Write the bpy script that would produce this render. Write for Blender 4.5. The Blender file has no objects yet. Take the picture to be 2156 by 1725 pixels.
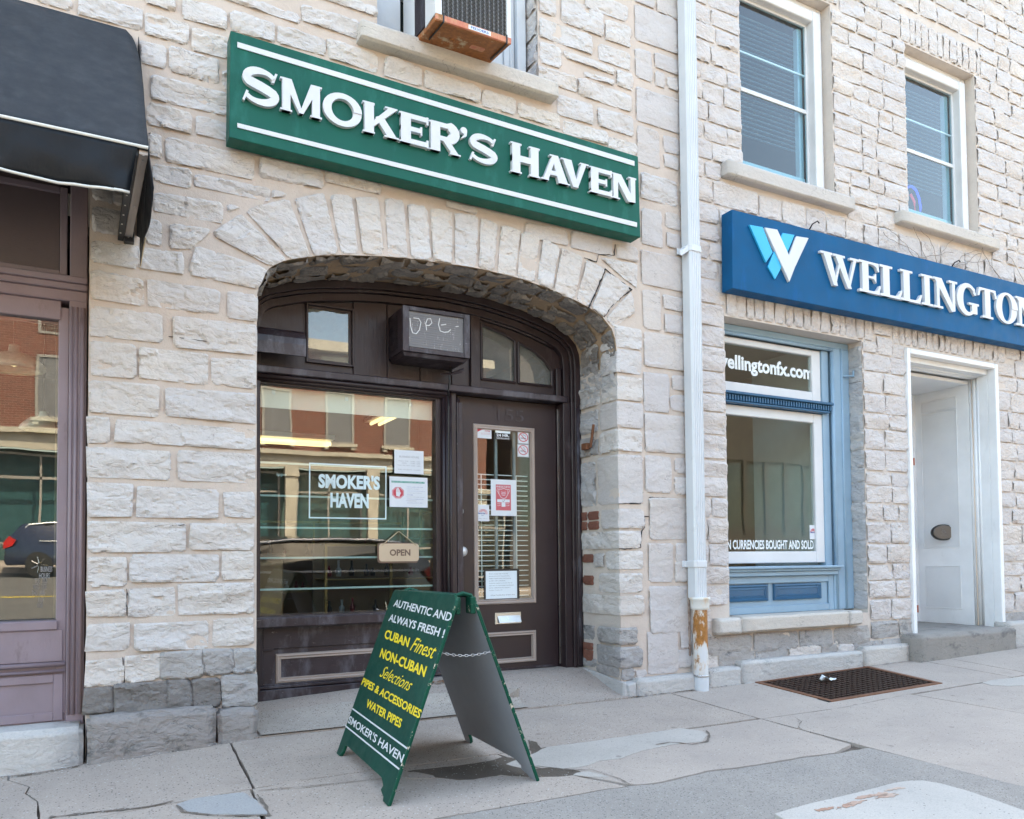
import bpy, bmesh, math, random
import numpy as np
from mathutils import Vector, Matrix, noise
random.seed(7)
SC = bpy.context.scene
COL = SC.collection
# ------------------------------------------------------------------ camera
F = 1680.0; CX = 1078.0
yaw = math.radians(28.3); pit = math.radians(1.95)
CP = Vector((0, -4.8, 1.0))
cf = Vector((math.sin(yaw)*math.cos(pit), math.cos(yaw)*math.cos(pit), math.sin(pit)))
r0 = Vector((math.cos(yaw), -math.sin(yaw), 0)); u0 = r0.cross(cf)
rho = math.asin(.0094/math.cos(pit))
cr = r0*math.cos(rho)-u0*math.sin(rho); cu = cr.cross(cf)
_v = Vector((1, 0, 0)); CY = 1150+F*_v.dot(cu)/_v.dot(cf)
cam = bpy.data.objects.new('camera', bpy.data.cameras.new('camera'))
COL.objects.link(cam); SC.camera = cam
cam.matrix_world = Matrix(((cr.x, cu.x, -cf.x, CP.x), (cr.y, cu.y, -cf.y, CP.y), (cr.z, cu.z, -cf.z, CP.z), (0, 0, 0, 1)))
cam.data.sensor_width = 36; cam.data.lens = 36*F/2156
cam.data.shift_y = (CY-862.5)/2156; cam.data.clip_end = 500; cam.data.clip_start = .05
# ------------------------------------------------------------------ light
SUN_EL = 52; SUN_AZ = 20     # the sun stands behind the stone buildings: their street front lies in open shade
w = bpy.data.worlds.new('World'); SC.world = w; w.use_nodes = True
nt = w.node_tree; bg = nt.nodes['Background']
sk = nt.nodes.new('ShaderNodeTexSky'); sk.sky_type = 'NISHITA'; sk.sun_disc = False
sk.sun_elevation = math.radians(SUN_EL); sk.sun_rotation = math.radians(SUN_AZ)
sk.air_density = 1.0; sk.dust_density = 2.5; sk.ozone_density = 1.0
nt.links.new(sk.outputs[0], bg.inputs[0]); bg.inputs[1].default_value = .15
sl = bpy.data.lights.new('sun', 'SUN'); sl.energy = 3.6; sl.angle = math.radians(.53); sl.color = (1, .93, .83)
so = bpy.data.objects.new('sun', sl); COL.objects.link(so)
el = math.radians(SUN_EL); az = math.radians(SUN_AZ)
sd = Vector((math.sin(az)*math.cos(el), math.cos(az)*math.cos(el), math.sin(el)))
so.rotation_euler = sd.to_track_quat('Z', 'Y').to_euler(); so.location = (0, 0, 20)
SC.view_settings.view_transform = 'Standard'; SC.view_settings.look = 'None'
SC.view_settings.gamma = 1; SC.view_settings.exposure = 3.0
SC.view_settings.use_curve_mapping = False
try:
    SC.view_settings.use_white_balance = True
    SC.view_settings.white_balance_temperature = 7950
    SC.view_settings.white_balance_tint = 2
except Exception: pass
SC.cycles.use_denoising = True
SC.cycles.max_bounces = 8; SC.cycles.diffuse_bounces = 4; SC.cycles.transparent_max_bounces = 16
SC.cycles.caustics_reflective = False; SC.cycles.caustics_refractive = False

# ------------------------------------------------------------------ measuring helpers
K = 3840/2156
REG = {'z1': (0, 0, .63768), 'z2': (0, 1000, .63768), 'z3': (0, 2000, .62147), 'z4': (900, 0, .71892), 'z5': (900, 900, .71892),
       'z6': (900, 1650, .71892), 'a1': (650, 700, .41744), 'a2': (1500, 780, .5102), 'a3': (2100, 1500, .34791), 'a4': (2050, 2050, .37683),
       'a5': (1900, 0, .41744), 'a6': (500, 0, .46382), 'b1': (2500, 1950, .62152), 'r8': (2300, 0, .71429), 'r1': (2300, 1100, .71429),
       'b4': (3150, 900, .34778), 'g7': (1100, 2100, .56352), 'g2': (2000, 2100, .85343), 'g0': (0, 2500, .92764), 'w4': (940, 1400, .55072),
       'd3': (1650, 1450, .60852), 'd5': (1750, 1500, .28973), 'dd': (0, 0, K)}
def ray(r, x, y):
    a = REG[r]; px = (a[0]+x*a[2])/K; py = (a[1]+y*a[2])/K
    return cf*F+cr*(px-CX)-cu*(py-CY)
def Z(r, x, y, Y=0.0):
    d = ray(r, x, y); return CP+d*((Y-CP.y)/d.y)
def W(x, y, Y=0.0): return Z('dd', x, y, Y)
def XP(x, y, X):
    d = ray('dd', x, y); return CP+d*((X-CP.x)/d.x)
def gz(x, y):
    return float(np.interp(x, [-2, 0, .9, 3.6, 4.6, 6.6, 8.4, 12], [-.07, -.03, .01, .0, .01, .055, .10, .16]))+.06*min(y, 0)
def GD(r, x, y, lift=0):
    d = ray(r, x, y); z = 0
    for i in range(30):
        p = CP+d*((z-CP.z)/d.z); z = .5*z+.5*(gz(p.x, p.y)+lift)
    return p
def rayplane(r, x, y, P0, n):
    d = ray(r, x, y); return CP+d*((P0-CP).dot(n)/d.dot(n))

# ------------------------------------------------------------------ materials
def nodes(name):
    m = bpy.data.materials.new(name); m.use_nodes = True
    t = m.node_tree; return m, t, t.nodes['Principled BSDF']
def N(t, typ, **k):
    n = t.nodes.new(typ)
    for a, b in k.items():
        if a.startswith('i_'): n.inputs[a[2:].replace('_', ' ')].default_value = b
        else: setattr(n, a, b)
    return n
def L(t, a, b): t.links.new(a, b)
def c4(c): return (c[0], c[1], c[2], 1)
def mixc(t, fac, a, b, typ='MIX'):
    m = N(t, 'ShaderNodeMix', data_type='RGBA', blend_type=typ)
    for s, v in ((m.inputs[0], fac), (m.inputs[6], a), (m.inputs[7], b)):
        if hasattr(v, 'links'): L(t, v, s)
        elif isinstance(v, (int, float)): s.default_value = v
        else: s.default_value = c4(v)
    return m.outputs[2]
def noi(t, scale, detail=6, rough=.6, vec=None, dist=0):
    n = N(t, 'ShaderNodeTexNoise'); n.inputs['Scale'].default_value = scale; n.inputs['Detail'].default_value = detail
    n.inputs['Roughness'].default_value = rough; n.inputs['Distortion'].default_value = dist
    if vec is None:
        g = N(t, 'ShaderNodeNewGeometry'); vec = g.outputs['Position']
    L(t, vec, n.inputs['Vector']); return n.outputs['Fac']
def ramp(t, v, a, b, lo=0, hi=1):
    m = N(t, 'ShaderNodeMapRange'); m.clamp = True
    L(t, v, m.inputs[0]); m.inputs[1].default_value = a; m.inputs[2].default_value = b; m.inputs[3].default_value = lo; m.inputs[4].default_value = hi
    return m.outputs[0]
def stretch(t, s):
    g = N(t, 'ShaderNodeNewGeometry'); m = N(t, 'ShaderNodeVectorMath', operation='MULTIPLY')
    L(t, g.outputs['Position'], m.inputs[0]); m.inputs[1].default_value = s; return m.outputs[0]
def bump(t, p, h, dist=.002, strength=1.0, nrm=None):
    b = N(t, 'ShaderNodeBump'); b.inputs['Distance'].default_value = dist; b.inputs['Strength'].default_value = strength
    L(t, h, b.inputs['Height'])
    if nrm is not None: L(t, nrm, b.inputs['Normal'])
    if p is not None: L(t, b.outputs[0], p.inputs['Normal'])
    return b.outputs[0]
def paint(name, col, rough=.5, var=.12, worn=None, wornamt=.66, bs=60, bd=.0008, dirt=None, dirtamt=.6, spec=.5, metal=0, scale=3, sv=(1, 1, 1)):
    m, t, p = nodes(name)
    c = mixc(t, ramp(t, noi(t, scale, 5), .35, .65), [x*(1-var) for x in col], [min(1, x*(1+var)) for x in col])
    if dirt: c = mixc(t, ramp(t, noi(t, 7, 8, .7, stretch(t, (1, 1, .35))), dirtamt, dirtamt+.14), c, dirt)
    if worn: c = mixc(t, ramp(t, noi(t, 26, 9, .75, stretch(t, sv)), wornamt, wornamt+.03), c, worn)
    L(t, c, p.inputs['Base Color'])
    L(t, ramp(t, noi(t, 12, 6), .3, .7, max(0, rough-.1), min(1, rough+.12)), p.inputs['Roughness'])
    p.inputs['Metallic'].default_value = metal; p.inputs['Specular IOR Level'].default_value = spec
    bump(t, p, noi(t, bs, 6, .6, stretch(t, sv)), bd)
    return m
def stonemat(name, a, b, pit, dark=None, darkamt=.6, bd=.006, warm=None, hb=0):
    m, t, p = nodes(name)
    oi = N(t, 'ShaderNodeObjectInfo')
    v1 = noi(t, 2.2, 6, .6); v2 = noi(t, 13, 8, .7, stretch(t, (1, 1, 2.6)))
    c = mixc(t, ramp(t, v1, .35, .68), a, b)
    c = mixc(t, ramp(t, v2, .34, .62, 0, .35), c, [x*.85 for x in a])
    if warm: c = mixc(t, ramp(t, noi(t, 3.3, 7, .65), .55, .72, 0, .6), c, warm)
    c = mixc(t, ramp(t, oi.outputs['Random'], 0, 1, 0, .55), c, [b[0]*.84, b[1]*.84, b[2]*.87])
    fr_ = N(t, 'ShaderNodeMath', operation='MULTIPLY'); L(t, oi.outputs['Random'], fr_.inputs[0]); fr_.inputs[1].default_value = 7.3
    fr2 = N(t, 'ShaderNodeMath', operation='FRACT'); L(t, fr_.outputs[0], fr2.inputs[0])
    c = mixc(t, ramp(t, fr2.outputs[0], .35, 1, 0, .42), c, [a[0]*.96, a[1]*.88, a[2]*.78])
    c = mixc(t, ramp(t, noi(t, 75, 5, .75), .38, .66, 0, .55), c, [x*.80 for x in b])
    c = mixc(t, ramp(t, noi(t, 34, 6, .7, stretch(t, (1, 1, 2.4))), .58, .66, 0, .5), c, [x*.66 for x in b])
    pits = N(t, 'ShaderNodeTexVoronoi'); pits.inputs['Scale'].default_value = 62
    L(t, stretch(t, (1, 1, 1.9)), pits.inputs['Vector'])
    msk = N(t, 'ShaderNodeMath', operation='MULTIPLY'); L(t, ramp(t, pits.outputs['Distance'], .10, .22, 1, 0), msk.inputs[0]); L(t, ramp(t, noi(t, 9, 5), .53, .64), msk.inputs[1])
    c = mixc(t, msk.outputs[0], c, pit)
    cn = noi(t, 4.2, 5, .55, stretch(t, (1, 1, 2.2)), .5)
    ca = N(t, 'ShaderNodeMath', operation='SUBTRACT'); L(t, cn, ca.inputs[0]); ca.inputs[1].default_value = .5
    cb_ = N(t, 'ShaderNodeMath', operation='ABSOLUTE'); L(t, ca.outputs[0], cb_.inputs[0])
    cm = N(t, 'ShaderNodeMath', operation='MULTIPLY'); L(t, ramp(t, cb_.outputs[0], .002, .008, 1, 0), cm.inputs[0]); L(t, ramp(t, noi(t, 3.1, 3), .50, .60, 0, .75), cm.inputs[1])
    c = mixc(t, cm.outputs[0], c, [x*.8 for x in pit])
    c = mixc(t, ramp(t, noi(t, 1.1, 5, .6), .40, .66, 0, .4), c, [b[0]*.80, b[1]*.80, b[2]*.82])
    if dark:
        c = mixc(t, ramp(t, noi(t, 6, 9, .7, stretch(t, (1, 1, 1.6))), darkamt, darkamt+.12), c, dark)
    L(t, c, p.inputs['Base Color']); p.inputs['Roughness'].default_value = .9; p.inputs['Specular IOR Level'].default_value = .25
    h = N(t, 'ShaderNodeMath', operation='ADD'); L(t, noi(t, 20, 7, .58, stretch(t, (1, 1, 1.8)), .6), h.inputs[0])
    rv = N(t, 'ShaderNodeTexVoronoi', feature='F1'); rv.inputs['Scale'].default_value = 17; L(t, stretch(t, (1, 1, 1.7)), rv.inputs['Vector'])
    rn = noi(t, 9, 3, .5, stretch(t, (1, 1, 1.8)), .7)
    ab = N(t, 'ShaderNodeMath', operation='SUBTRACT'); L(t, rn, ab.inputs[0]); ab.inputs[1].default_value = .5
    ab2 = N(t, 'ShaderNodeMath', operation='ABSOLUTE'); L(t, ab.outputs[0], ab2.inputs[0])
    h2 = N(t, 'ShaderNodeMath', operation='MULTIPLY_ADD'); L(t, ramp(t, ab2.outputs[0], 0, .10), h2.inputs[0]); h2.inputs[1].default_value = .55; L(t, rv.outputs['Distance'], h2.inputs[2])
    L(t, h2.outputs[0], h.inputs[1])
    b0 = bump(t, None, h.outputs[0], bd*.7); bump(t, p, noi(t, 90, 5, .7, stretch(t, (1, 1, 1.5))), bd*.35, nrm=b0)
    return m
M = {}
M['stone'] = stonemat('limestone', (.70, .655, .615), (.64, .605, .58), (.36, .31, .28), warm=(.66, .58, .50))
M['stone2'] = stonemat('limestone_coursed', (.69, .64, .605), (.63, .59, .57), (.36, .29, .25), warm=(.65, .575, .51), bd=.008)
M['smooth'] = stonemat('limestone_dressed', (.645, .60, .57), (.59, .555, .54), (.36, .31, .28), bd=.003)
M['sill'] = stonemat('sill_stone', (.62, .58, .53), (.58, .54, .50), (.3, .26, .22), bd=.0025)
M['greystone'] = stonemat('limestone_grey', (.46, .44, .425), (.38, .365, .355), (.1, .1, .1), dark=(.11, .11, .115), darkamt=.56, bd=.006)
M['darkstone'] = stonemat('limestone_sooty', (.27, .255, .245), (.19, .18, .175), (.05, .05, .05), dark=(.30, .29, .28), darkamt=.60, bd=.006)
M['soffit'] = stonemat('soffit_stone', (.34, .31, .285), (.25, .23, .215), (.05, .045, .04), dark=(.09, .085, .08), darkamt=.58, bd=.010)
M['reveal'] = stonemat('reveal_stone', (.58, .56, .55), (.50, .49, .49), (.15, .14, .13), bd=.008)
M['plinth'] = stonemat('plinth_stone', (.59, .565, .535), (.51, .495, .475), (.2, .2, .2), dark=(.26, .26, .26), darkamt=.60, bd=.004)
M['darkplinth'] = stonemat('plinth_cracked', (.40, .37, .345), (.32, .295, .28), (.1, .1, .1), dark=(.13, .125, .12), darkamt=.55, bd=.008)
M['brick'] = stonemat('red_brick', (.27, .115, .08), (.22, .095, .07), (.1, .04, .03), dark=(.12, .08, .07), darkamt=.6, bd=.004)
M['step'] = stonemat('step_concrete', (.34, .32, .295), (.28, .265, .25), (.15, .14, .13), dark=(.16, .15, .145), darkamt=.54, bd=.002)
def mortar(name, col, dk):
    m, t, p = nodes(name)
    c = mixc(t, ramp(t, noi(t, 2.5, 6), .35, .7), col, [x*.88 for x in col])
    c = mixc(t, ramp(t, noi(t, 220, 3), .62, .72), c, [x*.6 for x in col])
    c = mixc(t, ramp(t, noi(t, 5, 8, .7), .60, .70), c, dk)
    L(t, c, p.inputs['Base Color']); p.inputs['Roughness'].default_value = .95; p.inputs['Specular IOR Level'].default_value = .15
    b1 = bump(t, None, noi(t, 11, 7, .6), .010); bump(t, p, noi(t, 160, 4), .0015, nrm=b1)
    return m
M['mortar'] = mortar('mortar_pink', (.62, .525, .455), (.55, .45, .37))
M['mortar2'] = mortar('mortar_beige', (.64, .565, .505), (.57, .49, .43))
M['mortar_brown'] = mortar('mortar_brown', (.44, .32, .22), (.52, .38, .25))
M['brown'] = paint('brown_paint', (.026, .015, .017), .42, .15, worn=(.16, .14, .14), wornamt=.735, bs=9, bd=.0015, dirt=(.075, .06, .065), dirtamt=.60, sv=(6, 6, .5))
M['brownworn'] = paint('brown_paint_worn', (.030, .020, .025), .4, .2, worn=(.25, .24, .25), wornamt=.64, bs=30, bd=.001, dirt=(.09, .085, .10), dirtamt=.5, sv=(.5, 1, 2))
M['browndoor'] = paint('door_paint', (.026, .0145, .017), .38, .1, bs=70, bd=.0003, dirt=(.055, .042, .045), dirtamt=.62)
M['beige'] = paint('beige_paint', (.36, .29, .25), .5, .1, worn=(.2, .16, .14), wornamt=.74, bs=40, bd=.0005)
M['purple'] = paint('mauve_paint', (.265, .208, .236), .45, .1, bs=40, bd=.0012, dirt=(.14, .10, .11), dirtamt=.6, sv=(3, 3, 1))
M['purpledk'] = paint('mauve_board', (.14, .105, .11), .5, .1, bs=40, bd=.0012, sv=(1, 1, 4))
M['green'] = paint('green_sign_paint', (.004, .095, .068), .45, .08, spec=.2, bs=25, bd=.0004, dirt=(.012, .130, .098), dirtamt=.53, sv=(1, 1, 5))
M['greendk'] = paint('green_board_paint', (.001, .046, .033), .45, .1, spec=.25, dirt=(.004, .062, .045), dirtamt=.55, worn=(.45, .36, .28), wornamt=.765, bs=25, bd=.0004)
M['greenedge'] = paint('green_chipped_paint', (.003, .065, .038), .45, .1, spec=.2, worn=(.55, .48, .38), wornamt=.585, bs=40, bd=.001)
M['white'] = paint('white_paint', (.66, .67, .68), .45, .04, bs=30, bd=.0004)
M['whitewood'] = paint('white_wood_paint', (.76, .77, .78), .45, .05, bs=30, bd=.0006, dirt=(.66, .67, .68), dirtamt=.58, sv=(3, 3, .6))
M['whitepeel'] = paint('peeling_white_paint', (.68, .68, .68), .55, .06, worn=(.36, .31, .28), wornamt=.665, bs=30, bd=.003, sv=(2.2, 2.2, .5))
M['greywood'] = paint('weathered_white_wood', (.52, .55, .58), .6, .1, worn=(.3, .28, .27), wornamt=.68, bs=30, bd=.001, sv=(3, 3, .4))
M['yellow'] = paint('yellow_paint', (.80, .60, .03), .45, .04, bs=30, bd=.0002)
M['letter'] = paint('letter_white', (.62, .63, .65), .4, .03, bs=30, bd=.0002)
M['blue'] = paint('blue_sign_paint', (.0, .082, .205), .5, .10, spec=.12, bs=20, bd=.0003, dirt=(.0, .092, .25), dirtamt=.55, sv=(2, 1, .4))
M['cyan'] = paint('cyan_paint', (.01, .42, .72), .35, .04, bs=20, bd=.0002)
M['shopblue'] = paint('light_blue_paint', (.25, .38, .49), .4, .07, bs=30, bd=.0006, dirt=(.31, .42, .51), dirtamt=.6, sv=(3, 3, 1))
M['shopdkblue'] = paint('dark_blue_paint', (.018, .10, .20), .35, .08, bs=30, bd=.0004)
M['grey'] = paint('grey_panel_paint', (.27, .285, .315), .5, .06, bs=30, bd=.0003)
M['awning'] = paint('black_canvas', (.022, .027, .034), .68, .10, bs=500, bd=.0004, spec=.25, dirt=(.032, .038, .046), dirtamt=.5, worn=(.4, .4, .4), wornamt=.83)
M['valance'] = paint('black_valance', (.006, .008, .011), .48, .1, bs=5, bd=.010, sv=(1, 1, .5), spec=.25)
M['piping'] = paint('white_piping', (.72, .71, .66), .5, .05, bs=40, bd=.0004)
M['metal'] = paint('bare_metal', (.55, .55, .54), .35, .1, metal=1, bs=60, bd=.0003)
M['armmetal'] = paint('awning_arm_metal', (.42, .37, .33), .4, .1, metal=.7, bs=30, bd=.0006, sv=(1, 1, 1))
M['black'] = paint('black_plastic', (.012, .012, .013), .4, .1, bs=60, bd=.0003)
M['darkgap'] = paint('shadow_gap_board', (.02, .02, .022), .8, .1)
M['pipe'] = paint('white_downpipe', (.60, .625, .65), .35, .04, bs=20, bd=.0003)
def rusty(name, base, lo, hi, z0, z1, rust=(.42, .17, .035), halo=(.75, .55, .30)):
    m, t, p = nodes(name)
    s = N(t, 'ShaderNodeSeparateXYZ'); g = N(t, 'ShaderNodeNewGeometry'); L(t, g.outputs['Position'], s.inputs[0])
    n = noi(t, 9, 9, .68, stretch(t, (1, 1, .45)))
    zr = ramp(t, s.outputs[2], z0, z1, 1, 0)
    mm = N(t, 'ShaderNodeMath', operation='ADD'); L(t, n, mm.inputs[0])
    m2 = N(t, 'ShaderNodeMath', operation='MULTIPLY'); L(t, zr, m2.inputs[0]); m2.inputs[1].default_value = .16; L(t, m2.outputs[0], mm.inputs[1])
    c = mixc(t, ramp(t, mm.outputs[0], lo-.05, lo+.03, 0, .35), base, halo)
    c = mixc(t, ramp(t, mm.outputs[0], lo, hi), c, mixc(t, ramp(t, noi(t, 40, 6), .35, .65), rust, [x*.6 for x in rust]))
    L(t, c, p.inputs['Base Color']); p.inputs['Roughness'].default_value = .55
    bump(t, p, n, .002)
    return m
M['pvc'] = rusty('rust_stained_pvc', (.62, .63, .64), .555, .62, .50, .12)
M['pvccap'] = rusty('rust_stained_collar', (.72, .71, .67), .60, .80, .9, .5, (.50, .27, .09))
M['rust'] = rusty('rusted_steel_pan', (.42, .36, .27), .40, .50, 5, 4, (.40, .13, .03))
M['rustred'] = rusty('rusted_painted_lip', (.55, .17, .10), .58, .66, 5, 4)
M['grate'] = rusty('rusted_grate', (.16, .065, .035), .42, .6, 5, 4, (.22, .085, .035), (.20, .08, .04))
M['gratebar'] = rusty('rusted_grate_bar', (.045, .025, .018), .46, .62, 5, 4, (.055, .026, .016), (.04, .02, .015))
def emit(name, col, s):
    m, t, p = nodes(name); p.inputs['Base Color'].default_value = c4(col)
    p.inputs['Emission Color'].default_value = c4(col); p.inputs['Emission Strength'].default_value = s; return m
M['tube'] = emit('lit_fluorescent', (1, .82, .5), .22)
M['neonblue'] = emit('lit_blue_neon', (.03, .06, 1), .22)
M['neonred'] = emit('lit_red_neon', (1, .05, .1), .06)
def glass(name, refl=2.0, tint=(.9, .95, .93), dirty=0, rough=0.0):
    m = bpy.data.materials.new(name); m.use_nodes = True; t = m.node_tree; t.nodes.clear()
    o = N(t, 'ShaderNodeOutputMaterial'); tr = N(t, 'ShaderNodeBsdfTransparent'); tr.inputs[0].default_value = c4(tint)
    gl = N(t, 'ShaderNodeBsdfGlossy'); gl.inputs['Roughness'].default_value = rough; gl.inputs[0].default_value = (1, 1, 1, 1)
    fr = N(t, 'ShaderNodeFresnel'); fr.inputs[0].default_value = 1.5
    g = N(t, 'ShaderNodeNewGeometry'); iv = N(t, 'ShaderNodeMath', operation='SUBTRACT'); iv.inputs[0].default_value = refl; 
    m0 = N(t, 'ShaderNodeMath', operation='MULTIPLY'); L(t, g.outputs['Backfacing'], m0.inputs[0]); m0.inputs[1].default_value = refl
    L(t, m0.outputs[0], iv.inputs[1])
    mu = N(t, 'ShaderNodeMath', operation='MULTIPLY', use_clamp=True); L(t, fr.outputs[0], mu.inputs[0]); L(t, iv.outputs[0], mu.inputs[1])
    mx = N(t, 'ShaderNodeMixShader'); L(t, mu.outputs[0], mx.inputs[0]); L(t, tr.outputs[0], mx.inputs[1]); L(t, gl.outputs[0], mx.inputs[2])
    last = mx.outputs[0]
    wv = noi(t, 1.3, 2); L(t, bump(t, None, wv, .0009), gl.inputs['Normal'])
    if dirty:
        df = N(t, 'ShaderNodeBsdfDiffuse'); df.inputs[0].default_value = (.45, .45, .43, 1)
        m3 = N(t, 'ShaderNodeMixShader'); L(t, ramp(t, noi(t, 6, 8, .7), .3, .75, dirty*.4, dirty), m3.inputs[0]); L(t, last, m3.inputs[1]); L(t, df.outputs[0], m3.inputs[2]); last = m3.outputs[0]
    L(t, last, o.inputs[0]); return m
M['glass'] = glass('shop_glass', 2.6)
M['glassup'] = glass('upper_glass', 1.7, tint=(.72, .88, .92), dirty=.02)
M['glassdirty'] = glass('dusty_glass', 3.0, dirty=.30)
M['glassclean'] = glass('display_glass', 1.2)
M['carpaint'] = paint('dark_car_paint', (.010, .011, .015), .08, .05, spec=.9, bs=5, bd=0)
M['navycar'] = paint('navy_car_paint', (.012, .02, .05), .12, .05, spec=.9, bs=5, bd=0)
M['chrome'] = paint('chrome', (.7, .7, .7), .1, .02, metal=1, bs=5, bd=0)
M['carchrome'] = paint('satin_chrome', (.85, .86, .88), .4, .02, metal=.6, bs=5, bd=0)
M['tyre'] = paint('tyre_rubber', (.02, .02, .02), .8)
M['redlamp'] = paint('red_lamp_lens', (.55, .02, .02), .15, spec=.8)
M['wood'] = paint('varnished_wood', (.17, .095, .05), .35, .2, bs=20, bd=.0004, sv=(1, 1, 8))
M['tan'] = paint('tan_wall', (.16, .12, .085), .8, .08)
M['creamwall'] = paint('cream_wall', (.72, .60, .46), .8, .06)
M['palewall'] = paint('pale_partition', (.74, .82, .86), .7, .05)
M['gold'] = paint('brass_trim', (.25, .18, .08), .35, .1, metal=.6)
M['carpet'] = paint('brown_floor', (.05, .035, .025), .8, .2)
M['ceil'] = paint('ceiling_white', (.30, .29, .27), .9, .05)
M['blind'] = paint('white_blind', (.85, .86, .86), .6, .04)
M['cream'] = paint('cream_roller', (.74, .70, .62), .6, .04)
M['stripe'] = paint('frosted_stripe', (.42, .52, .51), .5, .05)
M['vinyl'] = paint('pale_vinyl', (.60, .74, .76), .5, .04)
M['vinylw'] = paint('white_vinyl', (.72, .78, .80), .5, .04)
M['paper'] = paint('white_paper', (.66, .69, .72), .7, .03)
M['ink'] = paint('grey_ink', (.16, .16, .17), .7, .03)
M['inkpale'] = paint('faint_ink', (.36, .37, .39), .7, .03)
M['red'] = paint('red_print', (.55, .05, .07), .6, .04)
M['darkred'] = paint('dark_red_glass', (.14, .01, .02), .3, .04)
M['pink'] = paint('faded_red_print', (.55, .12, .14), .6, .04)
M['blueink'] = paint('blue_print', (.03, .07, .30), .6, .04)
M['tealink'] = paint('teal_print', (.03, .28, .20), .6, .04)
M['openwood'] = paint('pale_plywood', (.55, .42, .29), .55, .06, bs=30, bd=.0004, sv=(1, 1, 6))
M['openedge'] = paint('dark_plywood', (.16, .10, .07), .6, .1)
M['cord'] = paint('jute_cord', (.45, .35, .22), .8, .1)
M['steel'] = paint('brushed_steel', (.50, .49, .48), .32, .05, metal=.75, bs=90, bd=.0002)
M['knobsteel'] = paint('satin_steel', (.62, .61, .60), .38, .05, metal=.45, bs=90, bd=.0002)
M['darksteel'] = paint('dull_steel', (.12, .115, .11), .38, .05, metal=.8, bs=90, bd=.0002)
M['tissue'] = paint('white_tissue', (.80, .84, .86), .8, .03, bs=90, bd=.002)
M['straw'] = paint('dry_straw', (.55, .43, .28), .8, .2)
M['leaf'] = paint('dry_leaf', (.22, .12, .07), .8, .4)
M['pebble'] = paint('pale_pebble', (.55, .53, .5), .8, .2)
M['twig'] = paint('grey_twig', (.30, .25, .21), .8, .2)
M['lamp'] = paint('ribbed_lamp_glass', (.60, .60, .56), .25, .1)
M['grease'] = paint('grey_sign_face', (.17, .17, .18), .45, .1, worn=(.5, .5, .5), wornamt=.60, bs=40, bd=.0003, sv=(3, 3, .5))
def ground(name, a, b, speck=(.12, .11, .10), light=(.55, .53, .5), bd=.0015, sp=.62, stain=None, vs=75):
    m, t, p = nodes(name)
    c = mixc(t, ramp(t, noi(t, 1.6, 7, .65), .33, .68), a, b)
    c = mixc(t, ramp(t, noi(t, 14, 8, .7), .55, .75, 0, .35), c, [x*.75 for x in a])
    v = N(t, 'ShaderNodeTexVoronoi'); v.inputs['Scale'].default_value = vs; g = N(t, 'ShaderNodeNewGeometry'); L(t, g.outputs['Position'], v.inputs['Vector'])
    sp1 = N(t, 'ShaderNodeMath', operation='MULTIPLY'); L(t, ramp(t, v.outputs['Distance'], .22, .34, 1, 0), sp1.inputs[0])
    sc = N(t, 'ShaderNodeSeparateColor'); L(t, v.outputs['Color'], sc.inputs[0])
    L(t, ramp(t, sc.outputs[0], sp, sp+.02), sp1.inputs[1])
    c = mixc(t, sp1.outputs[0], c, mixc(t, ramp(t, sc.outputs[1], .72, .73), speck, light))
    c = mixc(t, ramp(t, noi(t, 420, 2), .5, .75, 0, .5), c, [x*.65 for x in b])
    c = mixc(t, ramp(t, noi(t, 3.3, 8, .75), .56, .70, 0, .45), c, [x*.72 for x in b])
    c = mixc(t, ramp(t, noi(t, 130, 4, .7), .50, .68, 0, .6), c, [x*.62 for x in b])
    gv = N(t, 'ShaderNodeTexVoronoi'); gv.inputs['Scale'].default_value = 4.5; L(t, g.outputs['Position'], gv.inputs['Vector'])
    gm = N(t, 'ShaderNodeMath', operation='MULTIPLY'); L(t, ramp(t, gv.outputs['Distance'], .055, .085, .55, 0), gm.inputs[0])
    gs_ = N(t, 'ShaderNodeSeparateColor'); L(t, gv.outputs['Color'], gs_.inputs[0]); L(t, ramp(t, gs_.outputs[0], .45, .46), gm.inputs[1])
    c = mixc(t, gm.outputs[0], c, [x*.45 for x in b])
    if stain: c = mixc(t, ramp(t, noi(t, 1.1, 8, .7), .60, .66), c, stain)
    L(t, c, p.inputs['Base Color']); p.inputs['Roughness'].default_value = .85; p.inputs['Specular IOR Level'].default_value = .3
    b1 = bump(t, None, noi(t, 14, 6), .004); bump(t, p, noi(t, 260, 4, .7), bd, nrm=b1)
    return m
M['slab'] = ground('concrete_slab', (.47, .395, .34), (.385, .325, .283))
M['slab2'] = ground('concrete_slab_smooth', (.47, .40, .348), (.39, .333, .295), sp=.88, bd=.001)
M['asphalt'] = ground('worn_asphalt', (.44, .395, .36), (.345, .315, .29), speck=(.15, .145, .14), light=(.50, .485, .47), bd=.006, sp=.30, vs=80)
M['road'] = ground('road_asphalt', (.17, .165, .16), (.14, .137, .135), bd=.003)
M['patch'] = ground('pale_mortar_patch', (.52, .48, .44), (.42, .385, .35), bd=.001, sp=.97)
M['bluepatch'] = ground('blue_grey_patch', (.40, .395, .39), (.34, .34, .34), bd=.001, sp=.97)
M['dirt'] = ground('dirt_fill', (.21, .17, .14), (.13, .105, .085), bd=.01, sp=.5)
M['skim'] = ground('worn_skim', (.50, .44, .385), (.37, .325, .285), bd=.003, sp=.5)
M['crackdirt'] = ground('crack_dirt', (.25, .21, .18), (.17, .14, .115), bd=.006, sp=.4)
M['pad'] = ground('pale_pad_concrete', (.53, .495, .455), (.46, .43, .40), bd=.001, sp=.95)
M['ruststain'] = ground('rust_stain', (.34, .15, .09), (.52, .40, .33), bd=.001, sp=.95)
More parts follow.
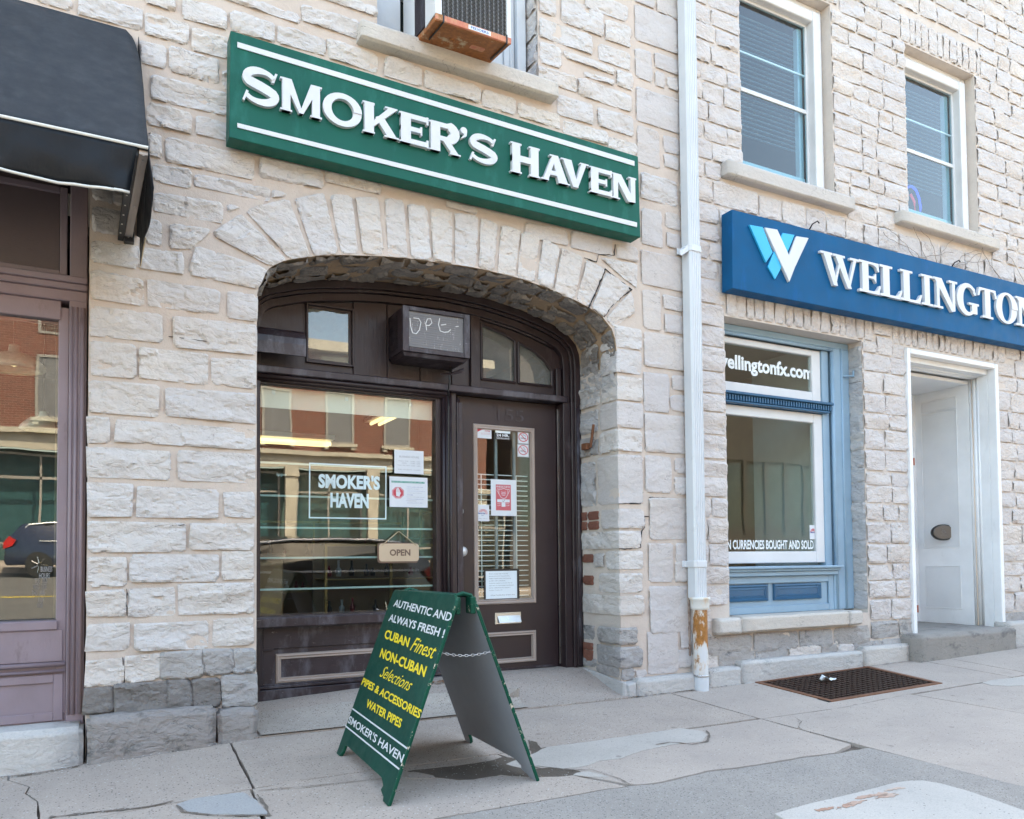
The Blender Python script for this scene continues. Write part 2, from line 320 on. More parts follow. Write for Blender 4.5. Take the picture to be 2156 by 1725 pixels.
# far street front, seen only mirrored in the glass
def brickwall(name):
    m, t, p = nodes(name)
    b = N(t, 'ShaderNodeTexBrick'); b.inputs['Scale'].default_value = 1; b.inputs['Brick Width'].default_value = .22; b.inputs['Row Height'].default_value = .075
    b.inputs['Mortar Size'].default_value = .008; b.inputs['Color1'].default_value = (.20, .058, .038, 1); b.inputs['Color2'].default_value = (.12, .035, .026, 1); b.inputs['Mortar'].default_value = (.30, .22, .18, 1)
    g = N(t, 'ShaderNodeNewGeometry'); s = N(t, 'ShaderNodeSeparateXYZ'); L(t, g.outputs['Position'], s.inputs[0]); cmb = N(t, 'ShaderNodeCombineXYZ')
    L(t, s.outputs[0], cmb.inputs[0]); L(t, s.outputs[2], cmb.inputs[1]); L(t, cmb.outputs[0], b.inputs['Vector'])
    L(t, b.outputs['Color'], p.inputs['Base Color']); p.inputs['Roughness'].default_value = .85; return m
M['brickwall'] = brickwall('far_brickwork')
M['farstone'] = paint('far_stone', (.46, .42, .35), .8, .1)
M['farframe'] = paint('far_frame', (.30, .28, .26), .6, .1)
M['farteal'] = paint('far_shop_paint', (.10, .16, .15), .5, .1)

# ------------------------------------------------------------------ object helpers
def link(name, me, mat=None, parent=None):
    o = bpy.data.objects.new(name, me); COL.objects.link(o)
    if mat is not None: me.materials.append(M[mat] if isinstance(mat, str) else mat)
    if parent is not None:
        o.parent = parent; o.matrix_parent_inverse = parent.matrix_world.inverted()
    return o
def thing(name, label, cat, loc=(0, 0, 0), group=None):
    o = bpy.data.objects.new(name, None); COL.objects.link(o); o.location = loc; o.empty_display_size = .1
    o.matrix_world = Matrix.Translation(loc)
    o['label'] = label; o['category'] = cat
    if group: o['group'] = group
    return o
def tag(o, label, cat, group=None):
    o['label'] = label; o['category'] = cat
    if group: o['group'] = group
    return o
def kind(o, k): o['kind'] = k; return o
class MB:
    def __init__(s): s.v = []; s.f = []
    def add(s, vs, fs):
        n = len(s.v); s.v += [tuple(v) for v in vs]; s.f += [tuple(i+n for i in f) for f in fs]; return s
    def box(s, x0, x1, y0, y1, z0, z1):
        x0, x1 = sorted((x0, x1)); y0, y1 = sorted((y0, y1)); z0, z1 = sorted((z0, z1))
        return s.add([(x0, y0, z0), (x1, y0, z0), (x1, y1, z0), (x0, y1, z0), (x0, y0, z1), (x1, y0, z1), (x1, y1, z1), (x0, y1, z1)],
                     [(0, 3, 2, 1), (4, 5, 6, 7), (0, 1, 5, 4), (1, 2, 6, 5), (2, 3, 7, 6), (3, 0, 4, 7)])
    def hexa(s, p): return s.add(p, [(0, 3, 2, 1), (4, 5, 6, 7), (0, 1, 5, 4), (1, 2, 6, 5), (2, 3, 7, 6), (3, 0, 4, 7)])
    def tube(s, pts, r, n=8, cap=True, sq=None):
        pts = [Vector(p) for p in pts]; k0 = len(s.v); up = Vector((0, 0, 1))
        for i, p in enumerate(pts):
            d = (pts[min(i+1, len(pts)-1)]-pts[max(i-1, 0)]).normalized()
            a = d.cross(up)
            if a.length < .05: a = d.cross(Vector((1, 0, 0)))
            a.normalize(); b = a.cross(d).normalized()
            rr = r[i] if isinstance(r, (list, tuple)) else r
            for j in range(n):
                t = 2*math.pi*j/n; s.v.append(tuple(p+a*math.cos(t)*rr+b*math.sin(t)*rr))
        for i in range(len(pts)-1):
            for j in range(n):
                s.f.append((k0+i*n+j, k0+i*n+(j+1) % n, k0+(i+1)*n+(j+1) % n, k0+(i+1)*n+j))
        if cap:
            s.f.append(tuple(k0+j for j in range(n))); s.f.append(tuple(k0+(len(pts)-1)*n+n-1-j for j in range(n)))
        return s
    def prism(s, poly, fn, d0, d1):
        """poly: 2-D outline; fn(u, v, d) -> point"""
        n = len(poly)
        ar = sum(poly[i][0]*poly[(i+1) % n][1]-poly[(i+1) % n][0]*poly[i][1] for i in range(n))
        if ar < 0: poly = poly[::-1]
        return s.add([fn(a, b, d0) for a, b in poly]+[fn(a, b, d1) for a, b in poly],
                     [tuple(range(n-1, -1, -1)), tuple(range(n, 2*n))]+[(i, (i+1) % n, n+(i+1) % n, n+i) for i in range(n)])
    def lathe(s, prof, o, axis='Z', n=20):
        k0 = len(s.v)
        for r, h in prof:
            for j in range(n):
                t = 2*math.pi*j/n; a, b = r*math.cos(t), r*math.sin(t)
                s.v.append({'Z': (o[0]+a, o[1]+b, o[2]+h), 'Y': (o[0]+a, o[1]+h, o[2]+b), 'X': (o[0]+h, o[1]+a, o[2]+b)}[axis])
        for i in range(len(prof)-1):
            for j in range(n): s.f.append((k0+i*n+j, k0+i*n+(j+1) % n, k0+(i+1)*n+(j+1) % n, k0+(i+1)*n+j))
        return s
    def build(s, name, mat, parent=None, bevel=0, smooth=False, seg=1):
        me = bpy.data.meshes.new(name); me.from_pydata(s.v, [], s.f); me.update()
        bm = bmesh.new(); bm.from_mesh(me); bmesh.ops.recalc_face_normals(bm, faces=bm.faces)
        bm.to_mesh(me); bm.free()
        if smooth: me.polygons.foreach_set('use_smooth', [True]*len(me.polygons))
        o = link(name, me, mat, parent)
        if bevel:
            b = o.modifiers.new('bevel', 'BEVEL'); b.width = bevel; b.segments = seg; b.limit_method = 'ANGLE'
        return o
def box(name, mat, parent, x0, x1, y0, y1, z0, z1, bevel=.002): return MB().box(x0, x1, y0, y1, z0, z1).build(name, mat, parent, bevel)
def frame(name, mat, parent, x0, x1, z0, z1, w, y0, y1, bevel=.002, wb=None, wt=None):
    wb = wb or w; wt = wt or w
    b = MB(); b.box(x0, x0+w, y0, y1, z0, z1).box(x1-w, x1, y0, y1, z0, z1).box(x0+w, x1-w, y0, y1, z0, z0+wb).box(x0+w, x1-w, y0, y1, z1-wt, z1)
    return b.build(name, mat, parent, bevel)
def moulding(name, mat, parent, x0, x1, z0, z1, prof, ysurf):
    """mitred picture-frame moulding; prof = [(inset, height proud)]"""
    b = MB(); k = len(prof); vs = []
    for ins, h in prof:
        vs += [(x0+ins, ysurf-h, z0+ins), (x1-ins, ysurf-h, z0+ins), (x1-ins, ysurf-h, z1-ins), (x0+ins, ysurf-h, z1-ins)]
    fs = []
    for i in range(k-1):
        for j in range(4): fs.append((i*4+j, i*4+(j+1) % 4, (i+1)*4+(j+1) % 4, (i+1)*4+j))
    b.add(vs, fs); return b.build(name, mat, parent)
def text(s, mat, name, parent, box2, fn, ext=.001, off=0.0, shear=0.0, keep=False):
    """flat lettering fitted to box2=(u0,u1,v0,v1); fn(u,v,d)->point, d = height above the surface"""
    c = bpy.data.curves.new('t', 'FONT'); c.body = s; c.size = 1; c.offset = off; c.shear = shear; c.resolution_u = 3
    o = bpy.data.objects.new('t', c); COL.objects.link(o)
    dg = bpy.context.evaluated_depsgraph_get(); me0 = o.evaluated_get(dg).to_mesh()
    co = np.array([v.co[:] for v in me0.vertices]); fs = [tuple(p.vertices) for p in me0.polygons]
    o.evaluated_get(dg).to_mesh_clear(); bpy.data.objects.remove(o); bpy.data.curves.remove(c)
    if len(co) == 0: return None
    lo = co.min(0); hi = co.max(0); u0, u1, v0, v1 = box2
    vs = []
    for p in co:
        vs.append(fn(u0+(p[0]-lo[0])/(hi[0]-lo[0])*(u1-u0), v0+(p[1]-lo[1])/max(1e-6, hi[1]-lo[1])*(v1-v0), ext))
    me = bpy.data.meshes.new(name); me.from_pydata([tuple(v) for v in vs], [], fs); me.update()
    return link(name, me, mat, parent)
def wallfn(Y):      # surface facing the street at depth Y
    return lambda u, v, d: (u, Y-d, v)
def smoothstep(x): x = max(0.0, min(1.0, x)); return x*x*(3-2*x)

# ---- stones
def stone(surf, Lx, Lz, depth, res, mat, parent, rough=1.0, irr=1.0, name='stone', soft=.028, seed=None, edge=.012):
    nx = max(4, int(Lx/res)); nz = max(4, int(Lz/res)); so_ = random.random()*50 if seed is None else seed
    tx = random.uniform(-.03, .03); tz = random.uniform(-.05, .05)
    vs = []
    for j in range(nz+1):
        for i in range(nx+1):
            u = i/nx; v = j/nz
            if 0 < i < nx: u += random.uniform(-.25, .25)/nx
            if 0 < j < nz: v += random.uniform(-.25, .25)/nz
            p, n = surf(u, v)
            q = Vector((p.x*1.0+p.y*.7+so_, p.y*.5, p.z))
            ex = min(u, 1-u)*Lx; ez = min(v, 1-v)*Lz
            e = min(ex, ez)
            if ex < .05 and ez < .05: e = min(e, .05-math.hypot(.05-ex, .05-ez)+.006)
            e += .004+irr*(.012*noise.noise(q*13)+.011*noise.noise(q*37))
            e += .0075; k = smoothstep(e/.008); k2 = smoothstep(e/.022)
            qq = Vector((q.x*7, q.y*7, q.z*12))
            ds, pts = noise.voronoi(qq)
            c = pts[0]; hsh = noise.noise(c*3.7); hs2 = noise.noise(c*5.1+Vector((9, 0, 0)))
            fac = (qq.x-c.x)*hsh*.010+(qq.z-c.z)*hs2*.012+hsh*.007
            q3 = Vector((q.x*19, q.y*19, q.z*34)); ds3, p3 = noise.voronoi(q3); h3 = noise.noise(p3[0]*2.9)
            fac += h3*.0035+(q3.z-p3[0].z)*h3*.0025
            rk = fac+.007*noise.noise(q*6)+.0035*noise.noise(Vector((q.x*30, 0, q.z*60)))
            tn = noise.noise(Vector((q.x*3.5, q.y*3.5, q.z*10)))*4+.35*noise.noise(q*24)
            tf = math.floor(tn); rk += (tf+smoothstep((tn-tf)/.16))*.0036
            h = -edge*.6+k*(.006+edge*.6)+k2*depth*.32+(.15*k+.85*k2)*rough*rk*1.05+k2*((u-.5)*Lx*tx+(v-.5)*Lz*tz)
            vs.append(tuple(p+n*h))
    W_ = nx+1
    fs = [(j*W_+i, (j+1)*W_+i, (j+1)*W_+i+1, j*W_+i+1) for j in range(nz) for i in range(nx)]
    if name is None: return vs, fs
    me = bpy.data.meshes.new(name); me.from_pydata(vs, [], fs); me.update()
    me.polygons.foreach_set('use_smooth', [True]*len(me.polygons)); me.set_sharp_from_angle(angle=math.radians(24))
    return link(name, me, mat, parent)
NY = Vector((0, -1, 0))
def quadsurf(a, b, c, d, n=NY):     # a,b top; c,d bottom right, bottom left
    def f(u, v):
        top = a.lerp(b, u); bot = d.lerp(c, u); return top.lerp(bot, v), n
    return f
def qstone(pts, parent, depth=.016, res=.0105, mat='stone', rough=1.0, irr=1.0, **k):
    a, b, c, d = pts
    Lx = ((b-a).length+(c-d).length)/2; Lz = ((d-a).length+(c-b).length)/2
    return stone(quadsurf(a, b, c, d), Lx, Lz, depth, res, mat, parent, rough, irr, **k)
def rstone(x0, x1, z0, z1, parent, Y=0, **k):
    j = lambda: random.uniform(-.006, .006)
    return qstone([Vector((x0+j(), Y, z1+j())), Vector((x1+j(), Y, z1+j())), Vector((x1+j(), Y, z0+j())), Vector((x0+j(), Y, z0+j()))], parent, **k)
def pxrect(r, a, b, Y=0):
    p = Z(r, a[0], a[1], Y); q = Z(r, b[0], b[1], Y); return p.x, q.x, q.z, p.z

# ================================================================== GROUND
def groundmesh(poly, mat, name, parent, lift=0.0, th=.05, holes=(), jag=.004, step=.05, bev=0):
    """slab with slightly ragged edges that follows the fall of the pavement"""
    bm = bmesh.new(); loops = []
    def loop(pl, sgn):
        out = []
        n = len(pl)
        for i in range(n):
            a = Vector((*pl[i], 0)); b = Vector((*pl[(i+1) % n], 0)); d = b-a; m = max(1, int(d.length/step))
            if jag == 0: m = max(1, int(d.length/.4))
            nn = Vector((-d.y, d.x, 0)).normalized() if d.length else Vector()
            for k in range(m):
                p = a+d*(k/m)
                if k and jag: p += nn*jag*(noise.noise(p*9)*1.2+noise.noise(p*31))
                out.append(p)
        return out
    E_ = []
    for pl in [poly]+list(holes):
        vs = []
        for p in loop(pl, 1): vs.append(bm.verts.new((p.x, p.y, gz(p.x, p.y)+lift)))
        es = [bm.edges.new((vs[i], vs[(i+1) % len(vs)])) for i in range(len(vs))]
        E_ += es; loops.append(vs)
    r = bmesh.ops.triangle_fill(bm, use_beauty=True, use_dissolve=False, edges=E_, normal=(0, 0, 1))
    for vs in loops:
        lo = [bm.verts.new((v.co.x, v.co.y, v.co.z-th)) for v in vs]
        for i in range(len(vs)):
            j = (i+1) % len(vs); bm.faces.new((vs[i], vs[j], lo[j], lo[i]))
    bmesh.ops.recalc_face_normals(bm, faces=bm.faces)
    # triangle_fill's normals are fixed by hand: top faces look up
    for f_ in bm.faces:
        if abs(f_.normal.z) > .9 and f_.normal.z < 0: f_.normal_flip()
    me = bpy.data.meshes.new(name); bm.to_mesh(me); bm.free()
    o = link(name, me, mat, parent)
    if bev:
        b = o.modifiers.new('bevel', 'BEVEL'); b.width = bev; b.segments = 1; b.limit_method = 'ANGLE'; b.angle_limit = 1.0
    return o
def gpoly(r, pts): return [(p.x, p.y) for p in (GD(r, x, y) for x, y in pts)]

bm_ = MB(); xs_ = [-40, -2, 0, .9, 3.6, 4.6, 6.6, 8.4, 12, 40]
gh = [(4.725, -.075), (4.725, -.815), (5.985, -.815), (6.075, -.075)]
sidewalk = kind(groundmesh([(-40, 1.2), (-40, -5.15), (40, -5.15), (40, 1.2)], 'dirt', 'sidewalk', None, lift=-.035, th=.01, holes=[gh], jag=0), 'structure')
# slabs
XL = [-6, -3.2, -1.55]
LY = -.915
crack = gpoly('dd', [(17, 1643), (62, 1657), (54, 1671), (79, 1688), (82, 1723)])
G_ = .0035
def slabq(x0, x1, y0, y1, mat='slab', x0b=None, x1b=None, **k):
    x0b = x0 if x0b is None else x0b; x1b = x1 if x1b is None else x1b
    return groundmesh([(x0+G_, y1-G_), (x0b+G_, y0+G_), (x1b-G_, y0+G_), (x1-G_, y1-G_)], mat, 'paving_slab', sidewalk, **k)
cx = [p[0] for p in crack]
groundmesh([(-1.55, -.05), (-1.55, LY+.0035)]+[(crack[-1][0]-.005, LY+.0035)]+[(a-.004, b) for a, b in crack[::-1]]+[(crack[0][0]-.006, -.05)], 'slab', 'paving_slab', sidewalk)
groundmesh([(crack[0][0]+.004, -.05)]+[(a+.004, b) for a, b in crack]+[(crack[-1][0]+.005, LY+.0035), (.705, LY+.0035), (.728, -.05)], 'slab', 'paving_slab', sidewalk)
slabq(.74, 3.86, LY, -.098, x0b=.716, x1b=3.905)
gh = [(4.725, -.075), (4.725, -.815), (5.985, -.815), (6.075, -.075)]
groundmesh([(3.87, -.03), (3.918, LY-.02), (5.42, LY), (5.40, -.03)][:2]+[(4.70, LY-.045), (5.42, LY-.01), (6.72, LY-.03), (6.72, -.03)], 'slab2', 'paving_slab', sidewalk, holes=[gh])
slabq(6.73, 7.055, LY-.03, -.03, 'slab2', x1b=7.0); slabq(7.06, 9.6, LY-.03, -.03, 'slab2', x0b=7.01); slabq(9.6, 12, LY-.03, -.03, 'slab2')
for a, b in ((-6, -3.2), (-3.2, -1.55)): slabq(a, b, LY, -.03); slabq(a, b, -1.66, LY); slabq(a, b, -2.6, -1.66); slabq(a, b, -3.8, -2.6)
groundmesh([(-1.55, LY-.0035), (-1.55, -1.64), (.655, -1.64), (.692, LY-.0035)], 'slab', 'paving_slab', sidewalk)
asb = gpoly('g2', [(430, 992), (520, 985), (620, 965), (760, 930), (900, 915), (1060, 890), (1180, 868), (1330, 850), (1450, 826)])
AY = -1.635
groundmesh([(.705, LY-.0035), (.67, AY), (2.31, AY+.0), (2.17, -1.40), (2.04, -1.19), (1.98, LY-.01)], 'slab', 'paving_slab', sidewalk, jag=.008)
groundmesh([(1.99, LY-.008), (2.06, -1.19), (2.19, -1.39), (2.345, -1.62)]+[(a, b+.012) for a, b in asb[1:-1]]+[(3.955, -1.60), (3.91, LY-.03)], 'slab2', 'paving_slab', sidewalk, jag=.008)
groundmesh([(3.925, LY-.03), (4.0, -1.68), (4.2, -3.3), (5.95, -3.3), (5.6, -1.68), (5.435, LY-.015), (4.70, LY-.055)], 'slab2', 'paving_slab', sidewalk)
slabq(5.45, 8.1, -3.3, LY-.04, 'slab2', x0b=5.96, x1b=8.3); slabq(8.1, 11.5, -3.3, LY-.04, 'slab2')
asph = kind(groundmesh([(.66, AY-.012), (2.33, AY-.012)]+[(a, b-.012) for a, b in asb[1:]]+[(3.985, -1.70), (4.14, -2.7), (4.3, -4.2), (4.3, -5.1), (-3, -5.1), (-3, -3.8), (.5, -3.0)], 'asphalt', 'asphalt_strip', None, lift=.001, jag=.008), 'structure')
kind(groundmesh([(-40, -3.35), (-6, -3.35), (-6, -5.12), (-40, -5.12)], 'slab', 'far_pavement', None, jag=0), 'structure')
kind(groundmesh([(4.32, -3.35), (40, -3.35), (40, -5.12), (4.32, -5.12)], 'slab', 'kerb_pavement', None, jag=0), 'structure')
pad = gpoly('g2', [(1060, 1150), (1200, 1108), (1310, 1082), (1400, 1060), (1500, 1034), (1590, 1010), (1650, 1001), (1710, 1000), (1790, 1013), (1880, 1038), (2020, 1085), (2170, 1140)])
padp = kind(groundmesh(pad+[(pad[-1][0]+.1, -3.2), (pad[0][0]-.2, -3.2)], 'pad', 'concrete_pad', None, lift=.035, th=.06, jag=.003, bev=.012), 'structure')
pi_ = gpoly('g2', [(1240, 1125), (1330, 1100), (1420, 1075), (1500, 1052), (1600, 1027), (1660, 1018), (1710, 1020), (1800, 1040), (1900, 1075), (2100, 1150)])
for q in range(7):
    cxp, cyp = gpoly('g2', [[(1290, 1130), (1370, 1122), (1415, 1103), (1450, 1080), (1520, 1066), (1555, 1072), (1590, 1042)][q]])[0]
    pts = [(cxp+.035*(1+.9*random.random())*math.cos(t)*(1+.5*random.random()), cyp+.011*math.sin(t)*(1+.6*random.random())) for t in [k*.52 for k in range(12)]]
    kind(groundmesh(pts, 'ruststain', 'rust_patch', padp, lift=.0375, th=.001, jag=.016, step=.008), 'stuff')
# repairs, holes and cracks lying on the slabs
def flat(reg, pts, mat, name, lift=.0035, jag=.006, th=.003): return groundmesh(gpoly(reg, pts), mat, name, sidewalk, lift=lift, th=th, jag=jag, step=.03)
flat('g2', [(-120, 900), (-40, 868), (10, 850), (60, 825), (250, 800), (420, 775), (560, 755), (650, 742), (740, 755), (765, 772), (740, 800), (600, 815), (480, 840), (380, 875), (290, 885), (240, 905), (180, 916), (130, 920), (20, 907), (-60, 915)], 'patch', 'repair_patch')
flat('g0', [(715, 560), (790, 535), (900, 520), (985, 512), (1040, 545), (1085, 598), (1000, 600), (860, 599), (760, 588)], 'bluepatch', 'repair_patch')
flat('g7', [(760, 1408), (900, 1392), (1000, 1380), (1120, 1368), (1240, 1350), (1330, 1335), (1400, 1312), (1500, 1325), (1600, 1395), (1650, 1390), (1750, 1376), (1900, 1405), (1930, 1425), (1800, 1440), (1600, 1445), (1500, 1440), (1380, 1430), (1200, 1462), (1100, 1466), (960, 1450), (860, 1430)], 'dirt', 'dirt_hollow', lift=.002)
flat('g7', [(1560, 1200), (1620, 1215), (1660, 1265), (1640, 1300), (1590, 1300), (1570, 1240)], 'dirt', 'dirt_hollow', lift=.002)
flat('g2', [(190, 938), (240, 932), (300, 945), (330, 955), (240, 955), (175, 947)], 'patch', 'repair_patch', lift=.003)
flat('g7', [(740, 1425), (800, 1415), (930, 1440), (945, 1455), (800, 1462), (740, 1455)], 'slab', 'repair_patch', lift=.004)
flat('b1', [(1905, 985), (1960, 970), (2050, 958), (2170, 948), (2170, 1000), (2060, 1004), (1960, 1000)], 'patch', 'repair_patch')
def crackline(reg, pts, w=.006, mat='crackdirt', lift=.0045, name='crack', jit=.006):
    P = [GD(reg, x, y, 0) for x, y in pts]; Q = []
    for a, b in zip(P, P[1:]):
        n = max(1, int((b-a).length/.03))
        for k in range(n):
            p = a.lerp(b, k/n); p = p+Vector((noise.noise(p*19), noise.noise(p*23+Vector((5, 0, 0))), 0))*jit; Q.append(p)
    Q.append(P[-1]); vs = []; fs = []
    for i, p in enumerate(Q):
        d = (Q[min(i+1, len(Q)-1)]-Q[max(0, i-1)]).normalized(); nn = Vector((-d.y, d.x, 0)); ww = w*(.15+abs(noise.noise(p*21))*1.9)
        for s in (-1, 1):
            q = p+nn*ww*s*.5; vs.append((q.x, q.y, gz(q.x, q.y)+lift))
    for i in range(len(Q)-1): fs.append((2*i, 2*i+1, 2*i+3, 2*i+2))
    me = bpy.data.meshes.new(name); me.from_pydata(vs, [], fs)
    return kind(link(name, me, mat, sidewalk), 'stuff')
crackline('g2', [(1150, 695), (1178, 712), (1165, 738), (1182, 748)], .008)
crackline('g2', [(1030, 650), (1200, 690)][:0] or [(1200, 637), (1330, 668), (1480, 700)], .003)
crackline('g2', [(540, 815), (600, 805), (700, 812), (765, 800), (775, 770), (760, 752)], .02)
crackline('g2', [(130, 925), (260, 925), (380, 965), (430, 992)], .012)
crackline('g0', [(700, 545), (650, 560), (560, 575), (400, 590), (200, 612)], .025)
crackline('g0', [(715, 565), (740, 590), (860, 606), (1000, 606), (1090, 605), (1070, 560), (1040, 520)], .018)
crackline('g0', [(1040, 505), (1240, 488), (1400, 470), (1560, 455)], .008)
crackline('g2', [(0, 650), (150, 634), (300, 615), (420, 606), (560, 590), (700, 575)], .030, lift=.006)
crackline('g2', [(790, 558), (870, 545), (940, 540)], .018, lift=.006)
crackline('g0', [(1040, 272), (1200, 252), (1400, 236)], .028, lift=.006)
crackline('g0', [(340, 392), (500, 368), (700, 342), (850, 310), (960, 296), (1040, 280)], .028, lift=.006)
crackline('g0', [(0, 452), (150, 436), (320, 405)], .022, lift=.006)
crackline('b1', [(1200, 888), (1500, 850), (1700, 822)], .012, lift=.006)
crackline('b1', [(2040, 785), (2160, 768)], .012, lift=.006)
# door stoop rising into the recess
def lip(x, y): return .006+.150*smoothstep((y+.09)/.62)*float(np.interp(x, [.9, 2.3], [.50, 1]))
vs_ = []; fs_ = []; nx_, ny_ = 26, 10
for j in range(ny_+1):
    y = -.092+j/ny_*.70
    for i in range(nx_+1):
        x = .87+(3.52-.87)*i/nx_; z = gz(x, min(y, 0))+lip(x, y)+.003*noise.noise(Vector((x*6, y*6, 3)))
        if x < 1.7 and j > 0: z += .0
        vs_.append((x, y+(.012*noise.noise(Vector((x*8, 0, 0))) if j == 0 else 0), z))
fs_ = [(j*(nx_+1)+i, j*(nx_+1)+i+1, (j+1)*(nx_+1)+i+1, (j+1)*(nx_+1)+i) for j in range(ny_) for i in range(nx_)]
me = bpy.data.meshes.new('door_stoop'); me.from_pydata(vs_+[(vs_[i][0], vs_[i][1], vs_[i][2]-.05) for i in range(nx_+1)], [], fs_+[(i, i+1, len(vs_)+i+1, len(vs_)+i) for i in range(nx_)])
stoop = kind(link('door_stoop', me, 'slab'), 'structure')
pp_ = gpoly('g0', [(1045, 262), (1035, 205), (1060, 165), (1250, 155), (1420, 140), (1800, 135), (1800, 205), (1560, 225), (1400, 240), (1150, 262)])
vs_ = []; n_ = 14
for i in range(n_+1):
    x = .90+1.75*i/n_
    for y in (-.094, .0, .12, .30): vs_.append((x, y+(.012*noise.noise(Vector((x*8, 0, 0)))-.006 if y < -.05 else ((.03*noise.noise(Vector((x*5, 2, 0)))-.26*(i/n_)**1.6) if y > .25 else -.08*(i/n_)**2 if y > .1 else 0)), gz(x, min(y, 0))+lip(x, y)+.010))
me = bpy.data.meshes.new('mortar_skim'); me.from_pydata(vs_, [], [(i*4+j, (i+1)*4+j, (i+1)*4+j+1, i*4+j+1) for i in range(n_) for j in range(3)])
kind(link('mortar_skim', me, 'skim', stoop), 'stuff')
# street beyond the kerb
box('kerb_stone', 'plinth', None, -40, 40, -5.30, -5.12, -.60, -.315, .02)['kind'] = 'structure'
kind(MB().add([(-60, -5.30, -.45), (60, -5.30, -.45), (60, -22.4, -.45), (-60, -22.4, -.45)], [(0, 3, 2, 1)]).build('road', 'road'), 'structure')
box('road_marking', 'yellow', None, -40, 40, -14.35, -14.20, -.449, -.446, 0)['kind'] = 'structure'
box('opposite_pavement', 'slab', None, -60, 60, -26.9, -22.4, -.6, -.30, 0)['kind'] = 'structure'
kind(MB().add([(-200, 60, -.62), (200, 60, -.62), (200, -200, -.62), (-200, -200, -.62)], [(0, 3, 2, 1)]).build('ground', 'road'), 'structure')

# ================================================================== SMOKE-SHOP BUILDING (coarse limestone)
SEAM = Z('a5', 1548, 700).x
bA = thing('stone_building', 'cream limestone building with a wide flat arch over a dark brown shopfront', 'building', (2, 0, 0))
# arch intrados, wall coordinates
iz = [(90, 290), (97, 250), (112, 205), (150, 150), (200, 118), (250, 104), (400, 83), (520, 78), (750, 85), (880, 96), (1000, 113), (1110, 128), (1230, 146), (1330, 168), (1440, 195), (1530, 225), (1640, 265), (1740, 310), (1820, 352), (1890, 400), (1940, 465), (1958, 520), (1968, 600)]
ARC = [(p.x, p.z) for p in (Z('z5', x, y) for x, y in iz)]
AXL, AXR = .893, 3.483
ARC[0] = (AXL, ARC[0][1]); ARC[-1] = (AXR, ARC[-1][1])
acw = (Z('dd', 794, 60).x, Z('dd', 1133, 120).x, 4.36, 5.9)     # upper window opening
def wallsheet(outer, holes, mat, name, parent, Y=0, d=.03):
    bm = bmesh.new(); E_ = []
    for pl in [outer]+holes:
        vs = [bm.verts.new((a, Y, b)) for a, b in pl]
        E_ += [bm.edges.new((vs[i], vs[(i+1) % len(vs)])) for i in range(len(vs))]
    bmesh.ops.triangle_fill(bm, use_beauty=True, edges=E_, normal=(0, -1, 0))
    for f_ in bm.faces:
        if f_.normal.y > 0: f_.normal_flip()
    me = bpy.data.meshes.new(name); bm.to_mesh(me); bm.free(); return link(name, me, mat, parent)
outer = [(-6, 3.15), (.02, 3.15), (.02, -.12), (AXL, -.12)]+ARC+[(AXR, -.12), (SEAM, -.12), (SEAM, 9.5), (-6, 9.5)]
def rh(x0, x1, z0, z1): return [(x0, z0), (x1, z0), (x1, z1), (x0, z1)]
wallsheet(outer, [rh(*acw)], 'mortar', 'mortar_joints', bA)
# soffit and reveals of the arch, mortar bed
pl = [(AXL, -.12)]+ARC+[(AXR, -.12)]
me = bpy.data.meshes.new('arch_soffit'); vs_ = [(a, 0.0, b) for a, b in pl]+[(a, .62, b) for a, b in pl]; n_ = len(pl)
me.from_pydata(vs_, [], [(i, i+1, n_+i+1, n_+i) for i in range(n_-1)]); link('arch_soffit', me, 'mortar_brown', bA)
me = bpy.data.meshes.new('reveal_bed'); me.from_pydata([(AXR-.002, 0, -.1), (AXR-.002, .62, -.1), (AXR-.002, .62, 2.45), (AXR-.002, 0, 2.45)], [], [(0, 1, 2, 3)]); link('reveal_bed', me, 'mortar2', bA)
# face of the pier towards the mauve shop
me = bpy.data.meshes.new('pier_side'); me.from_pydata([(.02, 0, -.1), (.02, .3, -.1), (.02, .3, 3.2), (.02, 0, 3.2)], [], [(0, 1, 2, 3)]); link('pier_side', me, 'mortar_brown', bA)

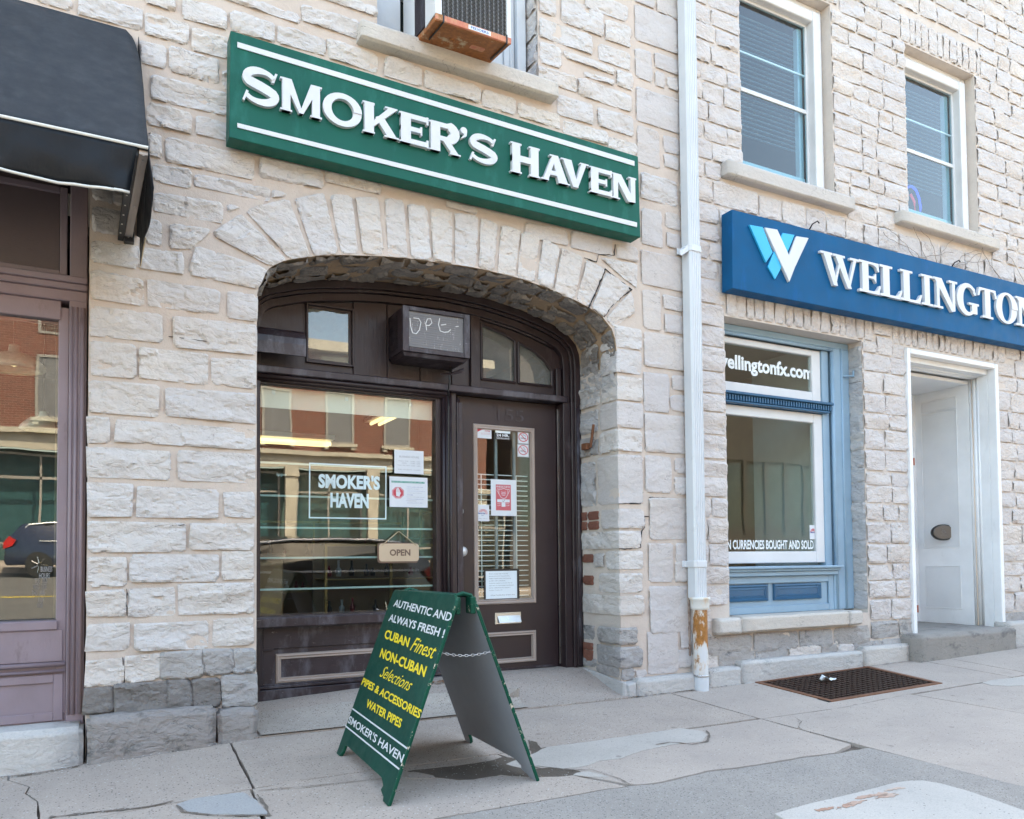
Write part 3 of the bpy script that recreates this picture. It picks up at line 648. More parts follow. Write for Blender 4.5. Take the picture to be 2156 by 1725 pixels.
ST = {
 'z2': [(535,20,845,232),(870,80,1290,292),(1340,140,1512,330),(530,228,958,450),(1015,285,1512,525),(530,435,800,660),(822,478,1222,695),(1238,530,1508,722),
        (520,665,935,890),(968,705,1505,922),(510,882,650,1040),(675,900,1505,1078),(512,1062,1010,1262),(1040,1082,1500,1278),(516,1270,780,1475),(802,1292,1282,1480),(1315,1320,1497,1480),
        (515,1500,1093,1678),(1113,1510,1494,1668)],
 'z3': [(525,148,762,316),(778,128,1318,292),(1337,113,1533,276),(520,345,764,500),(768,330,1060,492),(1072,310,1533,480),(518,545,777,702),(802,540,1257,692),(1282,520,1533,674),
        (512,765,746,915),(750,735,962,888)],
 'z1': [(215,-60,432,76),(460,-45,832,190),(850,-90,1027,72),(820,235,982,412),(850,430,866,575),(884,440,1343,692),(860,600,1132,800),(1148,680,1400,850),(872,775,952,940),(968,805,1497,1060),
        (903,960,1128,1110),(1142,1020,1587,1190),(540,1070,655,1200),(662,1060,765,1225),(903,1125,1313,1318),(540,1215,748,1400),(858,1285,947,1450),(538,1410,812,1580),(815,1450,1083,1618)],
 'a6': [(388,-28,750,255),(88,100,450,382),(720,-70,1347,195),(778,85,1142,345),(473,228,772,492),(288,378,697,688),(1163,212,1557,462),(1358,32,1832,322),(1450,-110,1975,145),(1568,318,1982,595),(715,570,900,760)],
 'z4': [(95,815,432,992),(440,888,737,1017),(752,975,1062,1055),(1070,1050,1235,1120),(750,292,947,455),(962,368,1253,545),(1258,468,1432,605),(1448,538,1668,675)],
 'a5': [(480,-30,867,345),(700,-90,1087,215),(287,162,767,502),(884,168,1112,437),(290,365,482,618),(508,455,967,682),(818,383,1102,637),(288,590,622,838),(690,640,972,782),(983,628,1132,822),
        (633,700,1118,1012),(445,848,772,1122),(813,963,1137,1232),(498,1078,902,1312),(908,1228,1162,1402),(287,-70,442,165),
        (1147,35,1532,498),(1142,-90,1322,80),(1343,-90,1545,190),(1147,425,1302,747),(1325,475,1545,682),(1325,642,1417,802),(1440,690,1542,832),(1157,775,1545,1207),(1167,1130,1372,1517),(1405,1215,1545,1400),(1408,1380,1547,1537)],
 'r8': [(140,905,335,1093),(345,960,372,1090)],
 'a2': [(920,100,1232,287),(1250,165,1562,362),(1588,262,1742,402),(1770,0,1927,297),(1955,185,2065,312),(1948,30,2060,172),(1768,308,2087,622),(1780,602,1912,902),(1928,640,2095,772),(1943,775,2100,932),
        (1790,913,2098,1202),(1785,1205,1977,1512),(1993,1225,2105,1352),(1983,1370,2105,1502)],
 'a3': [(903,145,1365,587),(910,595,1202,1012),(1228,625,1365,800),(1228,838,1368,1030),(953,1055,1425,1507),(953,1545,1217,1962),(1238,1545,1430,1760)],
 'a4': [(1268,150,1440,352),(1015,400,1440,837),(1000,845,1307,1252),(1328,810,1440,1002),(1303,1025,1440,1202),(880,1235,992,1302)],
}
for rg, lst in ST.items():
    for x0, y0, x1, y1 in lst:
        a, b, c, d = pxrect(rg, (x0, y0), (x1, y1))
        if d-c < .03 or b-a < .03: continue
        smooth_ = rg in ('a2', 'a3', 'a4') or (rg == 'a5' and x0 > 1130)
        dark = (rg == 'z3' and y0 > 700)
        rstone(a, b, c, d, bA, depth=random.uniform(.010, .024), mat='smooth' if smooth_ else 'stone', rough=.45 if smooth_ else 1.0, irr=.8 if smooth_ else 1.0)
for (x0, y0, x1, y1), m_ in zip([(968,715,1222,858),(1225,705,1405,842),(1408,700,1537,832),(505,940,682,1080),(688,915,1006,1080),(1008,895,1150,1052),(1152,880,1322,1042),(1338,862,1542,1032)],
                              ['greystone', 'greystone', 'greystone', 'darkstone', 'darkstone', 'darkstone', 'darkstone', 'greystone']):
    a, b, c, d = pxrect('z3', (x0, y0), (x1, y1)); rstone(a-.004, b+.004, c-.005, d+.005, bA, depth=.060, mat=m_, rough=1.0, irr=.8, soft=.02)
def qpx(rg, pts, **k):
    P = [Z(rg, x, y) for x, y in pts]; return qstone(P, bA, **k)
VO = [('a1', [(205,530),(850,738),(762,925),(122,790)]), ('a1', [(330,430),(600,245),(1018,662),(872,720)]), ('a1', [(640,212),(1035,110),(1225,632),(1045,655)]),
      ('a1', [(1085,112),(1350,65),(1480,603),(1262,625)]), ('a1', [(1402,75),(1600,88),(1662,603),(1508,603)]), ('a1', [(1630,92),(1838,105),(1890,620),(1700,602)]),
      ('a1', [(1895,112),(2065,128),(2100,640),(1930,622)]), ('a2', [(50,-25),(197,-5),(227,390),(82,372)]), ('a2', [(220,5),(382,28),(380,412),(240,392)]),
      ('a2', [(400,42),(570,65),(556,440),(400,415)]), ('a2', [(590,82),(717,108),(686,468),(575,442)]), ('a2', [(740,127),(880,168),(842,500),(714,478)]),
      ('a2', [(890,172),(1022,215),(982,548),(860,512)]), ('a2', [(1045,232),(1167,287),(1115,603),(1005,558)]), ('a2', [(1185,297),(1345,360),(1277,678),(1127,612)]),
      ('a2', [(1367,382),(1503,450),(1386,726),(1295,680)]), ('a2', [(1512,467),(1687,592),(1490,802),(1402,735)]), ('a2', [(1695,612),(1722,770),(1575,880),(1508,815)]),
      ('a2', [(1462,365),(1742,415),(1738,592),(1640,520)]), ('a1', [(470,150),(600,188),(560,210),(490,248)]), ('a1', [(-30,335),(357,385),(165,565),(-35,560)]), ('a1', [(883,30),(1010,60),(1030,92),(878,102)]),
      ('z5', [(1710,0),(1950,-50),(1955,40),(1850,60)])]
for rg, pts in VO[:-1]: qpx(rg, pts, depth=random.uniform(.012, .024), mat='stone', soft=.022)
# quoins of the door jamb wrap from the front on to the reveal
def quoin(x1, z0, z1, y1, mat='stone', depth=.014, rough=.8):
    Lf = x1-AXR; Lr = y1; Lx = Lf+Lr
    def f(u, v):
        s = u*Lx; z = z1+(z0-z1)*v
        if s < Lr:
            t = smoothstep((Lr-s)/.03); n = Vector((-1, 0, 0)).lerp(Vector((-.7, -.7, 0)), 1-t); return Vector((AXR, (Lr-s), z)), n
        t = smoothstep((s-Lr)/.03); n = NY.lerp(Vector((-.7, -.7, 0)), 1-t); return Vector((AXR+(s-Lr), 0, z)), n
    return stone(f, Lx, z1-z0, depth, .014, mat, bA, rough)
JQ = [('a2',1575,860,1775,1022),('a2',1600,1030,1772,1212),('a2',1605,1232,1782,1412),('a3',632,10,887,297),('a3',632,305,880,552),('a3',632,582,887,1122),('a3',615,1165,902,1387),('a3',625,1405,872,1607),
      ('a4',722,38,952,232),('a4',722,262,947,467),('a4',715,485,957,692),('a4',720,806,892,988),('a4',700,1000,947,1222)]
zq = []
for i, (rg, x0, y0, x1, y1) in enumerate(JQ):
    a, b, c, d = pxrect(rg, (x0, y0), (x1, y1)); c = Z(rg, x0, y1).z; zq.append((c, d))
    quoin(b, c+.004, d-.004, [.20, .20, .20, .22, .22, .26, .22, .55, .16, .26, .56, .28, .30][i], mat='greystone' if i > 10 else 'smooth' if i in (3, 5, 6) else 'stone', rough=.5 if i in (3, 5, 6) else .9, depth=.05 if i > 10 else .018)
def revq(z0, z1, y0, y1, mat='reveal', rough=1.0, depth=.012, name='stone'):
    Lr = y1-y0
    if name == 'brick': y0 -= .006; y1 += .006; z0 -= .006; z1 += .006; Lr = y1-y0
    return stone(lambda u, v: (Vector((AXR, y1-u*Lr, z1+(z0-z1)*v)), Vector((-1, 0, 0))), Lr, z1-z0, depth, .016, mat, bA, rough, .35 if name == 'brick' else 1.0, name=name)
for i, (c, d) in enumerate(zq):
    y0 = [.20, .20, .20, .22, .22, .26, .22, .55, .16, .26, .56, .28, .30][i]+.025
    if i in (6,):
        for k, (a0, a1) in enumerate(((.26, .40), (.42, .54))):
            for r_ in range(2): revq(c+.01+r_*(d-c)/2, c-.012+(r_+1)*(d-c)/2, a0, a1, 'brick', .25, .016, 'brick')
    elif i in (8, 9):
        revq(c+.06, d-.03, .34, .48, 'brick', .25, .016, 'brick'); revq(c+.02, d-.02, y0, .32, 'reveal') if i == 8 else None
    elif i == 11: revq(c+.01, d-.01, .33, .56, 'greystone')
    elif i == 12:
        revq(c+.11, d-.01, .36, .56, 'brick', .25, .016, 'brick'); revq(c+.01, c+.095, .36, .56, 'brick', .25, .016, 'brick')
    elif y0 < .5: revq(c+.006, d-.02, y0, .56, 'greystone' if i in (1, 4, 10) else 'reveal', 1.3)
revq(2.30, 2.42, .2, .56); revq(2.20, 2.44, .02, .18)
revq(.13, .20, .02, .30, 'greystone'); revq(.17, .235, .31, .55, 'greystone')
a, b, c, d = pxrect('a4', (722, 1222), (860, 1322)); rstone(AXR, b, c, d, bA, depth=.02, mat='greystone', res=.01)
# rough soffit stones under the arch
SL = [0]
for a, b in zip(pl[1:], pl[2:-1] if False else pl[2:]): SL.append(SL[-1]+math.hypot(b[0]-a[0], b[1]-a[1]))
arcp = pl[1:-1]; AL = [0]
for a, b in zip(arcp, arcp[1:]): AL.append(AL[-1]+math.hypot(b[0]-a[0], b[1]-a[1]))
def arcat(s):
    s = max(0, min(AL[-1], s)); x = float(np.interp(s, AL, [p[0] for p in arcp])); z = float(np.interp(s, AL, [p[1] for p in arcp]))
    e = .04; x2 = float(np.interp(min(AL[-1], s+e), AL, [p[0] for p in arcp])); z2 = float(np.interp(min(AL[-1], s+e), AL, [p[1] for p in arcp]))
    x1 = float(np.interp(max(0, s-e), AL, [p[0] for p in arcp])); z1 = float(np.interp(max(0, s-e), AL, [p[1] for p in arcp]))
    t = Vector((x2-x1, 0, z2-z1)).normalized(); return Vector((x, 0, z)), Vector((t.z, 0, -t.x))
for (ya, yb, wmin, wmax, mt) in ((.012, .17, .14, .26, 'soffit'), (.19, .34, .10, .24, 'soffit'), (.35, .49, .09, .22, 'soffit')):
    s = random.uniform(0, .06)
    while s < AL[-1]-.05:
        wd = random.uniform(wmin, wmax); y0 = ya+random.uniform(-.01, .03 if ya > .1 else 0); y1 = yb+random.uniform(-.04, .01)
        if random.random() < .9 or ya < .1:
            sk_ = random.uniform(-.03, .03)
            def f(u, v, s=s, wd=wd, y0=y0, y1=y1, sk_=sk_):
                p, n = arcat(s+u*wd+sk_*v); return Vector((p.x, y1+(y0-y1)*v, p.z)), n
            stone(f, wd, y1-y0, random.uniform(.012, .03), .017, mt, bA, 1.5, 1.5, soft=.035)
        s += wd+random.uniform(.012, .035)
# the sunk foot of the jamb and its plinth stones
def block(name, mat, parent, x0, x1, y0, y1, z0, z1, seed=0, amp=.006, bev=.012, sub=6):
    """worn ashlar block"""
    bm = bmesh.new(); bmesh.ops.create_cube(bm, size=1)
    for v in bm.verts: v.co = Vector((x0+(v.co.x+.5)*(x1-x0), y0+(v.co.y+.5)*(y1-y0), z0+(v.co.z+.5)*(z1-z0)))
    bmesh.ops.bevel(bm, geom=bm.edges[:]+bm.verts[:], offset=bev, segments=2, affect='EDGES')
    bmesh.ops.subdivide_edges(bm, edges=[e for e in bm.edges if e.calc_length() > .05], cuts=sub, use_grid_fill=True)
    for v in bm.verts:
        q = v.co+Vector((seed, 0, 0)); n = v.normal if v.normal.length else Vector((0, -1, 0))
        v.co += Vector((noise.noise(q*9), noise.noise(q*9+Vector((7, 0, 0))), noise.noise(q*9+Vector((0, 9, 0)))))*amp+Vector((noise.noise(q*31), noise.noise(q*31+Vector((7, 0, 0))), noise.noise(q*31+Vector((0, 9, 0)))))*amp*.4
    me = bpy.data.meshes.new(name); bm.to_mesh(me); bm.free(); me.polygons.foreach_set('use_smooth', [True]*len(me.polygons))
    return link(name, me, mat, parent)
PZ = Z('a4', 1055, 1310, -.09).z
block('plinth_stone', 'plinth', bA, 3.565, 4.22, -.09, .06, -.06, PZ, 1)
me_ = MB().hexa([(3.50, -.075, -.06), (3.558, -.085, -.06), (3.558, .1, -.06), (3.46, .62, -.06), (3.49, -.065, .085), (3.558, -.085, .10), (3.558, .1, .12), (3.452, .62, .17)]).build('plinth_stone', 'plinth', bA, .008)
me_ = MB().hexa([(3.455, -.06, -.06), (3.51, -.07, -.06), (3.50, .1, -.06), (3.40, .62, -.06), (3.475, -.04, .10), (3.50, -.05, .10), (3.50, .1, .12), (3.44, .60, .17)]).build('plinth_stone', 'plinth', bA, .008)
# pier plinth: two cracked blocks and the smooth sill block of the mauve shop
a, b, c, d = pxrect('z3', (515, 1130), (1280, 1250), -.11)
pz0 = Z('z3', 515, 1130, -.11).z; pz1 = Z('z3', 1500, 1060, -.11).z; print('pier plinth', pz0, pz1)
block('plinth_stone', 'darkplinth', bA, .025, .66, -.115, .1, -.08, pz0+.01, 3, .011, .018, 12)
block('plinth_stone', 'darkplinth', bA, .668, .885, -.11, .1, -.05, pz1, 5, .010, .018, 8)
block('sill_block', 'plinth', bA, -2.2, .012, -.10, .25, -.12, .165, 8, .006, .02, 12)
# upper window: stone sill, timber frame
a0 = Z('z4', 632, 90, -.1); a1_ = Z('z4', 1665, 460, -.1)
block('window_sill', 'sill', bA, a0.x, a1_.x, -.10, .12, 4.262, 4.378, 11, .004, .008, 10)
for i in range(9):
    z0 = 4.38+i*.19
    stone(lambda u, v, z0=z0: (Vector((acw[1]+.0, .20-u*.19, z0+.17*(1-v))), Vector((-1, 0, 0))), .19, .17, .012, .02, 'stone2', bA, 1.0)
for q_ in (0, 1):
    me = bpy.data.meshes.new('reveal_bed'); me.from_pydata([(acw[q_], 0, 4.3), (acw[q_], .3, 4.3), (acw[q_], .3, 5.9), (acw[q_], 0, 5.9)], [], [(0, 1, 2, 3)]); link('reveal_bed', me, 'mortar2', bA)
wn = MB(); wx0, wx1 = acw[0], acw[1]-.03
wn.box(wx0, wx0+.05, .14, .24, 4.37, 5.9)
win = wn.build('upper_window', 'greywood', bA, .004); box('window_jamb', 'greywood', win, wx1-.07, wx1, .12, .24, 4.37, 5.9, .004)
MB().box(wx1-.16, wx1-.075, .16, .22, 4.37, 5.9).box(wx1-.115, wx1-.10, .15, .16, 4.37, 5.9).build('sash_stile', 'greywood', win, .003)
MB().box(wx0+.05, wx1-.16, .17, .21, 4.37, 4.44).box(wx0+.05, wx1-.16, .17, .21, 4.80, 4.85).build('sash_rail', 'greywood', win, .003)
box('pane', 'glassup', win, wx0+.05, wx1-.16, .188, .194, 4.85, 5.9, 0)
MB().box(wx0+.052, 1.86, .175, .185, 4.44, 4.8).build('side_board', 'greywood', win, .001)
MB().box(2.40, wx1-.162, .175, .185, 4.44, 4.8).build('side_board', 'greywood', win, .001)
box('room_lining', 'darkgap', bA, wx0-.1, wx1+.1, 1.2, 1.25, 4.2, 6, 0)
# unseen bulk of the building, added behind its front to cast shade
MB().box(-6, SEAM-.01, 5.2, 13, -.5, 9.5).box(-6, SEAM-.01, 1.5, 5.2, 3.32, 9.5).box(-6, SEAM-.01, .02, 13, 9.45, 9.6).build('building_shade_bulk', 'mortar2', bA)

sm = MB(); zz_ = .25; pts_ = []
while zz_ < 6.4:
    pts_.append((SEAM+.010*noise.noise(Vector((0, 0, zz_*5))), -.010, zz_)); zz_ += .03
sm.tube(pts_, [.010+.010*abs(noise.noise(Vector((3, 0, p[2]*6)))) for p in pts_], 6)
M['seamstain'] = stonemat('stained_joint', (.32, .24, .20), (.45, .36, .30), (.14, .08, .06), dark=(.17, .10, .08), darkamt=.5, bd=.006)
sm.build('stained_joint', 'seamstain', bA, smooth=True)
def openjoint(rg, pts, r=.006, X=None):
    P_ = [Z(rg, x, y, 0) for x, y in pts]; Q = []
    for a, b in zip(P_, P_[1:]):
        n = max(1, int((b-a).length/.022))
        for k_ in range(n): p = a.lerp(b, k_/n); Q.append(p+Vector((.006*noise.noise(p*31), 0, .006*noise.noise(p*37+Vector((4, 0, 0))))))
    Q.append(P_[-1])
    for q in Q: q.y = -.006
    kind(MB().tube(Q, [r*(.35+1.3*abs(noise.noise(q*23))) for q in Q], 5).build('open_joint', 'darkgap', bA), 'stuff')
openjoint('a2', [(1385, 735), (1450, 590), (1507, 452), (1600, 530), (1692, 598)], .008)
openjoint('a2', [(1495, 800), (1560, 715), (1640, 650), (1700, 602)], .007)
openjoint('a2', [(1350, 370), (1440, 400), (1455, 345), (1570, 350), (1578, 270)], .005)
openjoint('a3', [(892, 990), (865, 1115), (700, 1118), (630, 1122)], .0045)
openjoint('a3', [(950, 1255), (905, 1255), (905, 1375), (875, 1410), (865, 1590), (700, 1608), (632, 1600)], .0055)
openjoint('a3', [(960, 1052), (1050, 1055), (1200, 1070), (1420, 1090)], .0045)
openjoint('z3', [(685, 925), (688, 1010), (684, 1085)], .008); openjoint('z3', [(1322, 880), (1332, 930), (1338, 1010)], .008)
openjoint('z3', [(740, 745), (742, 800), (752, 850), (748, 905)], .004); openjoint('z3', [(765, 335), (760, 400), (768, 500)], .0035)
openjoint('z2', [(990, 412), (1080, 425), (1200, 440), (1330, 462), (1500, 480)], .0035); openjoint('z2', [(520, 1512), (640, 1520), (780, 1512), (900, 1530), (1085, 1518)], .003)
# ================================================================== GREEN FASCIA SIGN
gs = thing('fascia_sign', "long green shop sign with raised white letters reading SMOKER'S HAVEN", 'shop sign', (2.2, 0, 3.7))
GY = -.15; GX0, GX1, GZ0, GZ1 = .718, 3.592, 3.385, 4.0
MB().hexa([(GX0-.006, GY, 3.405), (GX1+.012, GY, 3.367), (GX1+.012, -.028, 3.367), (GX0-.006, -.028, 3.405), (GX0, GY, 4.024), (GX1, GY, 3.971), (GX1, -.028, 3.971), (GX0, -.028, 4.024)]).build('sign_board', 'green', gs, .003)
def ribbon(pts, w):
    """closed outline of a stroke; w may vary"""
    P = [Vector((a, b, 0)) for a, b in pts]; Lf = []; Rt = []
    for i, p in enumerate(P):
        d = (P[min(i+1, len(P)-1)]-P[max(0, i-1)]).normalized(); n = Vector((-d.y, d.x, 0)); ww = w[i] if isinstance(w, (list, tuple)) else w
        Lf.append(p+n*ww/2); Rt.append(p-n*ww/2)
    return [[(Lf[i].x, Lf[i].y), (Lf[i+1].x, Lf[i+1].y), (Rt[i+1].x, Rt[i+1].y), (Rt[i].x, Rt[i].y)] for i in range(len(P)-1)]
def arcpts(cx, cy, rx, ry, a0, a1, n=14): return [(cx+rx*math.cos(math.radians(a0+(a1-a0)*i/n)), cy+ry*math.sin(math.radians(a0+(a1-a0)*i/n))) for i in range(n+1)]
def rc(x0, x1, y0, y1): return [(x0, y0), (x1, y0), (x1, y1), (x0, y1)]
def glyph(ch, wl=.17, serif=.05, ht=.05, thin=None):
    """capitals as lists of convex pieces in a unit box"""
    th = thin or wl*.9; s = serif; t = ht
    def foot(x0, x1, top=True, bot=True):
        o = []
        if bot: o.append(rc(x0-s, x1+s, 0, t))
        if top: o.append(rc(x0-s, x1+s, 1-t, 1))
        return o
    if ch == 'M': return [rc(s, s+wl, 0, 1), rc(1-s-wl, 1-s, 0, 1), [(s, 1), (s+wl*1.15, 1), (.5+wl*.22, .02), (.5-wl*.25, .02)], [(1-s-wl*1.15, 1), (1-s, 1), (.5+wl*.25, .02), (.5-wl*.22, .02)]]+[rc(0, s+wl*1.15, 1-t, 1), rc(1-s-wl*1.15, 1, 1-t, 1), rc(0, s+wl+s*.8, 0, t), rc(1-s-wl-s*.8, 1, 0, t)]
    if ch == 'K': return [rc(s, s+wl*1.1, 0, 1), [(s+wl, .42), (s+wl, .22), (.98, .96), (.74, .96)], [(.36, .56), (.55, .68), (1.0, .0), (.72, 0)]]+[rc(0, wl+2*s, 0, t), rc(0, wl+2*s, 1-t, 1), rc(.64, 1.0, 1-t, 1), rc(.62, 1.04, 0, t)]
    if ch == 'E': return [rc(s, s+wl*1.25, 0, 1), rc(s, .97, 0, th*.85), rc(s, .97, 1-th*.85, 1), rc(s, .76, .5-th*.4, .5+th*.4), rc(.93, 1.0, 0-.02, .24), rc(.93, 1.0, .76, 1.02), rc(.72, .78, .36, .64), rc(0, s, 0, t), rc(0, s, 1-t, 1)]
    if ch == 'H': return [rc(s, s+wl, 0, 1), rc(1-s-wl, 1-s, 0, 1), rc(s, 1-s, .5-th*.42, .5+th*.42)]+[rc(0, wl+2*s, 0, t), rc(0, wl+2*s, 1-t, 1), rc(1-wl-2*s, 1, 0, t), rc(1-wl-2*s, 1, 1-t, 1)]
    if ch == 'A': return [[(.04, 0), (.04+wl*.75, 0), (.52, .92), (.40, 1.0)], [(.36, 1), (.60, 1), (.97, 0), (.97-wl*1.35, 0)], rc(.26, .72, .24, .24+th*.7), rc(-.03, .26, 0, t), rc(.66, 1.04, 0, t), rc(.30, .60, 1-t, 1)]
    if ch == 'V': return [[(.02, 1), (.02+wl*1.4, 1), (.62, 0), (.42, 0)], [(.96, 1), (.96-wl*.85, 1), (.46, .05), (.60, 0)], rc(-.05, .33, 1-t, 1), rc(.70, 1.04, 1-t, 1)]
    if ch == 'N': return [rc(s, s+wl*.85, 0, 1), rc(1-s-wl*.85, 1-s, 0, 1), [(s, 1), (s+wl*1.45, 1), (1-s, 0), (1-s-wl*1.35, 0)]]+[rc(0, s+wl, 1-t, 1), rc(0, wl+2*s, 0, t), rc(1-wl-2*s, 1, 1-t, 1)]
    if ch == 'R': return [rc(s, s+wl*1.15, 0, 1)]+ribbon([(s+wl*.5, 1-th*.43), (.58, 1-th*.43)]+arcpts(.60, .71, .27, .23, 85, -85, 12)+[(.58, .475), (s+wl, .475)], [th*.9]*3+[wl*1.15]*11+[th*.9]*3)+[[(.42, .46), (.66, .46), (1.02, 0), (.78, 0)], rc(0, wl+2*s, 0, t), rc(.70, 1.06, 0, t), rc(0, s, 1-t, 1)]
    if ch == 'O':
        o = []; n = 28
        for i in range(n):
            a, b = 2*math.pi*i/n, 2*math.pi*(i+1)/n
            rx, ry = .5-wl*1.08, .5-th*.8
            o.append([(.5+.5*math.cos(a), .5+.52*math.sin(a)), (.5+.5*math.cos(b), .5+.52*math.sin(b)), (.5+rx*math.cos(b), .5+ry*math.sin(b)), (.5+rx*math.cos(a), .5+ry*math.sin(a))])
        return o
    if ch == 'S':
        c_ = arcpts(.50, .715, .36, .205, 22, 215, 16)+[(.30, .565), (.5, .51), (.70, .44)]+arcpts(.50, .285, .38, .205, 38, -160, 16)[1:]
        n = len(c_); wv = [th*(.62+.75*math.exp(-((i/(n-1)-.5)/.22)**2)+.28*math.exp(-((i/(n-1)-.22)/.10)**2)+.28*math.exp(-((i/(n-1)-.78)/.10)**2)) for i in range(n)]
        return ribbon(c_, wv)+[[(.78, .70), (.86, .70), (.95, .97), (.89, .98)], [(.08, .02), (.03, .05), (.13, .33), (.19, .31)]]
    if ch == "'":
        return [arcpts(.5, .72, .42, .27, 0, 360, 14)[:-1], [(.55, .50), (.92, .72), (.85, .3), (.2, 0), (.15, .08), (.5, .30)]]
    return []
def build_letter(ch, name, parent, mat, fn, x0, x1, z0, z1, d, **k):
    b = MB()
    for i, poly in enumerate(glyph(ch, **k)):
        pts = [(x0+a*(x1-x0), z0+c*(z1-z0)) for a, c in poly]
        b.prism(pts, lambda u, v, dd: fn(u, v, dd), .0, d-.00022*i)
    return b.build(name, mat, parent)
fnG = lambda u, v, d: (u, GY-.001-d, v)
# white rules of the sign
def rulepx(p0, p1, p2, p3, parent):
    P = [Z('z4' if r_ == 4 else 'a6', x, y, GY) for r_, x, y in (p0, p1, p2, p3)]
    MB().prism([(p.x, p.z) for p in P], fnG, .0, .006).build('sign_rule', 'letter', parent)
rulepx((6, 840, 345), (4, 2055, 843), (4, 2055, 868), (6, 840, 388), gs)
P = [Z('z1', 1395, 727, GY), Z('z4', 2068, 1163, GY), Z('z4', 2068, 1187, GY), Z('z1', 1395, 753, GY)]
MB().prism([(p.x, p.z) for p in P], fnG, 0, .006).build('sign_rule', 'letter', gs)
LY_ = GY-.03
GL = [('S', 8, 207, 368, 558, 110), ('M', 210, 428, 408, 582, 232), ('O', 433, 637, 0, 0, 535), ('K', 641, 822, 0, 0, 730), ('E', 832, 984, 0, 0, 905), ('R', 988, 1143, 0, 0, 1065), ('S', 1196, 1346, 0, 0, 1270),
      ('H', 1413, 1565, 0, 0, 1490), ('A', 1574, 1716, 0, 0, 1645), ('V', 1682, 1815, 0, 0, 1750), ('E', 1825, 1941, 0, 0, 1880), ('N', 1942, 2068, 0, 0, 2005)]
for ch, xl, xr, _, _, xm in GL:
    # the row of letters falls a little along the board
    ym = 463+(xm-100)*.2795
    xa = Z('z4', xl, ym, LY_).x; xb = Z('z4', xr, ym+8, LY_).x; xc_ = (xa+xb)/2
    top = np.interp(xc_, [.88, 3.54], [3.822, 3.780]); bot = np.interp(xc_, [.88, 3.54], [3.628, 3.596])
    if ch == 'S' and xl < 100 or ch == 'H' : top += .012; bot -= .006
    build_letter(ch, 'letter', gs, 'letter', fnG, xa, xb, bot, top, .03, wl={'E': .27, 'M': .19, 'H': .27, 'K': .24, 'R': .27, 'O': .20, 'S': .2, 'A': .26, 'V': .24, 'N': .22}[ch], thin={'S': .19, 'O': .19, 'E': .19, 'R': .18}.get(ch), serif=.05, ht=.055)
xa = Z('z4', 1148, 680, LY_).x; xb = Z('z4', 1188, 690, LY_).x
build_letter("'", 'letter', gs, 'letter', fnG, xa, xb, 3.735, 3.815, .03)

# ================================================================== RIGHT-HAND BUILDING (small coursed limestone)
bB = thing('stone_building', 'second limestone building of small coursed stones holding the blue shop window and the white doorway', 'building', (7, 0, 0))
BW = (4.548, 6.20, .50, 2.955)           # blue shop window opening
WD = (6.80, 8.225, .10, 2.96)            # doorway opening
U1 = (4.775, 5.885, 4.20, 5.97); U2 = (6.91, 8.02, 4.235, 5.93)
wallsheet([(SEAM, -.12), (14, -.12), (14, 9.5), (SEAM, 9.5)], [rh(*BW), rh(*WD), rh(*U1), rh(*U2)], 'mortar2', 'mortar_joints', bB)
def revealbox(o, d, parent, mat='mortar2', bottom=True):
    x0, x1, z0, z1 = o
    vs = [(x0, 0, z0), (x1, 0, z0), (x1, 0, z1), (x0, 0, z1), (x0, d, z0), (x1, d, z0), (x1, d, z1), (x0, d, z1)]
    me = bpy.data.meshes.new('reveal_bed'); me.from_pydata(vs, [], [(1, 2, 6, 5), (2, 3, 7, 6), (3, 0, 4, 7)]+([(0, 1, 5, 4)] if bottom else [])); link('reveal_bed', me, mat, parent)
for o_, d_ in ((BW, .30), (U1, .25), (U2, .25)): revealbox(o_, d_, bB)
HOLES = [BW, WD, U1, U2]
sills_ = [(Z('r8', 605, 900, -.09).x, Z('r8', 1272, 1090, -.09).x, 4.085, 4.205), (Z('r8', 1520, 1150, -.09).x, Z('r8', 2030, 1290, -.09).x, 4.12, 4.235)]
LIN = [(4.56, 6.35, 2.965, 3.22), (6.62, 8.42, 2.985, 3.19), (6.85, 8.12, 5.945, 6.22), (4.7, 6.0, 5.985, 6.25)]
BLK = HOLES+LIN+[(s[0], s[1], s[2], s[3]) for s in sills_]+[(4.35, 6.22, .30, .53)]
cand = []
z = .085
row = 0
while z < 6.9:
    h = random.choice([.13, .15, .165, .18, .20]) if z > .4 else .17
    x = SEAM+random.uniform(.01, .08)
    # row breaks at openings
    segs = []; cuts = sorted(set([SEAM+.012, 9.9]+[e for b in BLK if b[2] < z+h*.6 and b[3] > z+h*.4 for e in (b[0], b[1])]))
    for s0, s1 in zip(cuts, cuts[1:]):
        mid = (s0+s1)/2
        if any(b[0]-.001 < mid < b[1]+.001 and b[2] < z+h*.6 and b[3] > z+h*.4 for b in BLK): continue
        segs.append((s0, s1))
    for s0, s1 in segs:
        x = s0
        while x < s1-.03:
            wd = random.uniform(.19, .40)*(1 if random.random() < .85 else 1.35)
            if x+wd > s1-.12: wd = s1-x
            cand.append((x+.005, x+wd-.007, z+.004+random.uniform(-.004, .006), z+h-.009+random.uniform(-.006, .004))); x += wd
    z += h; row += 1
clip_ = []
for a, b, c, d in cand:
    for q in BLK:       # trim against openings that end inside the course
        if a < q[1]-.01 and b > q[0]+.01 and c < q[3] and d > q[2]:
            if c < q[2]: d = q[2]-.006
            else: c = q[3]+.006
    if d-c > .04 and b-a > .04: clip_.append((a, b, c, d))
for x0, x1, z0, z1 in LIN:
    x = x0
    while x < x1-.05:
        wd = random.uniform(.08, .14); wd = min(wd, x1-x); clip_.append((x+.008, x+wd-.006, z0+.005, z1-random.uniform(0, .03))); x += wd
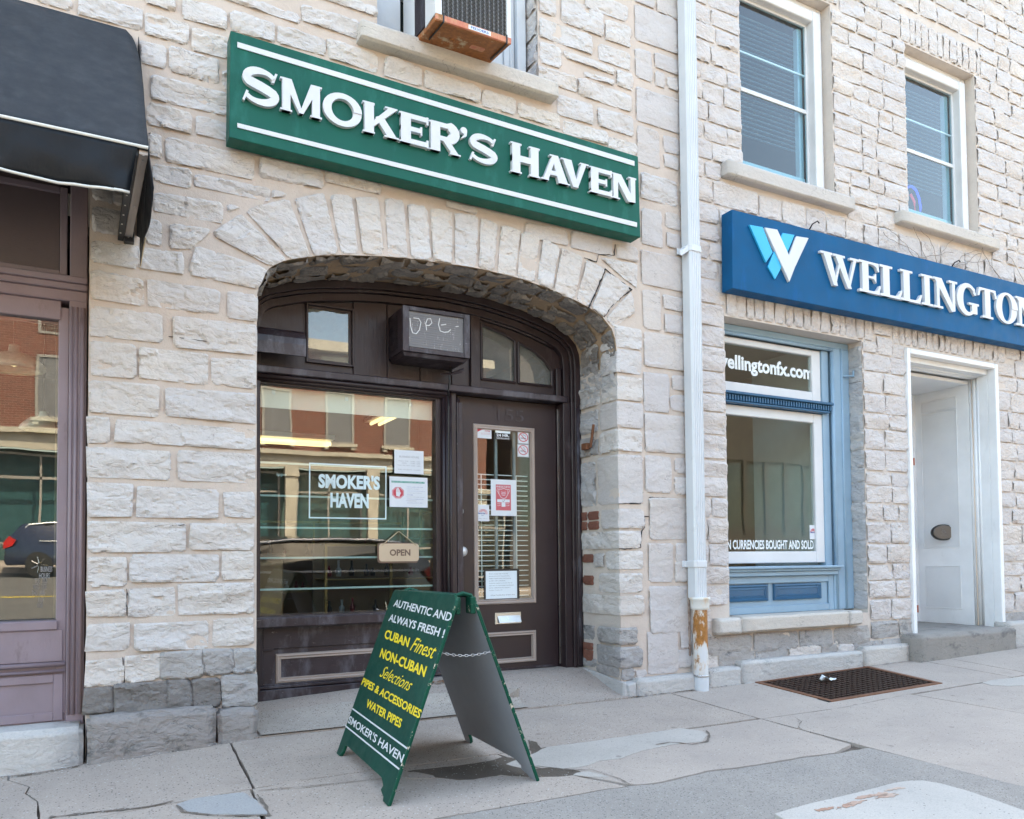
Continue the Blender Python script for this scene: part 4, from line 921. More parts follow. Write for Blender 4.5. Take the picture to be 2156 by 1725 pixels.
def dist_(s): return math.hypot((s[0]+s[1])/2, 4.8)
def seen(s):
    x, z = (s[0]+s[1])/2, (s[2]+s[3])/2; v = Vector((x, 0, z))-CP; d = v.dot(cf); px = CX+F*v.dot(cr)/d; py = CY-F*v.dot(cu)/d
    sg = (4.50 < x < 8.6 and 3.12 < z < 3.82)
    return -30 < px < 2200 and -30 < py < 1740 and not sg
vis = [s for s in clip_ if seen(s)]; hid = [s for s in clip_ if not seen(s)]
vis.sort(key=lambda s: -(s[1]-s[0])*(s[3]-s[2])/dist_(s)**2)
joined = MB()
for k, (a, b, c, d) in enumerate(vis+hid):
    far = (a+b)/2 > 6.7; rs = .020 if not far else .027
    if k >= len(vis): rs = .04
    low = d < .42; mt = 'greystone' if (low and random.random() < .6) else 'stone2'
    kw = dict(depth=random.uniform(.012, .030), res=rs, rough=1.1, irr=.8, soft=.022)
    if k < 300: rstone(a, b, c, d, bB, mat=mt, **kw)
    else:
        vs, fs = stone(quadsurf(Vector((a, 0, d)), Vector((b, 0, d)), Vector((b, 0, c)), Vector((a, 0, c))), b-a, d-c, mat=None, parent=None, name=None, **kw)
        joined.add(vs, fs)
o = joined.build('small_stones', 'stone2', bB, smooth=True); kind(o, 'stuff')
print('stones right', len(vis), len(hid))
# reveal stones right of the blue window
z = .53
while z < 2.9:
    h = random.choice([.14, .16, .18])
    stone(lambda u, v, z=z, h=h: (Vector((BW[1], .145-u*.145, min(2.95, z+h)*(1-v)+z*v)), Vector((-1, 0, 0))), .145, h-.01, .012, .018, 'reveal', bB, 1.0, .7, soft=.02)
    z += h
for o_, s in zip((U1, U2), sills_): block('window_sill', 'sill', bB, s[0], s[1], -.09, .14, s[2], s[3], 20+s[0], .003, .006, 8)
sx1 = Z('b1', 1185, 590, -.07).x; sx0 = 4.36
block('window_sill', 'sill', bB, 4.62, 5.86, -.075, .2, .405, .527, 31, .004, .010, 10)
block('window_sill', 'sill', bB, 5.868, sx1, -.075, .2, .405, .527, 33, .004, .010, 8)
block('window_sill', 'sill', bB, sx0, 4.612, -.075, .2, .40, .525, 35, .004, .010, 6)
for a, b in ((4.32, 4.78), (4.80, 5.30), (5.32, 5.72), (5.74, 6.20)): rstone(a, b, .235, .385, bB, depth=.016, mat='greystone', res=.02, soft=.02)
# plinth course
px_ = [4.235, Z('b1', 455, 900, -.09).x, Z('b1', 1190, 830, -.09).x, Z('b1', 1475, 800, -.09).x]
for i in range(3):
    zt = [.165, .20, .225][i]
    block('plinth_stone', 'plinth', bB, px_[i]+.004, px_[i+1]-.004, -.09, .05, -.05, zt-.02, 41+i, .005, .012, 10)
block('plinth_stone', 'plinth', bB, 8.16, 9.9, -.09, .05, .0, .33, 47, .005, .012, 10)
MB().box(SEAM+.01, 14, 3.6, 13, -.5, 9.5).box(SEAM+.01, 14, 1.5, 3.6, 3.4, 9.5).box(SEAM+.01, 14, .02, 13, 9.45, 9.6).build('building_shade_bulk', 'mortar2', bB)  # unseen mass added behind this front too, to shade the street side

# ================================================================== DARK BROWN SHOPFRONT IN THE ARCH
sf = thing('shopfront', 'dark brown timber shopfront filling the wide stone arch', 'shopfront', (2.2, .6, .15))
def inset(poly, k):
    out = []
    for i, (a, b) in enumerate(poly):
        p = poly[max(0, i-1)]; q = poly[min(len(poly)-1, i+1)]; d = Vector((q[0]-p[0], q[1]-p[1])).normalized(); out.append((a+d.y*k, b-d.x*k))
    return out
AR2 = [(AXL, .15), (AXL, 1.5)]+ARC+[(AXR, 1.5), (AXR, .17)]
AR2 = [(a, b) for a, b in AR2]
def archcasing(name, k0, k1, y0, y1, mat='brown'):
    A = inset(AR2, k0); B = inset(AR2, k1); n = len(A); vs = [(a, y0, b) for a, b in A]+[(a, y0, b) for a, b in B]+[(a, y1, b) for a, b in A]+[(a, y1, b) for a, b in B]
    fs = []
    for i in range(n-1): fs += [(i, i+1, n+i+1, n+i), (n+i, n+i+1, 3*n+i+1, 3*n+i), (i, 2*n+i, 2*n+i+1, i+1)]
    return MB().add(vs, fs).build(name, mat, sf, .003)
archcasing('arch_casing', .0, .055, .490, .62)
archcasing('arch_moulding', .055, .075, .515, .62)
archcasing('arch_frame', .075, .125, .545, .62)
# tympanum boards with openings for the panes
tp = [(AXL+.02, 2.28)]+[p for p in inset(ARC, .09) if p[1] > 2.30]+[(AXR-.10, 2.28)]
tp = [(max(AXL+.01, min(AXR-.06, a)), b) for a, b in tp]
LP = (Z('dd', 647, 700, .6).x, Z('dd', 735, 700, .6).x, 2.385, 2.735)
rp = [(2.655, 2.375), (2.945, 2.375), (2.945, 2.70), (2.87, 2.735), (2.76, 2.765), (2.655, 2.79)]
rp2 = [(2.975, 2.375), (3.275, 2.375), (3.275, 2.50), (3.20, 2.585), (3.10, 2.645), (2.975, 2.69)]
bm = bmesh.new(); E_ = []
for plg in [tp, rh(*LP), rp, rp2]:
    vs = [bm.verts.new((a, .60, b)) for a, b in plg]; E_ += [bm.edges.new((vs[i], vs[(i+1) % len(vs)])) for i in range(len(vs))]
bmesh.ops.triangle_fill(bm, use_beauty=True, edges=E_, normal=(0, -1, 0)); bmesh.ops.solidify(bm, geom=bm.faces[:], thickness=.02)
me = bpy.data.meshes.new('transom_panel'); bm.to_mesh(me); bm.free(); tpo = link('transom_panel', me, 'brown', sf)
frame('pane_frame', 'brown', sf, LP[0]-.012, LP[1]+.03, LP[2]-.03, LP[3]+.03, .014, .575, .60)
box('pane', 'glassdirty', sf, LP[0], LP[1], .612, .616, LP[2], LP[3], 0)
for q in (rp, rp2):
    MB().prism(q, lambda u, v, d: (u, .617-d, v), 0, .004).build('pane', 'glassdirty', sf)
    b = MB(); n = len(q)
    for i in range(n):
        p0 = Vector((q[i][0], .592, q[i][1])); p1 = Vector((q[(i+1) % n][0], .592, q[(i+1) % n][1])); b.tube([p0, p1], .010, 6)
    b.build('pane_bead', 'brown', sf)
MB().prism([(AXL+.03, 2.30), (1.30, 2.30), (1.30, 2.80), (1.05, 2.76), (AXL+.06, 2.58)], lambda u, v, d: (u, .598-d, v), 0, .012).build('board', 'brown', sf, .002)
for a, b, zt in ((1.655, 1.90, 2.87), (1.905, 2.15, 2.885), (2.155, 2.40, 2.885), (2.405, 2.62, 2.87)): box('board', 'brown', sf, a, b, .586, .598, 2.295, zt, .003)
box('post', 'brown', sf, 2.55, 2.63, .56, .60, 2.29, 2.86, .004); box('post', 'brown', sf, 3.30, 3.345, .56, .60, 2.29, 2.52, .004)
MB().tube([(p[0], .585, p[1]) for p in inset(ARC, .125) if 2.6 < p[0] < 3.33 and p[1] > 2.4], .014, 6).build('arched_bead', 'brown', sf, smooth=True)
# transom bar
MB().box(AXL, AXR-.12, .50, .62, 2.238, 2.288).build('transom_bar', 'brownworn', sf, .006)
MB().tube([(AXL, .535, 2.222), (2.36, .535, 2.222)], .018, 10).tube([(AXL, .55, 2.20), (2.36, .55, 2.20)], .012, 8).build('transom_moulding', 'brown', sf, smooth=True)
# shop window
wf = frame('shop_window', 'brown', sf, .915, 2.335, .585, 2.215, .07, .565, .64, .004, wb=.06, wt=.04)
MB().tube([(2.318, .55, .62), (2.318, .55, 2.19)], .014, 8).tube([(2.345, .545, .60), (2.345, .545, 2.22)], .017, 8).build('window_moulding', 'brown', wf, smooth=True)
MB().hexa([(.985, .636, .63), (2.275, .636, .63), (2.275, .642, .63), (.985, .642, .63), (.985, .598, 2.185), (2.275, .598, 2.185), (2.275, .604, 2.185), (.985, .604, 2.185)]).build('pane', 'glass', wf)
frame('pane_bead', 'brown', wf, .975, 2.285, .63, 2.19, .016, .60, .618, .002)
for i, zc in enumerate([Z('w4', 600, [630, 845, 1055, 1255, 1462][k], .63).z for k in range(5)]):
    box('glass_stripe', 'stripe', wf, .99, 2.27, .645, .6465, zc-.0065, zc+.0065, 0)
# lower part
box('window_ledge', 'brownworn', sf, AXL, 2.36, .49, .62, .575, .642, .008)
box('stall_riser', 'brownworn', sf, AXL, 2.44, .60, .64, .10, .575, 0)
box('bottom_rail', 'brownworn', sf, AXL, 2.44, .565, .60, .03, .165, .004); box('bottom_rail', 'brownworn', sf, AXL, 2.44, .58, .60, .17, .19, .004)
frame('stall_frame', 'brownworn', sf, AXL, 2.40, .19, .57, .15, .585, .60, .003, wb=.01, wt=.14)
moulding('panel_moulding', 'beige', sf, 1.125, 2.18, .200, .395, [(0, 0), (.004, .012), (.016, .016), (.024, .008), (.034, .010), (.038, 0)], .60)
box('cross_rail', 'brownworn', sf, AXL, 1.11, .584, .60, .42, .435, .002)
# post between window and door
MB().box(2.36, 2.425, .55, .64, .10, 2.24).build('door_post', 'brown', sf, .006)
MB().tube([(2.372, .545, .12), (2.372, .545, 2.235)], .012, 8).tube([(2.44, .56, .12), (2.44, .56, 2.2)], .016, 8).build('post_moulding', 'brown', sf, smooth=True)
MB().box(2.425, 2.47, .545, .575, .15, 2.17).build('door_stop', 'brownworn', sf, .003)
MB().box(3.335, 3.40, .52, .66, .15, 2.245).box(3.40, 3.43, .50, .66, .15, 2.245).build('door_jamb', 'brown', sf, .004)
MB().tube([(3.455, .497, .16), (3.455, .497, 2.2)], .020, 8).build('jamb_moulding', 'brownworn', sf, smooth=True)
box('weather_strip', 'metal', sf, 3.326, 3.334, .60, .606, .18, 2.2, 0)
box('threshold', 'metal', sf, 2.46, 3.40, .56, .66, .135, .152, .003)
# door
DX0, DX1, DZ0, DZ1 = 2.468, 3.326, .158, 2.232
GXa, GXb, GZa, GZb = 2.597, 3.122, .668, 2.030
dr = MB(); Y0, Y1 = .622, .662
dr.box(DX0, GXa, Y0, Y1, DZ0, DZ1).box(GXb, DX1, Y0, Y1, DZ0, DZ1).box(GXa, GXb, Y0, Y1, DZ0, .212).box(GXa, GXb, Y0, Y1, .452, GZa).box(GXa, GXb, Y0, Y1, GZb, DZ1).box(GXa, GXb, Y0+.012, Y1, .212, .452)
door = dr.build('door', 'browndoor', sf, 0)
moulding('glass_moulding', 'beige', door, GXa-.005, GXb+.005, GZa-.005, GZb+.005, [(0, 0), (.003, .010), (.012, .014), (.022, .010), (.032, .012), (.040, -.006)], Y0)
box('pane', 'glass', door, GXa+.03, GXb-.03, Y0+.006, Y0+.011, GZa+.03, GZb-.03, 0)
moulding('panel_moulding', 'beige', door, 2.60, 3.122, .212, .452, [(0, 0), (.003, .010), (.012, .012), (.020, .006), (.030, .008), (.036, -.010)], Y0)
p = Z('d3', 408, 1395, .61)
sl_ = MB().box(2.765, 2.990, Y0-.004, Y0, .512, .600).build('mail_slot', 'metal', door, .002)
MB().hexa([(2.795, Y0-.022, .522), (2.985, Y0-.022, .522), (2.980, Y0-.008, .522), (2.80, Y0-.008, .522), (2.785, Y0-.004, .575), (2.98, Y0-.004, .575), (2.98, Y0-.003, .575), (2.785, Y0-.003, .575)]).build('flap', 'metal', sl_, .001)
k = Z('d3', 135, 1017, .58)
MB().lathe([(.0, .0), (.042, 0), (.042, -.006), (.016, -.010), (.016, -.028), (.030, -.034), (.039, -.048), (.037, -.062), (.022, -.074), (0, -.078)], (k.x, Y0, k.z), 'Y', 22).build('door_knob', 'knobsteel', door, smooth=True)
k = Z('d3', 122, 768, .61)
MB().lathe([(0, 0), (.034, 0), (.034, -.008), (.022, -.012), (.021, -.016), (0, -.016)], (k.x, Y0, k.z), 'Y', 20).build('deadbolt', 'knobsteel', door, smooth=True)
fnD = lambda u, v, d: (u, Y0-d, v)
text('155', 'brownworn', 'house_number', door, (2.80, 3.03, 2.075, 2.165), fnD, ext=.006, off=.0)
for zt in np.linspace(.3, 2.1, 12): pass
box('kick_strip', 'brownworn', door, DX0+.01, DX1-.01, Y0-.004, Y0, DZ0, DZ0+.018, .001)
# panes' venetian blind behind the door glass
bl = MB()
z0 = Z('d5', 450, 975, .69).z; z1 = Z('d3', 400, 1290, .69).z; nsl = 25
for i in range(nsl):
    zz = z0+(z1-z0)*i/(nsl-1); MB().box(2.63, 3.10, .69, .705, zz-.0035, zz+.0035).build('blind_slat', 'blind', sf)
for x_ in (2.69, 2.995): box('blind_cord', 'blind', sf, x_-.004, x_+.004, .686, .69, z1, z0, 0)
for x_ in (2.805, 2.965): box('security_bar', 'grey', sf, x_-.010, x_+.010, .655, .675, .66, 2.05, 0)

# ---- things fixed to the shopfront
bxs = thing('light_box', 'brown box-shaped lamp housing over the door with chalky scrawl on its ribbed grey face', 'light box', (2.16, .45, 2.58))
bx0, bx1, bz0, bz1, by = 1.912, 2.410, 2.436, 2.742, .30
MB().box(bx0, bx0+.022, by, .586, bz0, bz1).box(bx1-.022, bx1, by, .586, bz0, bz1).box(bx0+.022, bx1-.022, by, .586, bz1-.02, bz1).box(bx0+.022, bx1-.022, by, .586, bz0, bz0+.02).build('housing', 'brownworn', bxs, .004)
frame('face_frame', 'brownworn', bxs, bx0-.004, bx1+.004, bz0-.004, bz1+.004, .046, by-.016, by, .003, wb=.034, wt=.03)
box('face', 'grease', bxs, bx0+.03, bx1-.03, by-.001, by+.004, bz0+.02, bz1-.02, 0)
for i in range(15):
    zz = bz0+.035+i*.0157; box('rib', 'grease', bxs, bx0+.044, bx1-.044, by-.004, by-.001, zz, zz+.004, 0)
fnb = lambda u, v, d: (u, by-.0045-d, v)
def scrawl(pts, w=.006): 
    b = MB()
    P_ = [Z('a2', x, y, by-.006) for x, y in pts]
    for i, q in enumerate(ribbon([(p.x+random.uniform(-.002, .002), p.z+random.uniform(-.002, .002)) for p in P_], w)): b.prism(q, fnb, 0, .001+.0001*(i % 3))
    return b.build('chalk_scrawl', 'white', bxs)
scrawl([(72, 810), (78, 870), (95, 920), (120, 925), (145, 895), (155, 840), (140, 815), (100, 810)]); scrawl([(195, 900), (190, 850), (200, 815), (225, 815), (235, 845), (215, 865), (195, 865)])
scrawl([(290, 810), (285, 860), (295, 905), (325, 915), (355, 912), (372, 895)]); scrawl([(300, 860), (340, 855)]); scrawl([(410, 875), (430, 870)])
scrawl([(260, 1060), (330, 1068), (400, 1075), (460, 1082)], .012)
for i in range(16):
    zz = bz0+.04+i*.0155; box('louvre', 'brownworn', bxs, bx0-.004, bx0-.001, .40, .56, zz, zz+.006, 0)
MB().hexa([(bx0+.02, by+.02, bz0-.03), (bx1-.02, by+.02, bz0-.03), (bx1-.02, .58, bz0-.03), (bx0+.02, .58, bz0-.03), (bx0, by, bz0-.004), (bx1, by, bz0-.004), (bx1, .585, bz0-.004), (bx0, .585, bz0-.004)]).build('drip_pan', 'brownworn', bxs, .004)
cbp = [Z('z5', x, y, .47) for x, y in [(1100, 665), (1093, 700), (1095, 740), (1085, 790), (1088, 870), (1088, 1000), (1088, 1120)]]+[Z('z6', 1088, y, .47) for y in (300, 700, 905)]
cb = MB().tube(cbp, .007, 6).build('power_cable', 'black', None, smooth=True); tag(cb, 'thin dark cable running down the brown post beside the door', 'cable')
br = MB().tube([Z('z5', 1045, 700, .50), Z('z5', 1100, 700, .46), Z('z5', 1165, 675, .45)], .008, 5).tube([Z('z5', 1100, 704, .46), Z('z5', 1160, 690, .45)], .006, 5).build('cable_bracket', 'brownworn', None); tag(br, 'bent rusty bracket holding the cable under the light box', 'bracket')
vh = thing('vent_hood', 'rounded dark metal vent hood beside the transom pane at the arch corner', 'vent hood', (1.1, .5, 2.4))
pr = [(.600, 2.535), (.52, 2.535), (.47, 2.525), (.43, 2.50), (.405, 2.46), (.40, 2.42), (.40, 2.345), (.41, 2.345), (.41, 2.42), (.44, 2.49), (.60, 2.52)]
MB().prism(pr, lambda u, v, d: (.905+d, u, v), 0, .375).build('hood', 'brownworn', vh, smooth=False)
# papers and signs on the glass
def paper(name, label, cat, reg, p0, p1, Y, mat='paper', curl=.0, group=None):
    a = Z(reg, p0[0], p0[1], Y); b = Z(reg, p1[0], p1[1], Y); x0, x1, z0, z1 = a.x, b.x, b.z, a.z
    t = thing(name, label, cat, ((x0+x1)/2, Y, z0), group)
    box('sheet', mat, t, x0, x1, Y, Y+.0012, z0, z1, 0)
    return t, (x0, x1, z0, z1), (lambda u, v, d: (x0+(x1-x0)*u, Y-.0004-d, z0+(z1-z0)*v))
YG = .590
t, bb, fn = paper('hours_notice', 'white sheet with printed business hours taped high on the shop window', 'notice', 'w4', (978, 520), (1178, 690), YG)
text('BUSINESS HOURS', 'inkpale', 'lettering', t, (.17, .84, .68, .76), fn, .0004, .01)
for s_, v_, u0_, u1_ in (('MON, TUE   10:00 - 6:00', .50, .14, .88), ('WED      12:00 - 6:00', .42, .25, .88), ('THU, FRI, SAT 10:00 - 6:00', .32, .10, .88), ('SUN, HOLIDAYS : CLOSED', .14, .12, .89)): text(s_, 'inkpale', 'lettering', t, (u0_, u1_, v_, v_+.055), fn, .0004)
t, bb, fn = paper('health_notice', 'white notice with a red stop hand and green heading taped on the shop window', 'notice', 'w4', (945, 702), (1205, 916), YG-.002)
MB().prism(rc(.05, .92, .80, .86), fn, 0, .0003).build('heading', 'tealink', t); text('HELP US LIMIT THE SPREAD OF COVID-19', 'paper', 'lettering', t, (.06, .91, .81, .85), fn, .0006)
oct_ = [(.22+.165*math.cos(math.radians(22.5+45*i)), .47+.20*math.sin(math.radians(22.5+45*i))) for i in range(8)]
MB().prism(oct_, fn, 0, .0003).build('stop_octagon', 'red', t)
MB().prism([(.22+.15*math.cos(math.radians(22.5+45*i)), .47+.18*math.sin(math.radians(22.5+45*i))) for i in range(8)], fn, 0, .0005).build('octagon_ring', 'paper', t)
MB().prism([(.22+.14*math.cos(math.radians(22.5+45*i)), .47+.168*math.sin(math.radians(22.5+45*i))) for i in range(8)], fn, 0, .0007).build('octagon_field', 'red', t)
hd = MB().prism([(.17, .36), (.26, .34), (.28, .48), (.17, .50)], fn, 0, .0010)
for k, (u, l) in enumerate(((.178, .60), (.205, .63), (.232, .62), (.259, .57))): hd.prism(rc(u-.011, u+.009, .44, l), fn, 0, .0012+.0001*k)
hd.prism([(.26, .38), (.30, .47), (.285, .49), (.25, .43)], fn, 0, .0017); hd.build('hand', 'paper', t)
for i, s_ in enumerate(('Have you travelled outside Canada', 'in the last 14 days?', 'Have you been in close contact with a confirmed', 'or probable case of COVID-19?', 'OR', 'Do you have a fever, cough, runny nose,', 'sore throat or shortness of breath?', 'If YES, STOP', 'please leave and call from home')): text(s_, 'ink' if i % 2 else 'blueink', 'lettering', t, (.46-.02*(i % 2), .60+.33*min(1, len(s_)/40), .66-i*.066, .685-i*.066), fn, .0004)
# vinyl frame and shop name on the window
vn = thing('window_lettering', "pale framed window lettering reading SMOKER'S HAVEN", 'window lettering', (1.6, .62, 1.3))
a = Z('w4', 397, 597, .612); b = Z('w4', 926, 996, .612); x0, x1, z0, z1 = a.x, b.x, b.z, a.z-.012; t_ = .009
fv = lambda u, v, d: (u, .641-.0258*(v-.63)-.0045-d, v)
MB().prism(rc(x0, x1, z0, z0+t_), fv, 0, .0006).build('frame_line', 'vinyl', vn); MB().prism(rc(x0, x1, z1-t_, z1), fv, 0, .0006).build('frame_line', 'vinyl', vn)
MB().prism(rc(x0, x0+t_, z0, z1), fv, 0, .0009).build('frame_line', 'vinyl', vn); MB().prism(rc(x1-t_, x1, z0, z1), fv, 0, .0009).build('frame_line', 'vinyl', vn)
a = Z('w4', 460, 785, .618); b = Z('w4', 878, 705, .618); text("SMOKER'S", 'vinyl', 'lettering', vn, (a.x, b.x, a.z+.003, a.z+.103), fv, .001, .045)
a = Z('w4', 542, 915, .618); b = Z('w4', 803, 835, .618); text('HAVEN', 'vinyl', 'lettering', vn, (a.x, b.x, a.z, a.z+.103), fv, .001, .045)
zi = text('ippo', 'vinyl', 'shop_lettering', None, (Z('w4', 177, 690, .9).x, Z('w4', 243, 690, .9).x, Z('w4', 177, 706, .9).z, Z('w4', 177, 678, .9).z), lambda u, v, d: (u, .9-d, v), .001, .02)
tag(zi, 'small pale green lettering ippo glowing inside the dim shop', 'lettering')
# OPEN board on its cord
YG = .590
os_ = thing('open_sign', 'small pale wooden OPEN board hanging from a cord inside the shop window', 'open sign', (2.05, .6, 1.0))
a = Z('w4', 876, 1160, .59); b = Z('w4', 1148, 1280, .59); ox0, ox1, oz0, oz1 = a.x, b.x, b.z, a.z
def rrect(x0, x1, z0, z1, r, n=4):
    o = []
    for cx_, cz_, a0 in ((x1-r, z1-r, 0), (x0+r, z1-r, 90), (x0+r, z0+r, 180), (x1-r, z0+r, 270)):
        o += [(cx_+r*math.cos(math.radians(a0+90*i/n)), cz_+r*math.sin(math.radians(a0+90*i/n))) for i in range(n+1)]
    return o
MB().prism(rrect(ox0-.010, ox1-.002, oz0-.012, oz1+.006, .022), lambda u, v, d: (u, .606-d, v), 0, .006).build('back_board', 'openedge', os_, .001)
MB().prism(rrect(ox0, ox1, oz0, oz1, .022), lambda u, v, d: (u, .600-d, v), 0, .005).build('front_board', 'openwood', os_, .001)
text('OPEN', 'openedge', 'lettering', os_, (ox0+.26*(ox1-ox0), ox0+.78*(ox1-ox0), oz0+.31*(oz1-oz0), oz0+.68*(oz1-oz0)), lambda u, v, d: (u, .595-d, v), .001, .035)
pk = Z('w4', 1008, 1080, .60)
MB().tube([(ox0+.022, .593, oz1-.012), (pk.x-.006, .600, pk.z), (pk.x+.006, .600, pk.z), (ox1-.022, .593, oz1-.012)], .0035, 6).build('cord', 'cord', os_)
# stickers of the door glass (behind the bars' plane, stuck on the pane)
YD = Y0+.0035
def sticker(name, label, cat, p0, p1, mat='paper', reg='d5', Y=YD): return paper(name, label, cat, reg, p0, p1, Y, mat)
t, bb, fn = sticker('member_sticker', 'white and red member sticker CFIB in the top corner of the door glass', 'sticker', (125, 365), (322, 505))
MB().prism([(0, .55), (0, 1), (.75, 1), (.35, .88)], fn, 0, .0003).build('red_corner', 'red', t); text('CFIB', 'pink', 'lettering', t, (.55, .9, .68, .84), fn, .0004, .02)
for v_ in (.56, .48, .40): MB().prism(rc(.3, .9, v_, v_+.012), fn, 0, .0003).build('small_print', 'pink', t)
t, bb, fn = sticker('surveillance_sticker', 'black sticker reading 24 HR. SURVEILLANCE at the top of the door glass', 'sticker', (370, 385), (565, 522), 'black')
MB().prism(rc(0, 1, .68, 1), fn, 0, .0003).build('pale_band', 'palewall', t); text('24 HR.', 'paper', 'lettering', t, (.07, .93, .30, .60), fn, .0004, .04); text('SURVEILLANCE', 'paper', 'lettering', t, (.07, .93, .06, .20), fn, .0004, .02)
def ring(cx_, cz_, r0_, r1_, asp, fn, d=.0004, n=24):
    b = MB()
    for i in range(n):
        a, c = 2*math.pi*i/n, 2*math.pi*(i+1)/n
        b.prism([(cx_+r1_*math.cos(a), cz_+r1_*asp*math.sin(a)), (cx_+r1_*math.cos(c), cz_+r1_*asp*math.sin(c)), (cx_+r0_*math.cos(c), cz_+r0_*asp*math.sin(c)), (cx_+r0_*math.cos(a), cz_+r0_*asp*math.sin(a))], fn, 0, d)
    return b
for k, (p0, p1, mt) in enumerate((((660, 408), (805, 575), 'red'), ((656, 570), (806, 745), 'pink'))):
    t, bb, fn = sticker('no_smoking_sticker', ['square no-smoking sticker, upper of the pair on the door glass', 'square no-vaping sticker, lower of the pair on the door glass'][k], 'sticker', p0, p1)
    frame_ = MB().prism(rc(.02, .98, .02, .04), fn, 0, .0003).prism(rc(.02, .98, .96, .98), fn, 0, .0003).prism(rc(.02, .04, .04, .96), fn, 0, .0003).prism(rc(.96, .98, .04, .96), fn, 0, .0003).build('border', 'ink', t)
    b = ring(.5, .55, .36, .43, .9, fn, .0006); b.prism([(.20, .80), (.24, .84), (.80, .28), (.76, .24)], fn, 0, .0008); b.build('prohibition_ring', mt, t)
    MB().prism(rc(.25, .75, .44, .50), fn, 0, .0004).build('cigarette', 'ink', t)
    s_ = MB()
    for q in ribbon([(.42, .72), (.52, .80), (.56, .68), (.66, .70), (.72, .58)] if k == 0 else [(.5, .76), (.6, .70), (.56, .64), (.7, .60)], .035): s_.prism(q, fn, 0, .0005)
    s_.build('smoke_mark', 'ink', t)
t, bb, fn = sticker('mask_poster', 'white sheet with a red face-mask poster on the door glass', 'poster', (312, 1025), (646, 1505), Y=YD-.001)
MB().prism(rc(.19, .78, .15, .86), fn, 0, .0003).build('red_panel', 'pink', t)
text('WE ARE GLAD TO SEE YOU!', 'paper', 'lettering', t, (.21, .75, .775, .83), fn, .0006, .02)
mk = MB()
for q in ribbon([(.31, .735), (.42, .735), (.50, .76), (.58, .735), (.66, .735), (.66, .60), (.58, .50), (.50, .475), (.40, .50), (.31, .60), (.31, .735)], .014)+ribbon([(.31, .73), (.25, .74), (.23, .70), (.31, .60)], .012)+ribbon([(.66, .73), (.71, .74), (.73, .70), (.66, .60)], .012)+ribbon([(.40, .66), (.49, .645), (.58, .66)], .012)+ribbon([(.40, .62), (.49, .605), (.58, .62)], .012)+ribbon([(.41, .58), (.49, .565), (.57, .58)], .012): mk.prism(q, fn, 0, .0006)
mk.build('mask_drawing', 'paper', t)
MB().prism(rc(.24, .73, .375, .455), fn, 0, .0006).prism(rc(.41, .56, .25, .37), fn, 0, .0006).build('white_field', 'paper', t)
ck = MB()
for q in ribbon([(.44, .415), (.48, .39), (.54, .44)], .014): ck.prism(q, fn, 0, .0009)
ck.build('tick', 'ink', t)
for u0_, u1_, s_ in ((.25, .38, 'MASK'), (.59, .72, 'MASK')): text(s_, 'paper', 'lettering', t, (u0_, u1_, .325, .355), fn, .0006); text('UP', 'paper', 'lettering', t, (u0_, u1_, .27, .30), fn, .0006)
t, bb, fn = sticker('security_sticker', 'white security sticker with pink arcs low on the door glass', 'sticker', (133, 1358), (292, 1572))
for r_ in (.18, .26, .34):
    b = MB()
    for q in ribbon(arcpts(.5, .52, r_, r_*.62, -30, 170, 10), .03): b.prism(q, fn, 0, .0004)
    b.build('arc', 'pink', t)
text('Security', 'blueink', 'lettering', t, (.04, .66, .42, .54), fn, .0008, .03); text('Team', 'blueink', 'lettering', t, (.34, .55, .33, .38), fn, .0008); text('Sales - Service', 'ink', 'lettering', t, (.15, .85, .14, .18), fn, .0004)
t, bb, fn = paper('framed_notice', 'small framed age-limit notice leaning at the foot of the door glass', 'notice', 'd3', (270, 1125), (490, 1308), Y0-.0+.0030, 'black')
MB().prism(rc(.05, .93, .03, .93), fn, 0, .0003).build('card', 'palewall', t)
for i, s_ in enumerate(('Persons younger than 19 are not', 'permitted to enter these premises,', 'except a support person accompanying', 'an adult with a disability.', 'If a person appears to be less than 25', 'years old, we must request identification', 'and be satisfied that the person is', 'at least 19 years old.')): text(s_, 'ink', 'lettering', t, (.14, .14+.72*len(s_)/42, .82-i*.076, .855-i*.076), fn, .0006, .004)
text('AS per Smoke-free Ontario Act', 'ink', 'lettering', t, (.18, .86, .12, .165), fn, .0006, .01)
# inside the shop
rm = thing('shop_interior', 'dim tan shop room behind the brown shop window', 'room', (2, 3, 0))
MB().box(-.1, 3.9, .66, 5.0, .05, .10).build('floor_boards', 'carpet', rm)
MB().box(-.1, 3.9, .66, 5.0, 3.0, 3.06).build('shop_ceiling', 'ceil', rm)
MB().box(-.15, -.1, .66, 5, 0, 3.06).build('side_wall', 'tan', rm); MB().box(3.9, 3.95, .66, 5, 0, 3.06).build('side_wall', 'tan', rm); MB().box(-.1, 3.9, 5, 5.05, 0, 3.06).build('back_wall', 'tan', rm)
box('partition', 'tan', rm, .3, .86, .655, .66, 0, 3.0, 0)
ro = thing('roller_blind', 'cream roller blind drawn up behind the head of the shop window', 'blind', (1.6, .66, 2.1))
box('fabric', 'cream', ro, .98, 2.265, .64, .645, 2.035, 2.165, 0); MB().tube([(.98, .665, 2.165), (2.28, .665, 2.165)], .018, 10).build('roller', 'cream', ro, smooth=True)
for x_ in (1.12, 1.62, 2.10): box('clip', 'vinylw', ro, x_-.012, x_+.012, .634, .640, 2.125, 2.155, .002)
